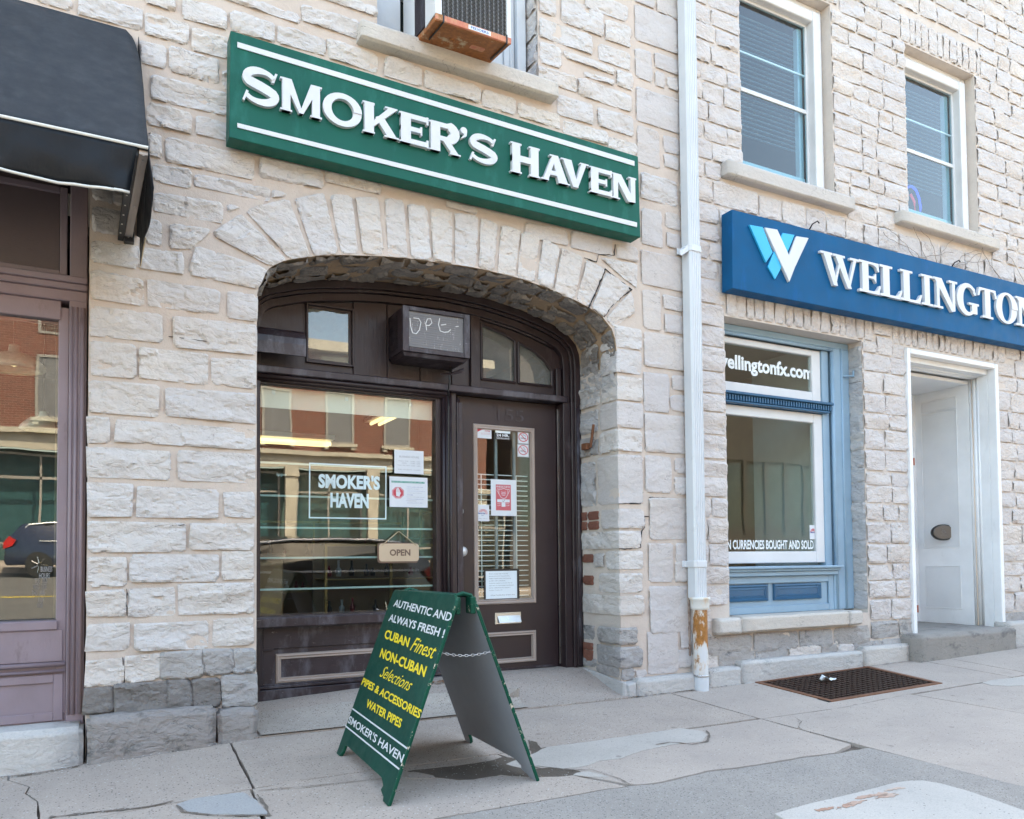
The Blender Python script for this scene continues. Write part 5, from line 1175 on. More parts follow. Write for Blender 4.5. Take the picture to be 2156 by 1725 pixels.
def fix(x, y, z, l, lab):
    t = thing('ceiling_lamp', lab, 'lamp', (x, y, z)); box('tray', 'white', t, x-.12, x+.12, y-l/2, y+l/2, z+.02, z+.06); MB().tube([(x-.05, y-l/2+.03, z), (x-.05, y+l/2-.03, z)], .018, 8).build('tube', 'tube', t); MB().tube([(x+.05, y-l/2+.03, z), (x+.05, y+l/2-.03, z)], .018, 8).build('tube', 'tube', t)
fixp = Z('w4', 220, 460, 2.3)
t = thing('ceiling_lamp', 'long lit fluorescent fitting hanging inside the shop just behind the glass', 'lamp', (fixp.x, 2.3, fixp.z)); box('tray', 'white', t, fixp.x-.6, fixp.x+.45, 2.25, 2.45, fixp.z+.03, fixp.z+.07)
MB().tube([(fixp.x-.58, 2.32, fixp.z), (fixp.x+.43, 2.32, fixp.z)], .02, 8).build('tube', 'tube', t); MB().tube([(fixp.x-.58, 2.40, fixp.z), (fixp.x+.43, 2.40, fixp.z)], .02, 8).build('tube', 'tube', t)
fix(3.0, 3.6, 2.6, 1.1, 'short lit ceiling lamp far back in the shop')
# counter and display cases
def case(lab, x0, x1, y0, y1, z1, nsh):
    t = thing('display_case', lab, 'display case', ((x0+x1)/2, y0, .1))
    zb = .1+.42*(z1-.1)
    box('base', 'wood', t, x0, x1, y0, y1, .1, zb, .006); box('back_panel', 'tan', t, x0, x1, y1-.02, y1, zb, z1, 0)
    b = MB()
    for xx in (x0, (x0+x1)/2-.012, x1-.024): b.box(xx, xx+.024, y0, y0+.024, zb, z1)
    b.box(x0, x1, y0-.002, y0+.02, zb, zb+.024).box(x0, x1, y0-.002, y0+.02, z1-.024, z1); b.build('brass_frame', 'gold', t, .002)
    for k in range(nsh): box('shelf', 'gold', t, x0+.02, x1-.02, y0+.03, y1-.03, zb+(k+1)*(z1-zb)/(nsh+1), zb+(k+1)*(z1-zb)/(nsh+1)+.008, 0)
    for k in range(nsh+1):
        zz = zb+.03+k*(z1-zb)/(nsh+1)
        for j in range(int((x1-x0)/.10)):
            if random.random() < .35: continue
            x_ = x0+.08+j*.10+random.uniform(-.03, .03); h = random.uniform(.04, .17)
            MB().lathe([(0, 0), (.022, 0), (.025, h*.4), (.009, h*.6), (.011, h), (0, h)], (x_, y0+.14, zz), 'Z', 8).build('glassware', random.choice(['darkred', 'black', 'black', 'grey', 'openedge']), t, smooth=True)
case('low brass-framed display case nearest the glass inside the shop', 1.75, 2.9, 1.7, 2.1, 1.15, 1)
case('tall display case along the back wall of the shop', 1.2, 3.3, 4.0, 4.4, 1.45, 1)
case('display case set deep at the side of the shop', 2.95, 3.8, 2.6, 3.1, 1.5, 2)
t = thing('counter', 'pale wooden counter box inside the window beside the stone pier', 'counter', (1.1, .9, .1)); box('body', 'wood', t, .88, 1.22, .80, 1.15, .1, 1.02, .01); box('top', 'openedge', t, .86, 1.24, .78, 1.17, 1.02, 1.06, .008)

# ================================================================== A-FRAME BOARD
AX0, AXT, AZT = 1.200, 1.535, .848
af = thing('sandwich_board', "dark green folding sandwich board lettered AUTHENTIC AND ALWAYS FRESH on the pavement", 'sandwich board', (1.58, -1.0, -.05))
def board(xb, xt, ya, yb, zb_a, zb_b, zt, side):
    """one leaf: outline with feet; local u along the width, v up the slope"""
    wd = ya-yb; hl = math.hypot(xt-xb, zt-(zb_a+zb_b)/2)
    vdir = Vector((xt-xb, 0, zt-(zb_a+zb_b)/2)).normalized(); udir = Vector((0, -1, 0)); nn = udir.cross(vdir)*(1 if side > 0 else -1)
    O = Vector((xb, ya, (zb_a+zb_b)/2)); sh = (zb_b-zb_a)/2
    def fn(u, v, d):
        k = max(0, 1-v/hl); return O+udir*u+vdir*(v+sh*(2*u/wd-1)*k)+nn*d
    r = .05; ft = .14; fh = .075
    o = [(0, 0), (.045, 0)]+[(.045+.04*math.sin(math.radians(a))**.8, fh*.9*(1-math.cos(math.radians(a)))) for a in (30, 60, 90)]+[(.12, fh), (wd-.17, fh)]+[(wd-ft+.03-.03*math.sin(math.radians(a)), fh*.8*math.cos(math.radians(a))) for a in (30, 60)]+[(wd-.08, .015), (wd-.07, 0), (wd, 0)]
    o += [(wd-r+r*math.cos(math.radians(a)), hl-r+r*math.sin(math.radians(a))) for a in (0, 30, 60, 90)]+[(r*.5+r*.5*math.cos(math.radians(a)), hl-r*.5+r*.5*math.sin(math.radians(a))) for a in (90, 135, 180)]
    return o, fn, wd, hl, O, nn, udir, vdir
ga = gz(1.2, -.59); gb = gz(1.2, -1.405)
o_, fa, wdA, hlA, OA, nA, uA, vA = board(1.195, 1.532, -.556, -1.422, ga, gb, AZT-.006, 1)
lf = MB().prism(o_, lambda u, v, d: fa(u, v, d-.018), 0, .018).build('front_panel', 'greendk', af, .003)
lf.data.materials.append(M['greenedge'])
for p_ in lf.data.polygons:
    if abs(p_.normal.dot(nA)) < .5: p_.material_index = 1
o2, fb, wdB, hlB, OB, nB, uB, vB = board(1.965, 1.63, -.615, -1.40, gz(1.96, -.61), gz(1.96, -1.4), AZT-.015, -1)
b_ = MB().prism(o2, lambda u, v, d: fb(u, v, d-.018), 0, .018).build('rear_panel', 'grey', af, .003)
b_.data.materials.append(M['greenedge'])
for p_ in b_.data.polygons:
    if abs(p_.normal.dot(nB)) < .5 or p_.normal.dot(nB) > .5: p_.material_index = 1
MB().box(1.535, 1.63, -.66, -1.35, AZT-.018, AZT-.008).build('top_strip', 'greendk', af, .004)
for y_ in (-.68, -1.37):
    MB().tube([(1.525, y_, AZT-.045), (1.545, y_, AZT-.012), (1.58, y_, AZT-.002), (1.62, y_, AZT-.012), (1.645, y_, AZT-.05)], .010, 6).build('hinge_strap', 'greenedge', af)
for xb_, k in ((1.545, 1), (1.625, -1)): MB().hexa([(xb_-.012, -1.395, AZT-.10), (xb_+.012, -1.395, AZT-.10), (xb_+.012, -1.33, AZT-.10), (xb_-.012, -1.33, AZT-.10), (xb_-.014, -1.395, AZT-.02), (xb_+.014, -1.395, AZT-.02), (xb_+.014, -1.33, AZT-.02), (xb_-.014, -1.33, AZT-.02)]).build('corner_block', 'greenedge', af, .004)
# chain
c0 = rayplane('g7', 1025, 635, OA, nA); c1 = rayplane('g7', 1340, 608, OB, nB)
c0 = Vector((c0.x+.01, -1.40, c0.z)); c1 = Vector((c1.x-.01, -1.395, c1.z))
nl = 17
for i in range(nl):
    t0 = i/nl; t1 = (i+1.25)/nl
    def cp(t): return c0.lerp(c1, t)+Vector((0, 0, -.018*math.sin(math.pi*min(1, t))))
    a = cp(t0); b = cp(t1); d = (b-a).normalized(); sd_ = (Vector((0, 1, 0)) if i % 2 else Vector((0, .3, .95))); mid = (a+b)/2; ln = (b-a).length/2
    MB().tube([mid+d*ln*math.cos(q)+sd_*.0055*math.sin(q) for q in [k*math.pi/5 for k in range(11)]], .0018, 5, cap=False).build('chain_link', 'steel', af, smooth=True)
def apt(p): return rayplane('g7', p[0], p[1], OA, nA)
def parfn(BL, BR, TL):
    a, b, c = apt(BL), apt(BR), apt(TL)
    return lambda u, v, d: a+(b-a)*u+(c-a)*v+nA*d
for s_, BL, BR, TL, mt, sh_, of_ in (('AUTHENTIC AND', (665, 310), (1045, 412), (681, 262), 'letter', .0, .020), ('ALWAYS FRESH !', (632, 407), (998, 522), (648, 358), 'letter', 0, .024), ('CUBAN', (604, 522), (764, 584), (620, 462), 'yellow', 0, .034),
                             ('Finest', (775, 602), (935, 664), (805, 512), 'yellow', .45, .004), ('NON-CUBAN', (573, 648), (872, 782), (592, 586), 'yellow', 0, .034), ('Selections', (573, 775), (772, 878), (606, 703), 'yellow', .45, .0),
                             ('PIPES & ACCESSORIES', (452, 830), (838, 1058), (470, 783), 'yellow', 0, .030), ('WATER PIPES', (482, 978), (712, 1122), (498, 925), 'yellow', 0, .030), ("SMOKER'S HAVEN", (362, 1083), (722, 1353), (380, 1035), 'letter', 0, .018)):
    text(s_, mt, 'lettering', af, (0, 1, 0, 1), parfn(BL, BR, TL), .0014, of_, sh_)
for BL, BR in (((393, 995), (755, 1260)), ((347, 1110), (703, 1398))):
    f_ = parfn(BL, BR, (BL[0]+3, BL[1]-9)); MB().prism(rc(0, 1, 0, 1), f_, 0, .0014).build('rule', 'letter', af)

# ================================================================== DOWNPIPE
pa = Z('r8', 368, 0, -.13); pb = Z('r8', 450, 0, -.13)
dp = thing('downpipe', 'white rectangular rain downpipe between the two stone buildings, rusty at its foot', 'downpipe', (4.2, -.08, 0))
pxx0 = Z('r1', 428, 1300, -.13).x; pxx1 = Z('r1', 515, 1300, -.13).x
def pipeseg(name, z0, z1, x0, x1, mat='pipe'):
    prof = [(x0, -.035), (x0, -.115), (x0+.012, -.13)]
    n = 5; w_ = (x1-x0-.024)/n
    for i in range(n):
        xs = x0+.012+i*w_; prof += [(xs+w_*.25, -.13), (xs+w_*.32, -.126), (xs+w_*.68, -.126), (xs+w_*.75, -.13)]
    prof += [(x1-.012, -.13), (x1, -.115), (x1, -.035)]
    return MB().prism(prof, lambda u, v, d: (u, v, z0+(z1-z0)*d), 0, 1).build(name, mat, dp, 0)
XA, XB = pxx0+.004, pxx0+.118
zj1 = Z('r8', 430, 1300, -.13).z; zj2 = Z('r1', 465, 1425, -.13).z; zj3 = Z('r1', 470, 1600, -.13).z
pipeseg('upper_length', zj1, 7.5, XA-.004, XB-.004); pipeseg('middle_length', zj2, zj1, XA, XB); pipeseg('lower_length', zj3, zj2, XA+.003, XB+.003)
def strap(z, h=.05):
    MB().prism([(XA-.035, -.02), (XA-.008, -.02), (XA-.008, -.118), (XA+.012, -.136), (XB-.012, -.136), (XB+.008, -.118), (XB+.008, -.02), (XB+.006, -.016), (XA-.035, -.012)], lambda u, v, d: (u, v, z+h*d), 0, 1).build('pipe_strap', 'pipe', dp, .003)
strap(zj1-.03); strap(zj2-.02)
MB().hexa([(XA-.075, -.10, zj1-.07), (XA-.06, -.10, zj1-.07), (XA-.008, -.12, zj1-.035), (XA-.008, -.05, zj1-.035), (XA-.075, -.10, zj1-.03), (XA-.06, -.10, zj1-.03), (XA-.008, -.12, zj1+.02), (XA-.008, -.05, zj1+.02)]).build('strap_ear', 'pipe', dp, .002)
xc = (XA+XB)/2+.004; rr_ = .055
MB().lathe([(rr_+.020, zj3+.005), (rr_+.024, zj3), (rr_+.024, zj3-.012), (rr_+.016, zj3-.018), (rr_+.016, zj3-.07), (rr_+.010, zj3-.085), (rr_, zj3-.09)], (xc, -.10, 0), 'Z', 26).build('collar', 'pvccap', dp, smooth=True)
MB().lathe([(rr_+.02, zj3+.004), (.0, zj3+.004)], (xc, -.10, 0), 'Z', 26).build('collar_top', 'pvccap', dp)
MB().lathe([(rr_, zj3-.06), (rr_, .02)], (xc, -.10, 0), 'Z', 26).build('foot_pipe', 'pvc', dp, smooth=True)
zb_ = Z('a4', 1560, 1290, -.15).z
MB().lathe([(rr_+.001, zb_+.006), (rr_+.006, zb_+.005), (rr_+.006, zb_-.008), (rr_+.001, zb_-.009)], (xc, -.10, 0), 'Z', 26).build('hose_clamp', 'steel', dp, smooth=True)
MB().lathe([(rr_+.003, zb_-.012), (rr_+.003, gz(xc, -.1)-.01)], (xc, -.10, 0), 'Z', 26).build('foot_sleeve', 'pipe', dp, smooth=True)

# ================================================================== UPPER AIR CONDITIONER
ac = thing('air_conditioner', 'window air conditioner with rusty orange pan on the stone sill above the green sign', 'air conditioner', (2.1, -.2, 4.36))
ax0, ax1, ayf, ayb, azf, azb, ah = 1.878, 2.405, -.385, .16, 4.315, 4.39, .42
def acz(y): return azf+(azb-azf)*(y-ayf)/(ayb-ayf)
MB().hexa([(ax0+.004, ayf+.01, azf), (ax1-.004, ayf+.01, azf), (ax1-.004, ayb, azb), (ax0+.004, ayb, azb), (ax0+.004, ayf+.01, azf+.035), (ax1-.004, ayf+.01, azf+.035), (ax1-.004, ayb, azb+.035), (ax0+.004, ayb, azb+.035)]).build('base_pan', 'rust', ac, .004)
MB().box(ax0, ax1, ayf-.004, ayf+.012, azf+.002, azf+.042).build('pan_lip', 'rustred', ac, .003)
MB().hexa([(ax0+.01, ayf+.03, azf+.036), (ax1-.01, ayf+.03, azf+.036), (ax1-.01, ayb, azb+.036), (ax0+.01, ayb, azb+.036), (ax0+.01, ayf+.03, azf+ah), (ax1-.01, ayf+.03, azf+ah), (ax1-.01, ayb, azb+ah), (ax0+.01, ayb, azb+ah)]).build('core', 'black', ac)
MB().box(ax0-.002, ax0+.045, ayf, ayf+.03, azf+.036, azf+ah).box(ax1-.03, ax1+.002, ayf, ayf+.03, azf+.036, azf+ah).box(ax0+.045, ax1-.03, ayf, ayf+.03, azf+ah-.03, azf+ah).build('casing_frame', 'white', ac, .003)
MB().box(ax0-.002, ax0+.008, ayf+.03, ayf+.16, azf+.04, azf+ah).build('casing_side', 'white', ac, .001); MB().box(ax0-.002, ax0+.008, -.04, ayb, azb+.03, azb+ah).build('casing_side', 'white', ac, .001); MB().box(ax1-.006, ax1+.002, ayf+.03, ayb, azf+.06, azf+ah).build('casing_side', 'white', ac, .001)
for i in range(20):
    y_ = ayf+.165+i*.009; box('side_louvre', 'brownworn', ac, ax0-.001, ax0+.006, y_, y_+.004, acz(y_)+.037, azf+ah, 0)
gr_ = MB(); gx0, gx1, gz0_, gz1_ = ax0+.045, ax1-.03, azf+.036, azf+ah-.03; pch = .0165
for sgn in (1, -1):
    k = -40
    while k < 60:
        x0 = gx0+k*pch; pts = []
        za, zb2 = gz0_, gz1_; xa_ = x0; xb2 = x0+sgn*(zb2-za)*.62
        if sgn < 0: xa_ = x0; 
        def cl(xa, za, xb, zb):
            if abs(xb-xa) < 1e-9: return None
            t0, t1 = 0, 1
            for lim, s in ((gx0, 1), (gx1, -1)):
                d = (xb-xa)*s; e = (xa-lim)*s
                if d > 0: t0 = max(t0, -e/d)
                else: t1 = min(t1, -e/d)
            if t1 <= t0: return None
            return (xa+(xb-xa)*t0, za+(zb-za)*t0), (xa+(xb-xa)*t1, za+(zb-za)*t1)
        r_ = cl(xa_, za, xb2, zb2)
        if r_: gr_.tube([(r_[0][0], ayf+.010+sgn*.001, r_[0][1]), (r_[1][0], ayf+.010+sgn*.001, r_[1][1])], .0016, 4, cap=False)
        k += 1
kind(gr_.build('grille_mesh', 'darksteel', ac), 'stuff')
box('fin_panel', 'black', ac, gx0, gx1, ayf+.024, ayf+.029, gz0_, gz1_, 0)
for i in range(14):
    x_ = gx0+.02+i*(gx1-gx0-.04)/13; box('fin', 'grey', ac, x_-.006, x_+.002, ayf+.016, ayf+.024, gz0_, gz1_, 0)
fp = lambda u, v, d: (u, ayf-.005-d, v)
MB().prism(rc(2.10, 2.255, azf+.008, azf+.034), fp, 0, .001).build('name_plate', 'palewall', ac); text('FEDDERS', 'blueink', 'lettering', ac, (2.115, 2.24, azf+.013, azf+.029), fp, .002, .02)
fu = lambda u, v, d: (u, v, acz(v)-.001-d)
MB().prism(rrect(2.19, 2.29, -.25, -.20, .012), fu, 0, .002).build('drain_plate', 'rustred', ac)
MB().lathe([(.004, 0), (.018, 0), (.022, -.004), (.018, -.008), (.004, -.008)], (2.06, -.22, acz(-.22)), 'Z', 14).build('drain_boss', 'rust', ac, smooth=True)
for x_ in (1.93, 2.37): MB().tube([(x_, ayf-.006, azf+.05), (x_, ayf-.006, azf-.004), (x_, ayf+.08, acz(ayf+.08)-.008), (x_, -.16, acz(-.16)-.008)], .006, 5).build('support_strap', 'black', ac)

# ================================================================== BLUE FASCIA SIGN
bs = thing('fascia_sign', 'long blue shop sign with raised white letters reading WELLINGTON and a W logo', 'shop sign', (6.5, 0, 3.4))
BY = -.15
MB().hexa([(4.500, BY, 3.127), (9.6, BY, 3.15), (9.6, -.03, 3.15), (4.500, -.03, 3.127), (4.512, BY, 3.762), (9.6, BY, 3.79), (9.6, -.03, 3.79), (4.512, -.03, 3.762)]).build('sign_board', 'blue', bs, .003)
fnB = lambda u, v, d: (u, BY-.001-d, v)
def bpoly(pts, mat, d=.024, name='logo_stroke'):
    P = [Z('r8', x, y, BY-.02) for x, y in pts]; return MB().prism([(p.x, p.z) for p in P], fnB, 0, d).build(name, mat, bs, .002)
bpoly([(716, 1180), (785, 1192), (838, 1325), (803, 1378)], 'cyan', .018)
bpoly([(893, 1222), (955, 1232), (880, 1415), (852, 1466), (815, 1400), (838, 1340)][0:6], 'cyan', .014)
bpoly([(792, 1196), (858, 1207), (950, 1408), (922, 1481)], 'letter', .026)
bpoly([(962, 1240), (1027, 1250), (952, 1410), (922, 1345)], 'letter', .018)
def serifglyph(ch):
    w_, s, t = .26, .1, .07
    if ch == 'I': return [rc(.30, .70, 0, 1), rc(.05, .95, 0, t), rc(.05, .95, 1-t, 1)]
    if ch == 'L': return [rc(.14, .42, 0, 1), rc(.0, .56, 1-t, 1), rc(0, .90, 0, t+.01), [(.60, t), (.92, t), (1.0, .30), (.93, .30), (.80, .12)]]
    if ch == 'E': return [rc(.14, .42, 0, 1), rc(.0, .90, 1-t, 1), rc(0, .92, 0, t+.01), [(.60, t), (.92, t), (1.0, .30), (.93, .30), (.80, .12)], [(.62, 1-t), (.90, 1-t), (.92, .74), (.86, .74), (.78, .88)], rc(.42, .72, .48, .55), [(.66, .50), (.78, .36), (.78, .68), (.66, .54)]]
    if ch == 'N': return [rc(.13, .24, 0, 1), rc(.78, .89, 0.0, 1), [(.02, 1), (.34, 1), (.89, 0), (.74, -.04)], rc(0, .38, 0, t), rc(.64, 1.0, 1-t, 1), rc(0, .2, 1-t, 1)]
    if ch == 'T': return [rc(.36, .64, 0, 1), rc(.06, .94, 1-t, 1), rc(.22, .78, 0, t), [(0, .72), (.07, .72), (.14, .90), (.26, 1-t), (.04, 1-t)], [(1, .72), (.93, .72), (.86, .90), (.74, 1-t), (.96, 1-t)]]
    if ch == 'W': return [[(.06, 1), (.24, 1), (.42, .0), (.32, 0)], [(.36, 1), (.54, 1), (.78, .0), (.68, 0)], [(.48, .80), (.54, .95), (.38, .02), (.33, .08)], [(.86, 1), (.93, 1), (.74, .02), (.69, .06)], rc(0, .30, 1-t, 1), rc(.32, .62, 1-t, 1), rc(.76, 1.0, 1-t, 1)]
    if ch == 'O':
        o = []; n = 26
        for i in range(n):
            a, b = 2*math.pi*i/n, 2*math.pi*(i+1)/n
            o.append([(.5+.5*math.cos(a), .5+.53*math.sin(a)), (.5+.5*math.cos(b), .5+.53*math.sin(b)), (.5+.23*math.cos(b), .5+.45*math.sin(b)), (.5+.23*math.cos(a), .5+.45*math.sin(a))])
        return o
    if ch == 'G':
        c_ = arcpts(.50, .5, .37, .475, 42, 318, 22); n = len(c_)
        wv = [.09+.19*math.exp(-((i/(n-1)-.5)/.26)**2) for i in range(n)]
        return ribbon(c_, wv)+[rc(.68, .92, .06, .42), rc(.54, 1.0, .42-t, .42), [(.72, .80), (.82, .93), (.88, .70), (.82, .68)]]
    return []
WL = [('W', 'r8', 1088, 1292, 1410), ('E', 'b4', 205, 440, 400), ('L', 'b4', 430, 668, 450), ('L', 'b4', 650, 882, 510), ('I', 'b4', 868, 1005, 540), ('N', 'b4', 1008, 1265, 580), ('G', 'b4', 1265, 1500, 650), ('T', 'b4', 1488, 1690, 690), ('O', 'b4', 1685, 1915, 730), ('N', 'b4', 1895, 2150, 770)]
for ch, rg, xl, xr, ym in WL:
    xa = Z(rg, xl, ym, BY-.025).x; xb = Z(rg, xr, ym+20, BY-.025).x; xm = (xa+xb)/2
    bot = np.interp(xm, [5.3, 8.1], [3.318, 3.336]); top = np.interp(xm, [5.3, 8.1], [3.590, 3.632])
    b = MB()
    for i, q in enumerate(serifglyph(ch)): b.prism([(xa+(xb-xa)*a, bot+(top-bot)*c) for a, c in q], fnB, 0, .028-.0003*i)
    b.build('letter', 'letter', bs)
for (x, y) in ((1060, 1185), (1805, 1388)):
    p = Z('r8', x, y, -.10); hk = MB().tube([(p.x, -.02, p.z-.03), (p.x-.01, -.08, p.z+.02), (p.x+.03, -.10, p.z+.045), (p.x+.05, -.10, p.z+.03)], .006, 6).build('hook', 'black', bs)

# ================================================================== BLUE SHOP WINDOW
bw = thing('shop_window', 'light blue painted shop window with white sashes lettered wellingtonfx.com', 'shop window', (5.4, .2, .53))
FY = .15
def zz(y, reg='r1', x=1000, Y=FY): return Z(reg, x, y, Y).z
box('casing', 'shopblue', bw, 5.985, BW[1]-.002, FY-.01, .26, .53, BW[3]-.06, .005)
MB().tube([(5.975, FY-.005, .53), (5.975, FY-.005, 2.86)], .018, 8).tube([(6.09, FY-.012, .53), (6.09, FY-.012, 2.9)], .012, 8).build('casing_bead', 'shopblue', bw, smooth=True)
box('inner_casing', 'shopblue', bw, 5.875, 5.958, FY+.02, .26, .53, 2.87, .004)
hz0 = 2.868
box('head_casing', 'shopblue', bw, BW[0], BW[1]-.002, FY-.01, .26, 2.895, 2.953, .006)
MB().tube([(BW[0], FY, hz0+.012), (5.99, FY, hz0+.012)], .016, 8).build('head_bead', 'shopblue', bw, smooth=True)
box('pier_casing', 'shopblue', bw, BW[0], BW[0]+.05, FY, .26, .53, 2.9, .004)
SX0, SX1 = BW[0]+.03, 5.872
ut, ub = zz(262), zz(565)
frame('upper_sash', 'white', bw, SX0, SX1, ub+.004, hz0-.004, .11, .185, .235, .006, wb=.095, wt=.055)
box('pane', 'glassclean', bw, SX0+.1, SX1-.1, .208, .213, ub+.09, hz0-.05, 0)
cz0, cz1 = zz(620), zz(567)
MB().box(SX0, 5.94, .10, .25, cz1-.018, cz1+.004).box(SX0, 5.92, .125, .25, cz0+.002, cz0+.02).box(SX0, 5.92, .14, .25, cz0+.02, cz1-.018).build('cornice', 'shopdkblue', bw, .004)
for i in range(44): box('dentil', 'shopdkblue', bw, SX0+i*.031, SX0+i*.031+.016, .118, .14, cz0+.024, cz1-.022, 0)
lz0 = zz(1415); 
frame('lower_sash', 'white', bw, SX0, SX1+.035, lz0, cz0-.002, .135, .185, .235, .006, wb=.10, wt=.085)
box('pane', 'glassclean', bw, SX0+.12, SX1-.08, .208, .213, lz0+.09, cz0-.08, 0)
b0 = zz(1430); b1_ = zz(1480)
MB().box(SX0, 5.975, .06, .25, b0-.022, b0).box(SX0, 5.965, .085, .25, b0-.044, b0-.022).box(SX0, 5.955, .11, .25, b1_, b0-.044).build('ledge', 'shopblue', bw, .005)
box('riser', 'shopblue', bw, SX0, 5.98, .17, .22, .53, b1_, 0)
frame('riser_frame', 'shopblue', bw, SX0, 5.94, .528, b1_-.002, .06, .15, .17, .004)
pz0, pz1 = zz(1607, x=700), zz(1522)
for rg_ in ((840, 1090), (560, 812)):
    xa = Z('r1', rg_[0], 1560, .16).x; xb = Z('r1', rg_[1], 1560, .16).x; z0_ = Z('r1', 965, 1608, .16).z; z1_ = Z('r1', 965, 1522, .16).z
    box('riser_panel', 'shopdkblue', bw, xa+.03, xb-.03, .158, .168, z0_+.02, z1_-.02, .001)
    moulding('panel_moulding', 'shopdkblue', bw, xa, xb, z0_, z1_, [(0, 0), (.004, .014), (.018, .018), (.026, .008), (.044, .012), (.052, -.002)], .165)
MB().box(5.94, 5.985, .14, .2, .53, b1_).build('corner_strip', 'shopblue', bw, .006)
fw = lambda u, v, d: (u, .2075-d, v)
a = Z('r1', 540, 420, .205); b = Z('r1', 1047, 400, .205); z0_ = Z('r1', 1000, 452, .205).z
lt = thing('window_lettering', 'white window lettering reading wellingtonfx.com', 'window lettering', (5.2, .2, 2.6))
zt = Z('r1', 650, 330, .205).z; zl = Z('r1', 740, 432, .205).z
text('wellingtonfx.com', 'vinylw', 'lettering', lt, (a.x, b.x, zl-.005, zt+.01), fw, .001, .035)
lt2 = thing('window_lettering', 'narrow white lettering reading FOREIGN CURRENCIES BOUGHT AND SOLD across the glass foot', 'window lettering', (5.2, .2, 1.1))
a = Z('r1', 630, 1350, .205); b = Z('r1', 1053, 1345, .205); z1_ = Z('r1', 1053, 1297, .205).z; z0_ = Z('r1', 1053, 1344, .205).z
full = (b.x-a.x)/25.6*33
text('FOREIGN CURRENCIES BOUGHT AND SOLD', 'vinylw', 'lettering', lt2, (b.x-full, b.x, z0_, z1_), fw, .001, .03)
t, bb, fn = paper('security_sticker', 'small white security sticker in the lower corner of the blue shop window', 'sticker', 'r1', (1030, 1218), (1068, 1292), .205)
for r_ in (.2, .3, .4):
    b = MB()
    for q in ribbon(arcpts(.5, .5, r_, r_*.6, -10, 180, 8), .05): b.prism(q, fn, 0, .0004)
    b.build('arc', 'pink', t)
text('Security', 'blueink', 'lettering', t, (.05, .8, .40, .56), fn, .0008, .03)
rm2 = thing('office_interior', 'pale beige office room behind the blue shop window', 'room', (5.5, 2, .3))
MB().box(4.25, 6.6, .26, 3.5, .2, .25).build('floor_boards', 'carpet', rm2); MB().box(4.25, 6.6, .26, 3.5, 3.02, 3.08).build('office_ceiling', 'ceil', rm2)
MB().box(4.2, 4.25, .26, 3.5, .2, 3.08).build('side_wall', 'creamwall', rm2); MB().box(4.25, 6.6, 3.5, 3.55, .2, 3.08).build('back_wall', 'creamwall', rm2)
MB().box(6.15, 6.2, .26, 1.25, .2, 3.02).build('partition', 'palewall', rm2); MB().box(6.15, 6.65, 1.25, 1.30, .2, 3.02).build('partition', 'palewall', rm2); MB().box(6.6, 6.65, 1.3, 3.5, .2, 3.02).build('side_wall', 'creamwall', rm2)
idz = Z('r1', 640, 960, 3.4)
idr = MB(); idr.box(idz.x-.9, idz.x+.02, 3.46, 3.495, .25, idz.z); o = idr.build('inner_door', 'creamwall', rm2); frame('door_frame', 'palewall', rm2, idz.x-.98, idz.x+.12, .25, idz.z+.1, .1, 3.44, 3.49)
p = Z('r1', 688, 732, 2.6); t = thing('security_camera', 'white dome security camera on the office wall', 'camera', (p.x, 2.6, p.z))
MB().lathe([(0, -.06), (.03, -.05), (.045, -.03), (.045, 0), (.05, .02), (0, .02)], (p.x, 2.6, p.z), 'Y', 16).build('housing', 'white', t, smooth=True); MB().lathe([(0, -.066), (.02, -.06), (.02, -.05)], (p.x, 2.6, p.z), 'Y', 12).build('lens', 'black', t, smooth=True)
MB().box(p.x-.02, p.x+.02, 2.6, 3.5, p.z-.015, p.z+.015).build('arm', 'white', t)
MB().box(p.x+.09, p.x+.17, 2.56, 2.62, p.z-.07, p.z+.02).build('junction_box', 'creamwall', t, .01)
p = Z('r1', 905, 400, 1.0); t = thing('spot_lamp', 'pale round spot lamp behind the top pane of the blue window', 'lamp', (p.x, 1, p.z))
MB().lathe([(0, -.10), (.075, -.09), (.085, -.05), (.06, .02), (.03, .06), (0, .06)], (p.x, 1.0, p.z), 'Y', 18).build('shade', 'lamp', t, smooth=True)
MB().tube([(p.x+.03, 1.03, p.z+.03), (p.x+.05, 1.05, 3.02)], .015, 8).build('stem', 'lamp', t)
hp = Z('r1', 1245, 435, .1); hb = MB().tube([(hp.x-.06, .14, hp.z), (hp.x+.015, .08, hp.z)], .008, 6).tube([(hp.x+.015, .08, hp.z-.01), (hp.x+.015, .08, hp.z+.045)], .010, 6).build('shutter_hook', 'shopblue', None, .001)
tag(hb, 'small blue iron shutter hook in the jamb beside the blue window', 'hook')
ib = MB().box(3.42, 3.455, .33, .40, 1.85, 1.90).tube([(3.44, .30, 1.86), (3.43, .24, 2.03)], .012, 6).build('iron_pintle', 'grate', None, .003)
tag(ib, 'rusty iron pintle with a steel strip in the reveal beside the brown door', 'bracket')

# ================================================================== WHITE DOORWAY
dw = thing('doorway', 'deep white panelled doorway with a concrete step and push plate', 'doorway', (7.5, 0, .3))
DZ = .272
x0, x1, zt = 6.79, 8.22, 2.955
box('casing', 'whitewood', dw, x0-.002, x0+.045, -.035, .10, DZ-.05, zt, .004); box('casing', 'whitewood', dw, x1-.045, x1+.01, -.035, .05, DZ, zt, .006)
box('head_casing', 'whitewood', dw, x0+.045, x1-.045, -.035, .05, zt-.05, zt, .006)
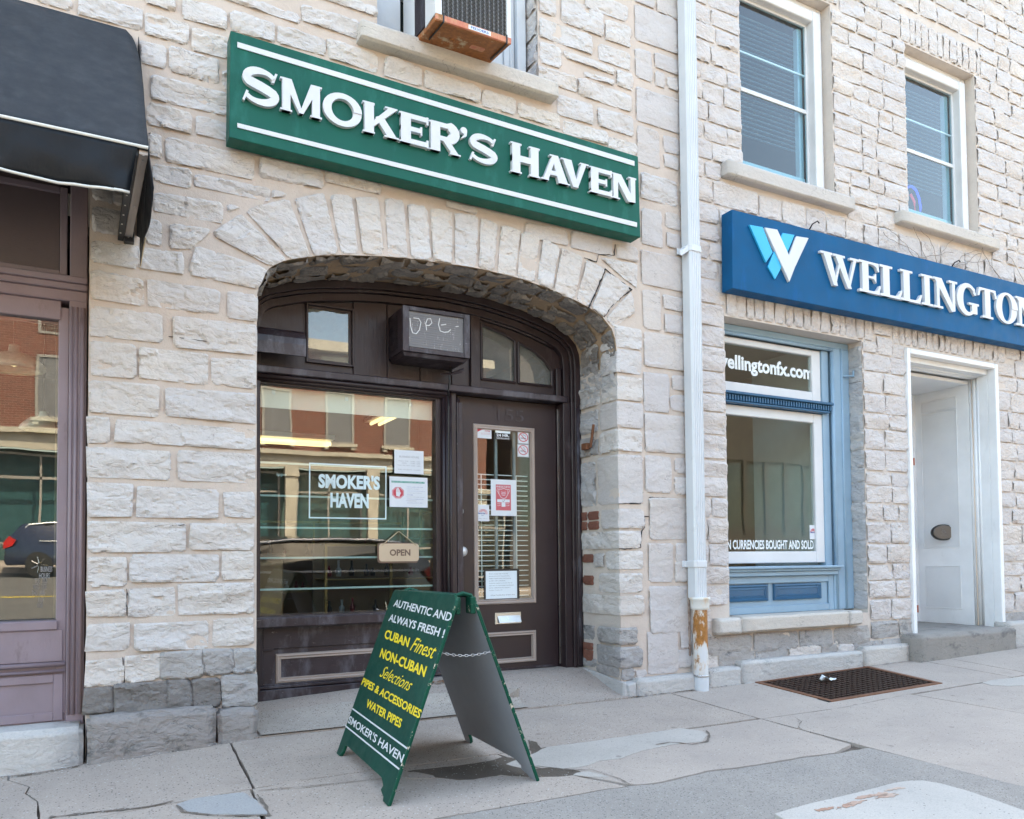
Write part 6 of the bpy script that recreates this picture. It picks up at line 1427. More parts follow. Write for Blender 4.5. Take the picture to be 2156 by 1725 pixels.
# right-hand reveal
xr = x1-.045
box('outer_reveal', 'whitewood', dw, xr, xr+.03, .05, .15, DZ, zt-.05, .003)
for y_, r_ in ((.155, .014), (.19, .022), (.235, .012)): MB().tube([(xr+.006, y_, DZ), (xr+.006, y_, zt-.08)], r_, 8).build('reveal_moulding', 'whitewood', dw, smooth=True)
box('inner_reveal', 'whitewood', dw, xr-.002, xr+.03, .25, .90, DZ, zt-.10, .003)
def rpanel(z0, z1):
    for a_, b_, c_, d_ in ((.38, .388, z0, z1), (.785, .793, z0, z1)): box('panel_bead', 'whitewood', dw, xr-.010, xr-.002, a_, b_, c_, d_, .002)
    for zz_ in (z0, z1): box('panel_bead', 'whitewood', dw, xr-.010, xr-.002, .38, .793, zz_-.004, zz_+.004, .002)
    box('reveal_panel', 'white', dw, xr-.005, xr-.002, .392, .781, z0+.01, z1-.01, .0005)
zq_ = [XP(1950, y, xr).z for y in (985-260, 0)][:0]
rpanel(.44, .89); rpanel(1.09, 2.56); rpanel(2.575, 2.70)
box('soffit', 'whitewood', dw, x0+.045, xr, .05, 1.0, zt-.10, zt-.05, .003)
for y_, r_ in ((.155, .014), (.19, .022), (.235, .012)): MB().tube([(x0+.05, y_, zt-.10), (xr, y_, zt-.10)], r_, 8).build('soffit_moulding', 'whitewood', dw, smooth=True)
box('inner_soffit', 'whitewood', dw, x0+.045, xr, .25, .90, zt-.16, zt-.125, .003)
box('side_reveal', 'whitewood', dw, x0+.02, x0+.045, .05, 1.0, DZ, zt-.05, .003)
# door leaf and its frame at the back
box('door_frame', 'whitewood', dw, xr-.05, xr, .86, .96, DZ, zt-.16, .004); box('door_frame', 'whitewood', dw, x0+.045, xr-.05, .87, .96, zt-.30, zt-.16, .004)
dl = MB().box(x0+.045, xr-.05, .90, .94, DZ, 2.20).box(x0+.045, xr-.05, .90, .94, 2.58, zt-.26).build('door', 'shopblue', dw, .002)
dl.data.materials[0] = M['whitewood']
frame('transom_frame', 'whitewood', dw, x0+.045, xr-.05, 2.20, 2.58, .05, .885, .94, .003); box('pane', 'glassup', dl, x0+.09, xr-.10, .91, .914, 2.25, 2.53, 0)
k = XP(1924, 1105, 8.0)
MB().lathe([(0, -.05), (.025, -.04), (.025, -.02), (.01, 0)], (8.06, .90, 1.25), 'Y', 14).build('door_knob', 'steel', dl, smooth=True)
for z_ in (2.05, .42): box('hinge', 'rustred', dw, xr-.06, xr-.045, .85, .862, z_-.04, z_+.04, .001)
# concrete step
st = MB().hexa([(6.60, -.235, .0), (7.93, -.235, .05), (8.17, -.09, .1), (8.17, 1.0, .1), (6.60, -.235, .275), (7.93, -.235, .308), (8.17, -.09, .312), (8.17, 1.0, .30)])
st = MB(); st.box(6.66, 8.14, -.20, 1.05, -.1, .285)
block('step', 'step', dw, 6.63, 8.12, -.20, 1.05, -.10, .285, 61, .006, .014, 12)
# push plate
pc = XP((3400+630*.2318)/K, (1750+1065*.2318)/K, xr-.02); py_ = .80
pp = thing('push_plate', 'oval steel push-to-open button with wheelchair symbol on the white door reveal', 'door button', (xr, pc.y, pc.z))
def ell(a, b, n=30): return [(a*math.cos(2*math.pi*i/n), b*math.sin(2*math.pi*i/n)) for i in range(n)]
ang = math.radians(-38); ud = Vector((math.cos(ang), math.sin(ang), 0)).normalized(); nd = Vector((-math.sin(-ang), 0, 0))
nd = Vector((0, 0, 1)).cross(ud)*-1
if nd.dot(CP-pc) < 0: nd = -nd
oc = Vector((xr-.055, pc.y, pc.z))
fpp = lambda u, v, d: oc+ud*u+Vector((0, 0, 1))*v+nd*d
MB().prism(ell(.118, .086), fpp, -.045, 0).build('housing', 'black', pp, .006)
MB().tube([oc-nd*.04, Vector((xr-.004, oc.y+.03, oc.z))], .035, 12).build('mount', 'black', pp)
MB().prism(ell(.106, .076), fpp, 0, .010).build('button', 'darksteel', pp, .008, seg=2)

wc = ring(-.004, .006, .014, .018, 1, fpp, .0112, 16)
for q in ribbon([(-.010, .034), (-.008, .012), (.010, .012), (.018, -.006), (.026, -.004)], .005): wc.prism(q, fpp, 0, .0115)
wc.prism(rc(-.014, -.006, .034, .042), fpp, 0, .0113); wc.build('wheelchair_symbol', 'ink', pp)
text('PUSH', 'ink', 'lettering', pp, (-.022, .022, -.027, -.019), fpp, .0112); text('TO OPEN', 'ink', 'lettering', pp, (-.034, .034, -.042, -.034), fpp, .0112)

# ================================================================== UPPER WINDOWS, SMALL-STONE BUILDING
def upwin(o_, sl, lab):
    x0, x1, z0, z1 = o_; zb_ = sl[3]
    t = MB(); t.box(x0, x0+.05, .06, .20, zb_, z1).build  # outer box frame
    f = frame('upper_window', 'whitepeel', bB, x0, x1, zb_, z1, .06, .10, .24, .006, wb=.012, wt=.09)
    f['label'] = lab
    MB().box(x1-.15, x1-.055, .06, .16, zb_, z1-.07).build('brick_mould', 'whitepeel', f, .010, seg=2)
    MB().box(x0+.05, x1-.055, .07, .16, z1-.16, z1-.06).build('head_mould', 'whitepeel', f, .014, seg=2)
    a0, a1 = x0+.06, x1-.15; zt_ = z1-.16; zm = zb_+(zt_-zb_)*.50
    frame('storm_frame', 'white', f, a0, a1, zb_+.004, zt_, .022, .135, .160, .002)
    box('meeting_rail', 'white', f, a0+.022, a1-.022, .138, .158, zm-.018, zm+.018, .002)
    box('sash_rail', 'white', f, a0+.022, a1-.022, .150, .166, zb_+(zt_-zb_)*.705, zb_+(zt_-zb_)*.715, .001)
    box('sash_rail', 'white', f, a0+.022, a1-.022, .170, .190, zb_+.16, zb_+.20, .001)
    box('pane', 'glassup', f, a0+.02, a1-.02, .148, .151, zb_+.02, zt_-.02, 0)
    box('inner_stile', 'greywood', f, a1-.075, a1-.022, .18, .23, zb_+.02, zt_-.02, .003)
    for i in range(int((zt_-zb_-.5)/.042)):
        z_ = zt_-.10-i*.042; box('blind_slat', 'grey', f, a0+.02, a1-.10, .205, .224, z_, z_+.0025, 0)
    return f
upwin(U1, sills_[0], 'upper window with peeling white frame nearest the downpipe'); f2 = upwin(U2, sills_[1], 'upper window with peeling white frame and a neon sign inside')
for a_ in (U1, U2): MB().box(a_[0]-.05, a_[1]+.05, 1.1, 1.15, 4.0, 6.3).box(a_[0]-.05, a_[0], .25, 1.1, 4, 6.3).box(a_[1], a_[1]+.05, .25, 1.1, 4, 6.3).box(a_[0]-.05, a_[1]+.05, .25, 1.1, 6.2, 6.3).build('room_lining', 'darkgap', bB)
nc = Z('r8', 1568, 1090, .20)
nn_ = thing('neon_sign', 'glowing blue neon curve low in the upper window', 'neon sign', (nc.x, .2, 4.3))
MB().tube([Z('r8', x, y, .20) for x, y in ((1545, 985), (1565, 978), (1590, 1000), (1605, 1040), (1613, 1090), (1612, 1140), (1606, 1165))], .010, 8).build('tube', 'neonblue', nn_, smooth=True)
MB().tube([Z('r8', x, y, .21) for x, y in ((1560, 1020), (1580, 1060), (1585, 1120), (1578, 1150))], .012, 8).build('inner_tube', 'neonred', nn_, smooth=True)

# ================================================================== MAUVE SHOPFRONT
ms = thing('shopfront', 'mauve painted shopfront with a tall window under the black awning', 'shopfront', (-.6, .1, .2))
MY = .10
def mx(x): return Z('dd', x, 1000, MY).x
def mz(y): return Z('dd', 90, y, MY).z
box('pilaster', 'purple', ms, mx(143), .012, MY-.01, .25, .14, 3.30, .004)
MB().tube([(mx(148), MY-.010, .2), (mx(148), MY-.010, mz(640))], .008, 8).tube([(mx(158), MY-.012, .2), (mx(158), MY-.012, mz(640))], .010, 8).tube([(mx(172), MY-.012, .2), (mx(172), MY-.012, mz(640))], .012, 8).build('pilaster_bead', 'purple', ms, smooth=True)
box('jamb', 'purple', ms, mx(120), mx(143), MY+.02, .25, .2, mz(640), .004)
box('stile', 'purple', ms, -1.9, -1.8, MY, .25, .2, 3.2, .004)
e0, e1, e2, e3 = mz(668), mz(628), mz(605), mz(578)
box('window_head', 'purple', ms, -2, mx(125), MY+.01, .25, e0, e1, .004)
MB().box(-2, .014, MY-.015, .25, e1, e2).box(-2, .014, MY-.035, .25, e2, (e2+e3)/2).box(-2, .014, MY-.05, .25, (e2+e3)/2, e3).build('entablature', 'purple', ms, .006)
box('sign_panel', 'purpledk', ms, -2, mx(120), MY+.03, .25, e3, 3.3, 0)
frame('panel_frame', 'purple', ms, -2, mx(137), e3+.005, mz(385), .035, MY+.008, MY+.03, .004)
box('awning_board', 'purpledk', ms, -2, .0, MY-.005, .25, mz(375), 3.45, .004)
MB().hexa([(-1.9, .190, mz(1310)), (mx(120), .190, mz(1310)), (mx(120), .196, mz(1310)), (-1.9, .196, mz(1310)), (-1.9, .146, e0), (mx(120), .146, e0), (mx(120), .152, e0), (-1.9, .152, e0)]).build('pane', 'glass', ms)
box('sill', 'purple', ms, -2, mx(125), MY, .25, mz(1328), mz(1308), .006); box('bottom_rail', 'purple', ms, -2, mx(135), MY+.012, .25, mz(1395), mz(1328), .002)
MB().tube([(-2, MY-.002, mz(1400)), (mx(140), MY-.002, mz(1400))], .012, 8).tube([(-2, MY+.004, mz(1415)), (mx(140), MY+.004, mz(1415))], .008, 8).build('rail_bead', 'purple', ms, smooth=True)
box('stall_riser', 'purple', ms, -2, mx(143), MY+.025, .25, .14, mz(1395), .002)
frame('riser_frame', 'purple', ms, -2, mx(137), .17, mz(1422), .045, MY+.012, MY+.025, .003)
rm3 = thing('cafe_interior', 'dark room behind the mauve shop window', 'room', (-1, 2, .2))
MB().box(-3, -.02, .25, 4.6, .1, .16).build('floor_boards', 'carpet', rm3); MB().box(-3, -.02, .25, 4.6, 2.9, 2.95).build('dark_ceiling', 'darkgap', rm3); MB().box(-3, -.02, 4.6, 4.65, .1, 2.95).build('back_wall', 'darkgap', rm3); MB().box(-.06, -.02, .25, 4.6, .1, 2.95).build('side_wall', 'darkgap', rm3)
for (x, y, Yp, sc_, lab) in ((30, 762, .95, 1.0, 'ribbed glass pendant lamp hanging closer to the mauve window'), (92, 893, 1.9, .9, 'ribbed glass pendant lamp hanging lower and deeper behind the mauve window')):
    p = W(x, y, Yp); t = thing('pendant_lamp', lab, 'lamp', (p.x, Yp, p.z), 'pendant lamps behind the mauve window')
    MB().lathe([(.10*sc_*1.4, -.055*sc_), (.125*sc_*1.4, -.045*sc_), (.12*sc_*1.4, -.02*sc_), (.085*sc_*1.4, .03*sc_), (.035*sc_, .06*sc_), (.03*sc_, .10*sc_), (0, .10*sc_)], (p.x, Yp, p.z), 'Z', 28).build('shade', 'lamp', t, smooth=True)
    MB().tube([(p.x, Yp, p.z+.1), (p.x, Yp, 2.9)], .004, 5).build('flex', 'black', t)
    MB().lathe([(0, -.03), (.03, -.02), (.03, .01), (0, .03)], (p.x, Yp, p.z), 'Z', 10).build('bulb', 'tube', t, smooth=True)
# opening-hours lettering on the mauve window
hl_ = thing('window_lettering', 'faint white opening-hours lettering low on the mauve window', 'window lettering', (-.3, .16, 1))
for i, (s_, x0_, x1_, y_) in enumerate((('BUSINESS', 245, 315, 225), ('HOURS', 235, 300, 265), ('TUE  1000', 207, 285, 297), ('WED  1000', 196, 280, 333), ('THU  1000', 190, 270, 370), ('1100', 230, 262, 410), ('1100', 222, 256, 445))):
    a = Z('z3', x0_, y_+8, .164); b = Z('z3', min(x1_, 320), y_-8, .164); text(s_, 'inkpale' if i < 2 else 'grease', 'lettering', hl_, (a.x, b.x, a.z, a.z+.028), lambda u, v, d: (u, .187-.0275*(v-.7)-d, v), .0005)

# ================================================================== AWNING
aw = thing('awning', 'black canvas awning with white piping and a torn side flap over the mauve shopfront', 'awning', (-1, -.4, 3))
AX = .250; ZT = 3.94; YF = -.855; ZF = 2.902
def sag(x, t, amp=.018): return amp*math.sin(math.pi*t)*(1+.3*noise.noise(Vector((x*1.5, t*2, 0))))
vs_ = []; nx_, ny_ = 46, 22
for j in range(ny_+1):
    t = j/ny_
    for i in range(nx_+1):
        x = -2.6+(AX+2.6)*i/nx_; xe = x-(.03*(1-t)**6 if i == nx_ else 0)
        q = .026*noise.noise(Vector((x*1.7, t*2.2, 4)))*t*(1.3-t); s_ = -sag(x, t)-.020*math.exp(-((t-.93)/.04)**2)*0
        vs_.append((xe, -.02+(YF+.02)*t+s_*.6+q, ZT+(ZF-ZT)*t+s_*.5+q*.6-(.03*(1-t)**5 if i == nx_ else 0)))
fs_ = [(j*(nx_+1)+i, (j+1)*(nx_+1)+i, (j+1)*(nx_+1)+i+1, j*(nx_+1)+i+1) for j in range(ny_) for i in range(nx_)]
b = MB().add(vs_, fs_); o = b.build('canopy', 'awning', aw, smooth=True); m_ = o.modifiers.new('s', 'SOLIDIFY'); m_.thickness = .003; m_.offset = -1
MB().tube([(-2.6, YF-.004, ZF-.002), (AX, YF-.004, ZF-.002)], .008, 8).build('piping', 'piping', aw, smooth=True)
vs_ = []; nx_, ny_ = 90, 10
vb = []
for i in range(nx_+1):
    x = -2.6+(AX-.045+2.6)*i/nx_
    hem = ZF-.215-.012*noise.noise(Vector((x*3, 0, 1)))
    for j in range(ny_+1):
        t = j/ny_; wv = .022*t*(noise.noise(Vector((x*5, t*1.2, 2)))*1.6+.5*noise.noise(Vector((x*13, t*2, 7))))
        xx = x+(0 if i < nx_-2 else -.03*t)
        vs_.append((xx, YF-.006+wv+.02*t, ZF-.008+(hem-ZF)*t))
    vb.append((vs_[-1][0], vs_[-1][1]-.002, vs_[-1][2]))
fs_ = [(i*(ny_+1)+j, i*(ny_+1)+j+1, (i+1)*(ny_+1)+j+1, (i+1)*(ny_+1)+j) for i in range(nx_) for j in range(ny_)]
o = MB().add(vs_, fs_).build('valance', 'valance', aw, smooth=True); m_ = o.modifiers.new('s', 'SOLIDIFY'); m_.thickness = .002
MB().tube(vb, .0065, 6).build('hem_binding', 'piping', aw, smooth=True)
xs0 = W(47, 330, YF)
sp = [(-.02, ZT-.02), (YF, ZF)]
for (px_i, py_i) in ((325, 395), (322, 430), (318, 455), (306, 500), (300, 530), (295, 560)):
    p = XP(px_i, py_i, .272); 
    if px_i < 312: p = XP(px_i, py_i, .264)
    sp.append((p.y, p.z))
for (px_i, py_i) in ((288, 500), (274, 490)):
    p = XP(px_i, py_i, .235); sp.append((p.y, p.z))
print('side flap', [(round(a, 2), round(b, 2)) for a, b in sp])
P_ = [Vector((.252, a, b)) for a, b in sp]
for i, v in enumerate(P_):
    if i in (2, 3, 4): v.x = .272
    if i in (5, 6, 7): v.x = .264
bm = bmesh.new(); vs = [bm.verts.new(v) for v in P_]; es = [bm.edges.new((vs[i], vs[(i+1) % len(vs)])) for i in range(len(vs))]
bmesh.ops.triangle_fill(bm, use_beauty=True, edges=es, normal=(1, 0, 0)); bmesh.ops.subdivide_edges(bm, edges=bm.edges[:], cuts=3)
for v in bm.verts: v.co.x += .006*noise.noise(v.co*9)
me = bpy.data.meshes.new('side_flap'); bm.to_mesh(me); bm.free(); o = link('side_flap', me, 'valance', aw); m_ = o.modifiers.new('s', 'SOLIDIFY'); m_.thickness = .003
MB().tube([P_[i]+Vector((.002, 0, 0)) for i in (5, 6, 7)], .0035, 5).build('frayed_edge', 'straw', aw)
a = XP(300, 318, .236); b = XP(275, 492, .215)
arm = MB(); d = (b-a).normalized(); sdv = Vector((.020, 0, 0)); upv = Vector((0, 0, .012))
a = Vector((.232, YF+.012, ZF-.02)); b = Vector((.205, -.02, b.z))
arm.hexa([a-sdv-upv, a+sdv-upv, b+sdv-upv, b-sdv-upv, a-sdv+upv, a+sdv+upv, b+sdv+upv, b-sdv+upv]); arm.build('support_arm', 'armmetal', aw, .002)
arm = MB(); s2 = Vector((.004, 0, 0)); u2 = Vector((0, 0, .004)); arm.hexa([a-s2-upv-u2, a+s2-upv-u2, b+s2-upv-u2, b-s2-upv-u2, a-s2-upv, a+s2-upv, b+s2-upv, b-s2-upv]); arm.build('arm_rib', 'armmetal', aw)
MB().box(.185, .235, -.06, .0, b.z-.03, b.z+.03).build('wall_bracket', 'black', aw, .004)
MB().hexa([a+Vector((-.06, 0, -.02)), a+Vector((-.022, 0, -.02)), b+Vector((-.022, 0, -.02)), b+Vector((-.05, 0, -.02)), a+Vector((-.06, 0, .02)), a+Vector((-.022, 0, .02)), b+Vector((-.022, 0, .02)), b+Vector((-.05, 0, .02))]).build('perforated_channel', 'black', aw)
for i in range(8):
    t = (i+.7)/8.6; p = a.lerp(b, t)+Vector((-.042, 0, -.0205)); MB().box(p.x-.004, p.x+.004, p.y-.006, p.y+.006, p.z-.001, p.z).build('hole', 'piping', aw)
for t in (.05, .55, .93): p = a.lerp(b, t)+Vector((0, 0, -.014)); MB().lathe([(0, -.004), (.006, -.003), (.006, 0)], (p.x, p.y, p.z), 'Z', 8).build('rivet', 'steel', aw)
MB().tube([(-.70, YF-.030, ZF-.01), (-.705, YF-.026, ZF-.20)], .0025, 4).build('seam', 'grey', aw)

# ================================================================== GRATE, TISSUE, LITTER
gt = thing('pavement_grate', 'rusty brown steel grate set in the pavement below the blue shop window', 'grate', (5.35, -.45, 0))
gx0, gx1, gy0, gy1 = 4.72, 5.99, -.82, -.075
def gp(x, y, dz=0): return (x, y, gz(x, y)+dz)
def gbar(name, xa, ya, xb, yb, w_, h, top, mat, par):
    d = Vector((xb-xa, yb-ya, 0)).normalized(); n = Vector((-d.y, d.x, 0))*w_/2
    P = [Vector(gp(xa, ya, top-h)), Vector(gp(xb, yb, top-h))]; Q = [Vector(gp(xa, ya, top)), Vector(gp(xb, yb, top))]
    return MB().hexa([P[0]-n, P[1]-n, P[1]+n, P[0]+n, Q[0]-n, Q[1]-n, Q[1]+n, Q[0]+n]).build(name, mat, par)
gbar('frame_bar', gx0, gy0+.02, gx1, gy0+.02, .045, .03, .006, 'grate', gt); gbar('frame_bar', gx0, gy1-.02, gx1+.07, gy1-.02, .04, .03, .006, 'grate', gt)
gbar('frame_bar', gx0+.02, gy0, gx0+.02, gy1, .045, .03, .0065, 'grate', gt); gbar('frame_bar', gx1-.02, gy0, gx1+.06, gy1, .045, .03, .0065, 'grate', gt)
for i in range(14):
    y_ = gy0+.05+i*(gy1-gy0-.10)/13; gbar('bar', gx0+.04, y_, gx1-.03+.03*i/14, y_, .009, .030, .003, 'gratebar', gt)
for i in range(21):
    x_ = gx0+.05+i*(gx1-gx0-.09)/20; gbar('cross_rod', x_, gy0+.04, x_+.05*(i/20), gy1-.04, .008, .010, .0035, 'gratebar', gt)
kind(MB().box(gx0-.02, gx1+.12, gy0-.02, gy1+.03, -.62, -.60).box(gx0-.02, gx0, gy0, gy1, -.6, -.03).box(gx1+.10, gx1+.12, gy0, gy1, -.6, -.03).box(gx0, gx1+.1, gy0-.02, gy0, -.6, -.03-.055).box(gx0, gx1+.1, gy1+.01, gy1+.03, -.6, -.02).build('grate_pit', 'darkgap'), 'structure')
sidewalk_cut = None
tc = GD('b1', 975, 978)
vs_ = []; n_ = 9
for j in range(n_):
    for i in range(n_):
        u, v = i/(n_-1)-.5, j/(n_-1)-.5; q = Vector((u*5, v*5, 1)); wq = .5+.5*math.cos(u*3)
        vs_.append((tc.x+u*.17+v*.03, tc.y+v*.07*wq+.03*noise.noise(q), gz(tc.x, tc.y)+.012+.025*abs(noise.noise(q*1.3))+.030*math.exp(-(u+.25)**2*30)))
o = MB().add(vs_, [(j*n_+i, j*n_+i+1, (j+1)*n_+i+1, (j+1)*n_+i) for j in range(n_-1) for i in range(n_-1)]).build('tissue', 'tissue', None, smooth=True); o.modifiers.new('s', 'SOLIDIFY').thickness = .001
tag(o, 'crumpled white tissue lying on the rusty pavement grate', 'tissue')
gg = MB(); gc = GD('g0', 905, 288)
for i in range(26):
    a = random.uniform(0, 6.28); l = random.uniform(.03, .08); p0 = Vector((gc.x+random.gauss(0, .02), gc.y+random.gauss(.0, .008), gc.z+.008)); gg.tube([p0, p0+Vector((math.cos(a)*l*.5, math.sin(a)*l*.2, .015+random.random()*.015)), p0+Vector((math.cos(a)*l, math.sin(a)*l*.3, .004))], .0014, 4)
o = kind(gg.build('dry_grass', 'straw'), 'stuff'); tag(o, 'tuft of dry straw-coloured grass at the foot of the stone pier', 'dry grass')
def litter(name, lab, mat, n, fnp, smin, smax, flat_=.35):
    b = MB()
    for i in range(n):
        x, y, z = fnp(); s = random.uniform(smin, smax); a = random.uniform(0, 6.28)
        pts = [(x+s*math.cos(a+k*2.09+random.uniform(-.4, .4)), y+s*.8*math.sin(a+k*2.09), z+.0008) for k in range(3)]; top = (x, y, z+s*flat_)
        b.add(pts+[top], [(0, 1, 3), (1, 2, 3), (2, 0, 3), (0, 2, 1)])
    o = kind(b.build(name, mat), 'stuff'); tag(o, lab, name.replace('_', ' ')); return o
def along(pts, reg, spread):
    P = [GD(reg, x, y) for x, y in pts]
    def f():
        i = random.randrange(len(P)-1); p = P[i].lerp(P[i+1], random.random()); x = p.x; y = p.y+random.gauss(-spread*.4, spread); return x, y, gz(x, min(y, 0))+.006
    return f
litter('grit', 'dark grit and crumbs gathered along the foot of the stone walls', 'dirt', 900, along([(0, 650), (300, 613), (420, 603), (560, 588), (700, 573), (940, 540)], 'g2', .016), .003, .009)
litter('pebbles', 'pale pebbles scattered on the pavement by the stone pier', 'pebble', 160, along([(0, 452), (320, 400), (700, 340), (1040, 278), (1400, 238)], 'g0', .035), .003, .008)
litter('leaf_litter', 'dry brown leaf scraps behind the sandwich board', 'leaf', 70, lambda: (random.gauss(2.27, .07), random.gauss(.42, .05), gz(2.27, 0)+lip(2.27, .42)+.004), .008, .022, .3)
litter('stone_crumbs', 'small light stone crumbs dotted over the paving slabs', 'pebble', 220, lambda: (lambda x, y: (x, y, gz(x, y)+.001))(random.uniform(-1, 8), random.uniform(-3, -.15)), .002, .005)
# bare climber above the blue sign
cl_ = MB()
for s_ in range(16):
    x, z = random.uniform(6.9, 9.0), 3.83; a = random.uniform(.6, 2.4); P = [Vector((x, -.02, z))]
    for k in range(14):
        a += random.uniform(-.5, .5); x += .045*math.cos(a); z += .028*abs(math.sin(a)); P.append(Vector((x, -.04, z)))
    cl_.tube(P, .0028, 4)
o = kind(cl_.build('bare_creeper', 'twig'), 'stuff'); tag(o, 'thin leafless creeper stems on the wall above the blue sign', 'creeper')

# ================================================================== ACROSS THE STREET (seen mirrored in the shop glass)
ob = thing('brick_building', 'red brick building with stone sills and a shopping front across the street', 'building', (0, -26, 0)); OY = -26.0; BE = 16.0
MB().box(-28, BE, OY-8, OY, 4.15, 9.6).build('brick_front', 'brickwall', ob)
box('cornice_band', 'farstone', ob, -28, BE+.1, OY-.2, OY+.25, 3.98, 4.15, 0); box('fascia', 'farstone', ob, -28, BE, OY-.2, OY+.02, 3.45, 3.98, 0)
box('roof_cornice', 'farstone', ob, -28, BE+.2, OY-.3, OY+.45, 9.5, 9.9, 0); box('shop_back', 'farteal', ob, -28, BE, OY-1.2, OY-1.0, -.3, 3.45, 0)
for i in range(17):
    x_ = -26.4+i*2.5
    wv_ = frame('window', 'farframe', ob, x_, x_+1.15, 4.52, 6.6, .09, OY-.1, OY+.04, 0)
    box('pane', 'glassup', wv_, x_+.09, x_+1.06, OY-.02, OY, 4.61, 6.5, 0); box('blind', 'grease', wv_, x_+.09, x_+1.06, OY-.0, OY+.012, 4.61, 6.5, 0)
    box('sill', 'farstone', wv_, x_-.14, x_+1.29, OY, OY+.16, 4.40, 4.52, 0); box('corbel', 'farstone', wv_, x_-.08, x_+.1, OY, OY+.12, 4.28, 4.40, 0); box('corbel', 'farstone', wv_, x_+1.05, x_+1.23, OY, OY+.12, 4.28, 4.40, 0)
    wv2 = frame('window', 'farframe', ob, x_, x_+1.15, 7.35, 9.1, .09, OY-.1, OY+.04, 0); box('pane', 'glassup', wv2, x_+.09, x_+1.06, OY-.02, OY, 7.44, 9.0, 0); box('lintel', 'farstone', wv2, x_-.1, x_+1.25, OY, OY+.05, 9.1, 9.35, 0)
for i in range(13):
    x_ = -27+i*3.4; box('pilaster', 'farstone', ob, x_, x_+.42, OY-.1, OY+.12, -.3, 3.45, 0); box('capital', 'farstone', ob, x_-.05, x_+.47, OY-.1, OY+.18, 3.1, 3.45, 0)
    sw = frame('shop_window', 'farframe', ob, x_+.5, x_+3.3, .2, 3.3, .08, OY-.5, OY-.35, 0); box('pane', 'glassup', sw, x_+.58, x_+3.22, OY-.45, OY-.44, .28, 3.2, 0); box('rail', 'farframe', sw, x_+.58, x_+3.22, OY-.46, OY-.38, 2.45, 2.53, 0); box('mullion', 'farframe', sw, x_+1.9, x_+1.97, OY-.46, OY-.38, .28, 3.2, 0)
M['faroffice'] = paint('shade_dark_cladding', (.075, .065, .06), .8, .1)  # the shade on this far front is put into its dark colour
ob2 = thing('office_building', 'dark flat-roofed office building farther along the street opposite', 'building', (24, -26, 0))
box('block', 'faroffice', ob2, 17.5, 55, OY-10, OY-.5, -.3, 13.5, 0); box('storey_band', 'faroffice', ob2, 17.5, 55, OY-.5, OY-.4, 6.2, 6.7, 0)
for i in range(16):
    box('pier', 'faroffice', ob2, 17.6+i*1.5, 17.85+i*1.5, OY-.5, OY-.35, 2.4, 6.2, 0); box('window', 'glassup', ob2, 17.9+i*1.5, 19.0+i*1.5, OY-.5, OY-.46, 2.6, 6.0, 0)
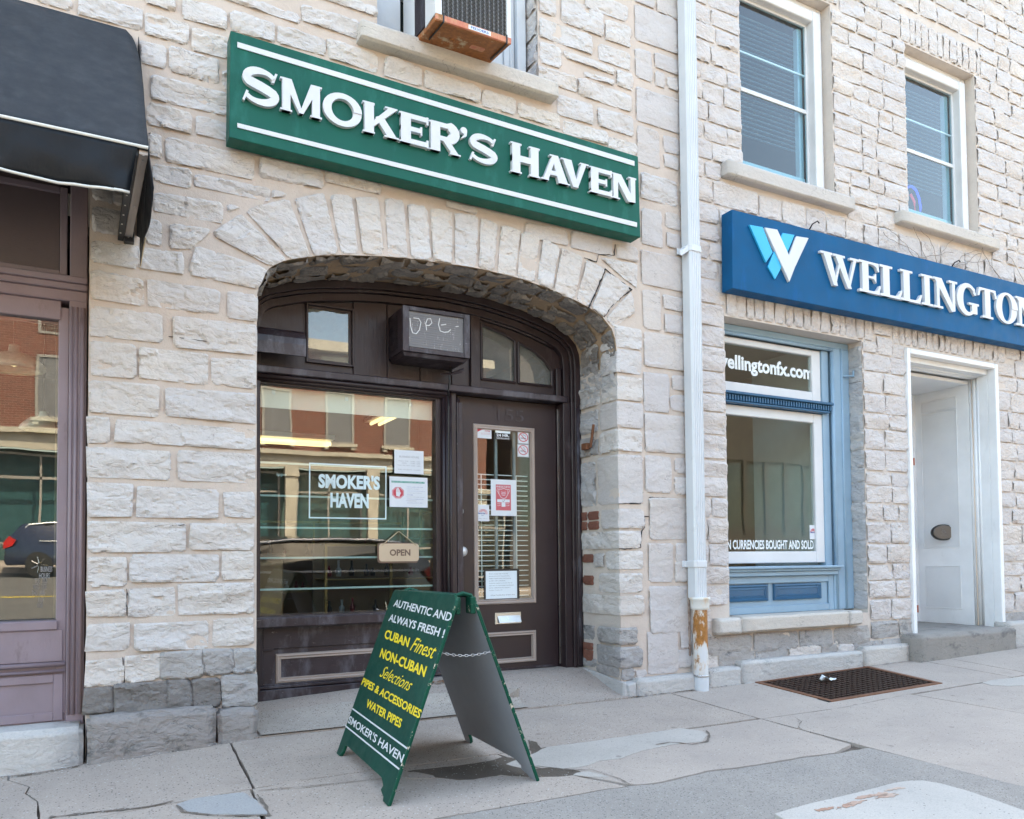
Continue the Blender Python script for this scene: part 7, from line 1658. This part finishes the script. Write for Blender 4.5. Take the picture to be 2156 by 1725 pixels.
def car(name, lab, x, y, sx, mat, L_=4.6, H=1.72, z=-.45, group=None):
    t = thing(name, lab, 'car', (x, y, z))
    half = [(-.5, .32), (-.5, .62), (-.47, .86), (-.30, .98), (-.22, 1.0), (-.12, 1.34), (-.02, 1.42), (.25, 1.43), (.40, 1.38), (.47, 1.05), (.495, .9), (.5, .45), (.49, .32)]
    pr = [(a*L_*sx, b*H/1.45) for a, b in half]
    def sect(yy, k): return [(x+a*(1 if b < .95 else k), y+yy, z+b*(1 if b < 1.2 else .995)) for a, b in pr]
    W_ = .90; rows = [(-W_, .96, .86), (-W_*.98, 1, 1), (W_*.98, 1, 1), (W_, .96, .86)]
    vs = []; n = len(pr)
    for yy in (-W_, -W_*.9, W_*.9, W_):
        edge = abs(yy) > W_*.95
        for a, b in pr:
            ins = (.16 if b > 1.05*H/1.45 else 0)
            vs.append((x+a, y+(yy if not ins else math.copysign(abs(yy)-ins, yy)), z+b))
    fs = [(j*n+i, (j+1)*n+i, (j+1)*n+(i+1) % n, j*n+(i+1) % n) for j in range(3) for i in range(n)]+[tuple(range(n)), tuple(range(4*n-1, 3*n-1, -1))]
    MB().add(vs, fs).build('body', mat, t, .03, True)
    for sgn in (-1, 1):
        yy = y+sgn*(W_-.155)
        gl = [(a*L_*sx, b*H/1.45) for a, b in ((-.17, 1.02), (-.09, 1.32), (.0, 1.37), (.25, 1.38), (.37, 1.33), (.42, 1.06))]
        MB().prism(gl, lambda u, v, d: (x+u, yy+sgn*d, z+v), 0, .012).build('side_window', 'black', t)
        MB().tube([(x+a*L_*sx, yy+sgn*.02, z+b*H/1.45) for a, b in ((-.24, 1.02), (-.12, 1.335), (.0, 1.40), (.25, 1.41), (.36, 1.37), (.44, 1.05))], .022, 6).build('chrome_trim', 'carchrome', t)
        MB().box(x-.3*L_, x+.42*L_, y+sgn*(W_-.0), y+sgn*(W_+.012), z+.95*H/1.45, z+.98*H/1.45).build('chrome_strip', 'carchrome', t)
        for wx in (-.31, .31):
            c_ = (x+wx*L_, y+sgn*(W_-.09), z+.34); wl = MB().lathe([(.34, -.10), (.34, .10)], c_, 'Y', 24); wl = wl.lathe([(.0, sgn*.10), (.22, sgn*.105), (.34, sgn*.10)], c_, 'Y', 24).build('wheel', 'tyre', t)
            for k in range(7): a_ = k*2*math.pi/7; MB().tube([(c_[0]+.04*math.cos(a_), c_[1]+sgn*.112, c_[2]+.04*math.sin(a_)), (c_[0]+.21*math.cos(a_), c_[1]+sgn*.112, c_[2]+.21*math.sin(a_))], .018, 5).build('spoke', 'chrome', wl)
        MB().prism([(a*L_*sx, b*H/1.45) for a, b in ((.44, .95), (.475, 1.05), (.505, .88), (.507, .72), (.46, .80))], lambda u, v, d: (x+u, y+sgn*(W_-.10+d), z+v), 0, .115).build('tail_lamp', 'redlamp', t)
    return t
car('parked_car', 'black estate car parked at the near kerb, mirrored in the shop glass', 2.65, -6.40, 1, 'carpaint', 4.6, 1.52)
car('parked_car', 'dark blue hatchback parked across the street, mirrored in the mauve window', 0.25, -21.2, -1, 'navycar', 4.2, 1.5)
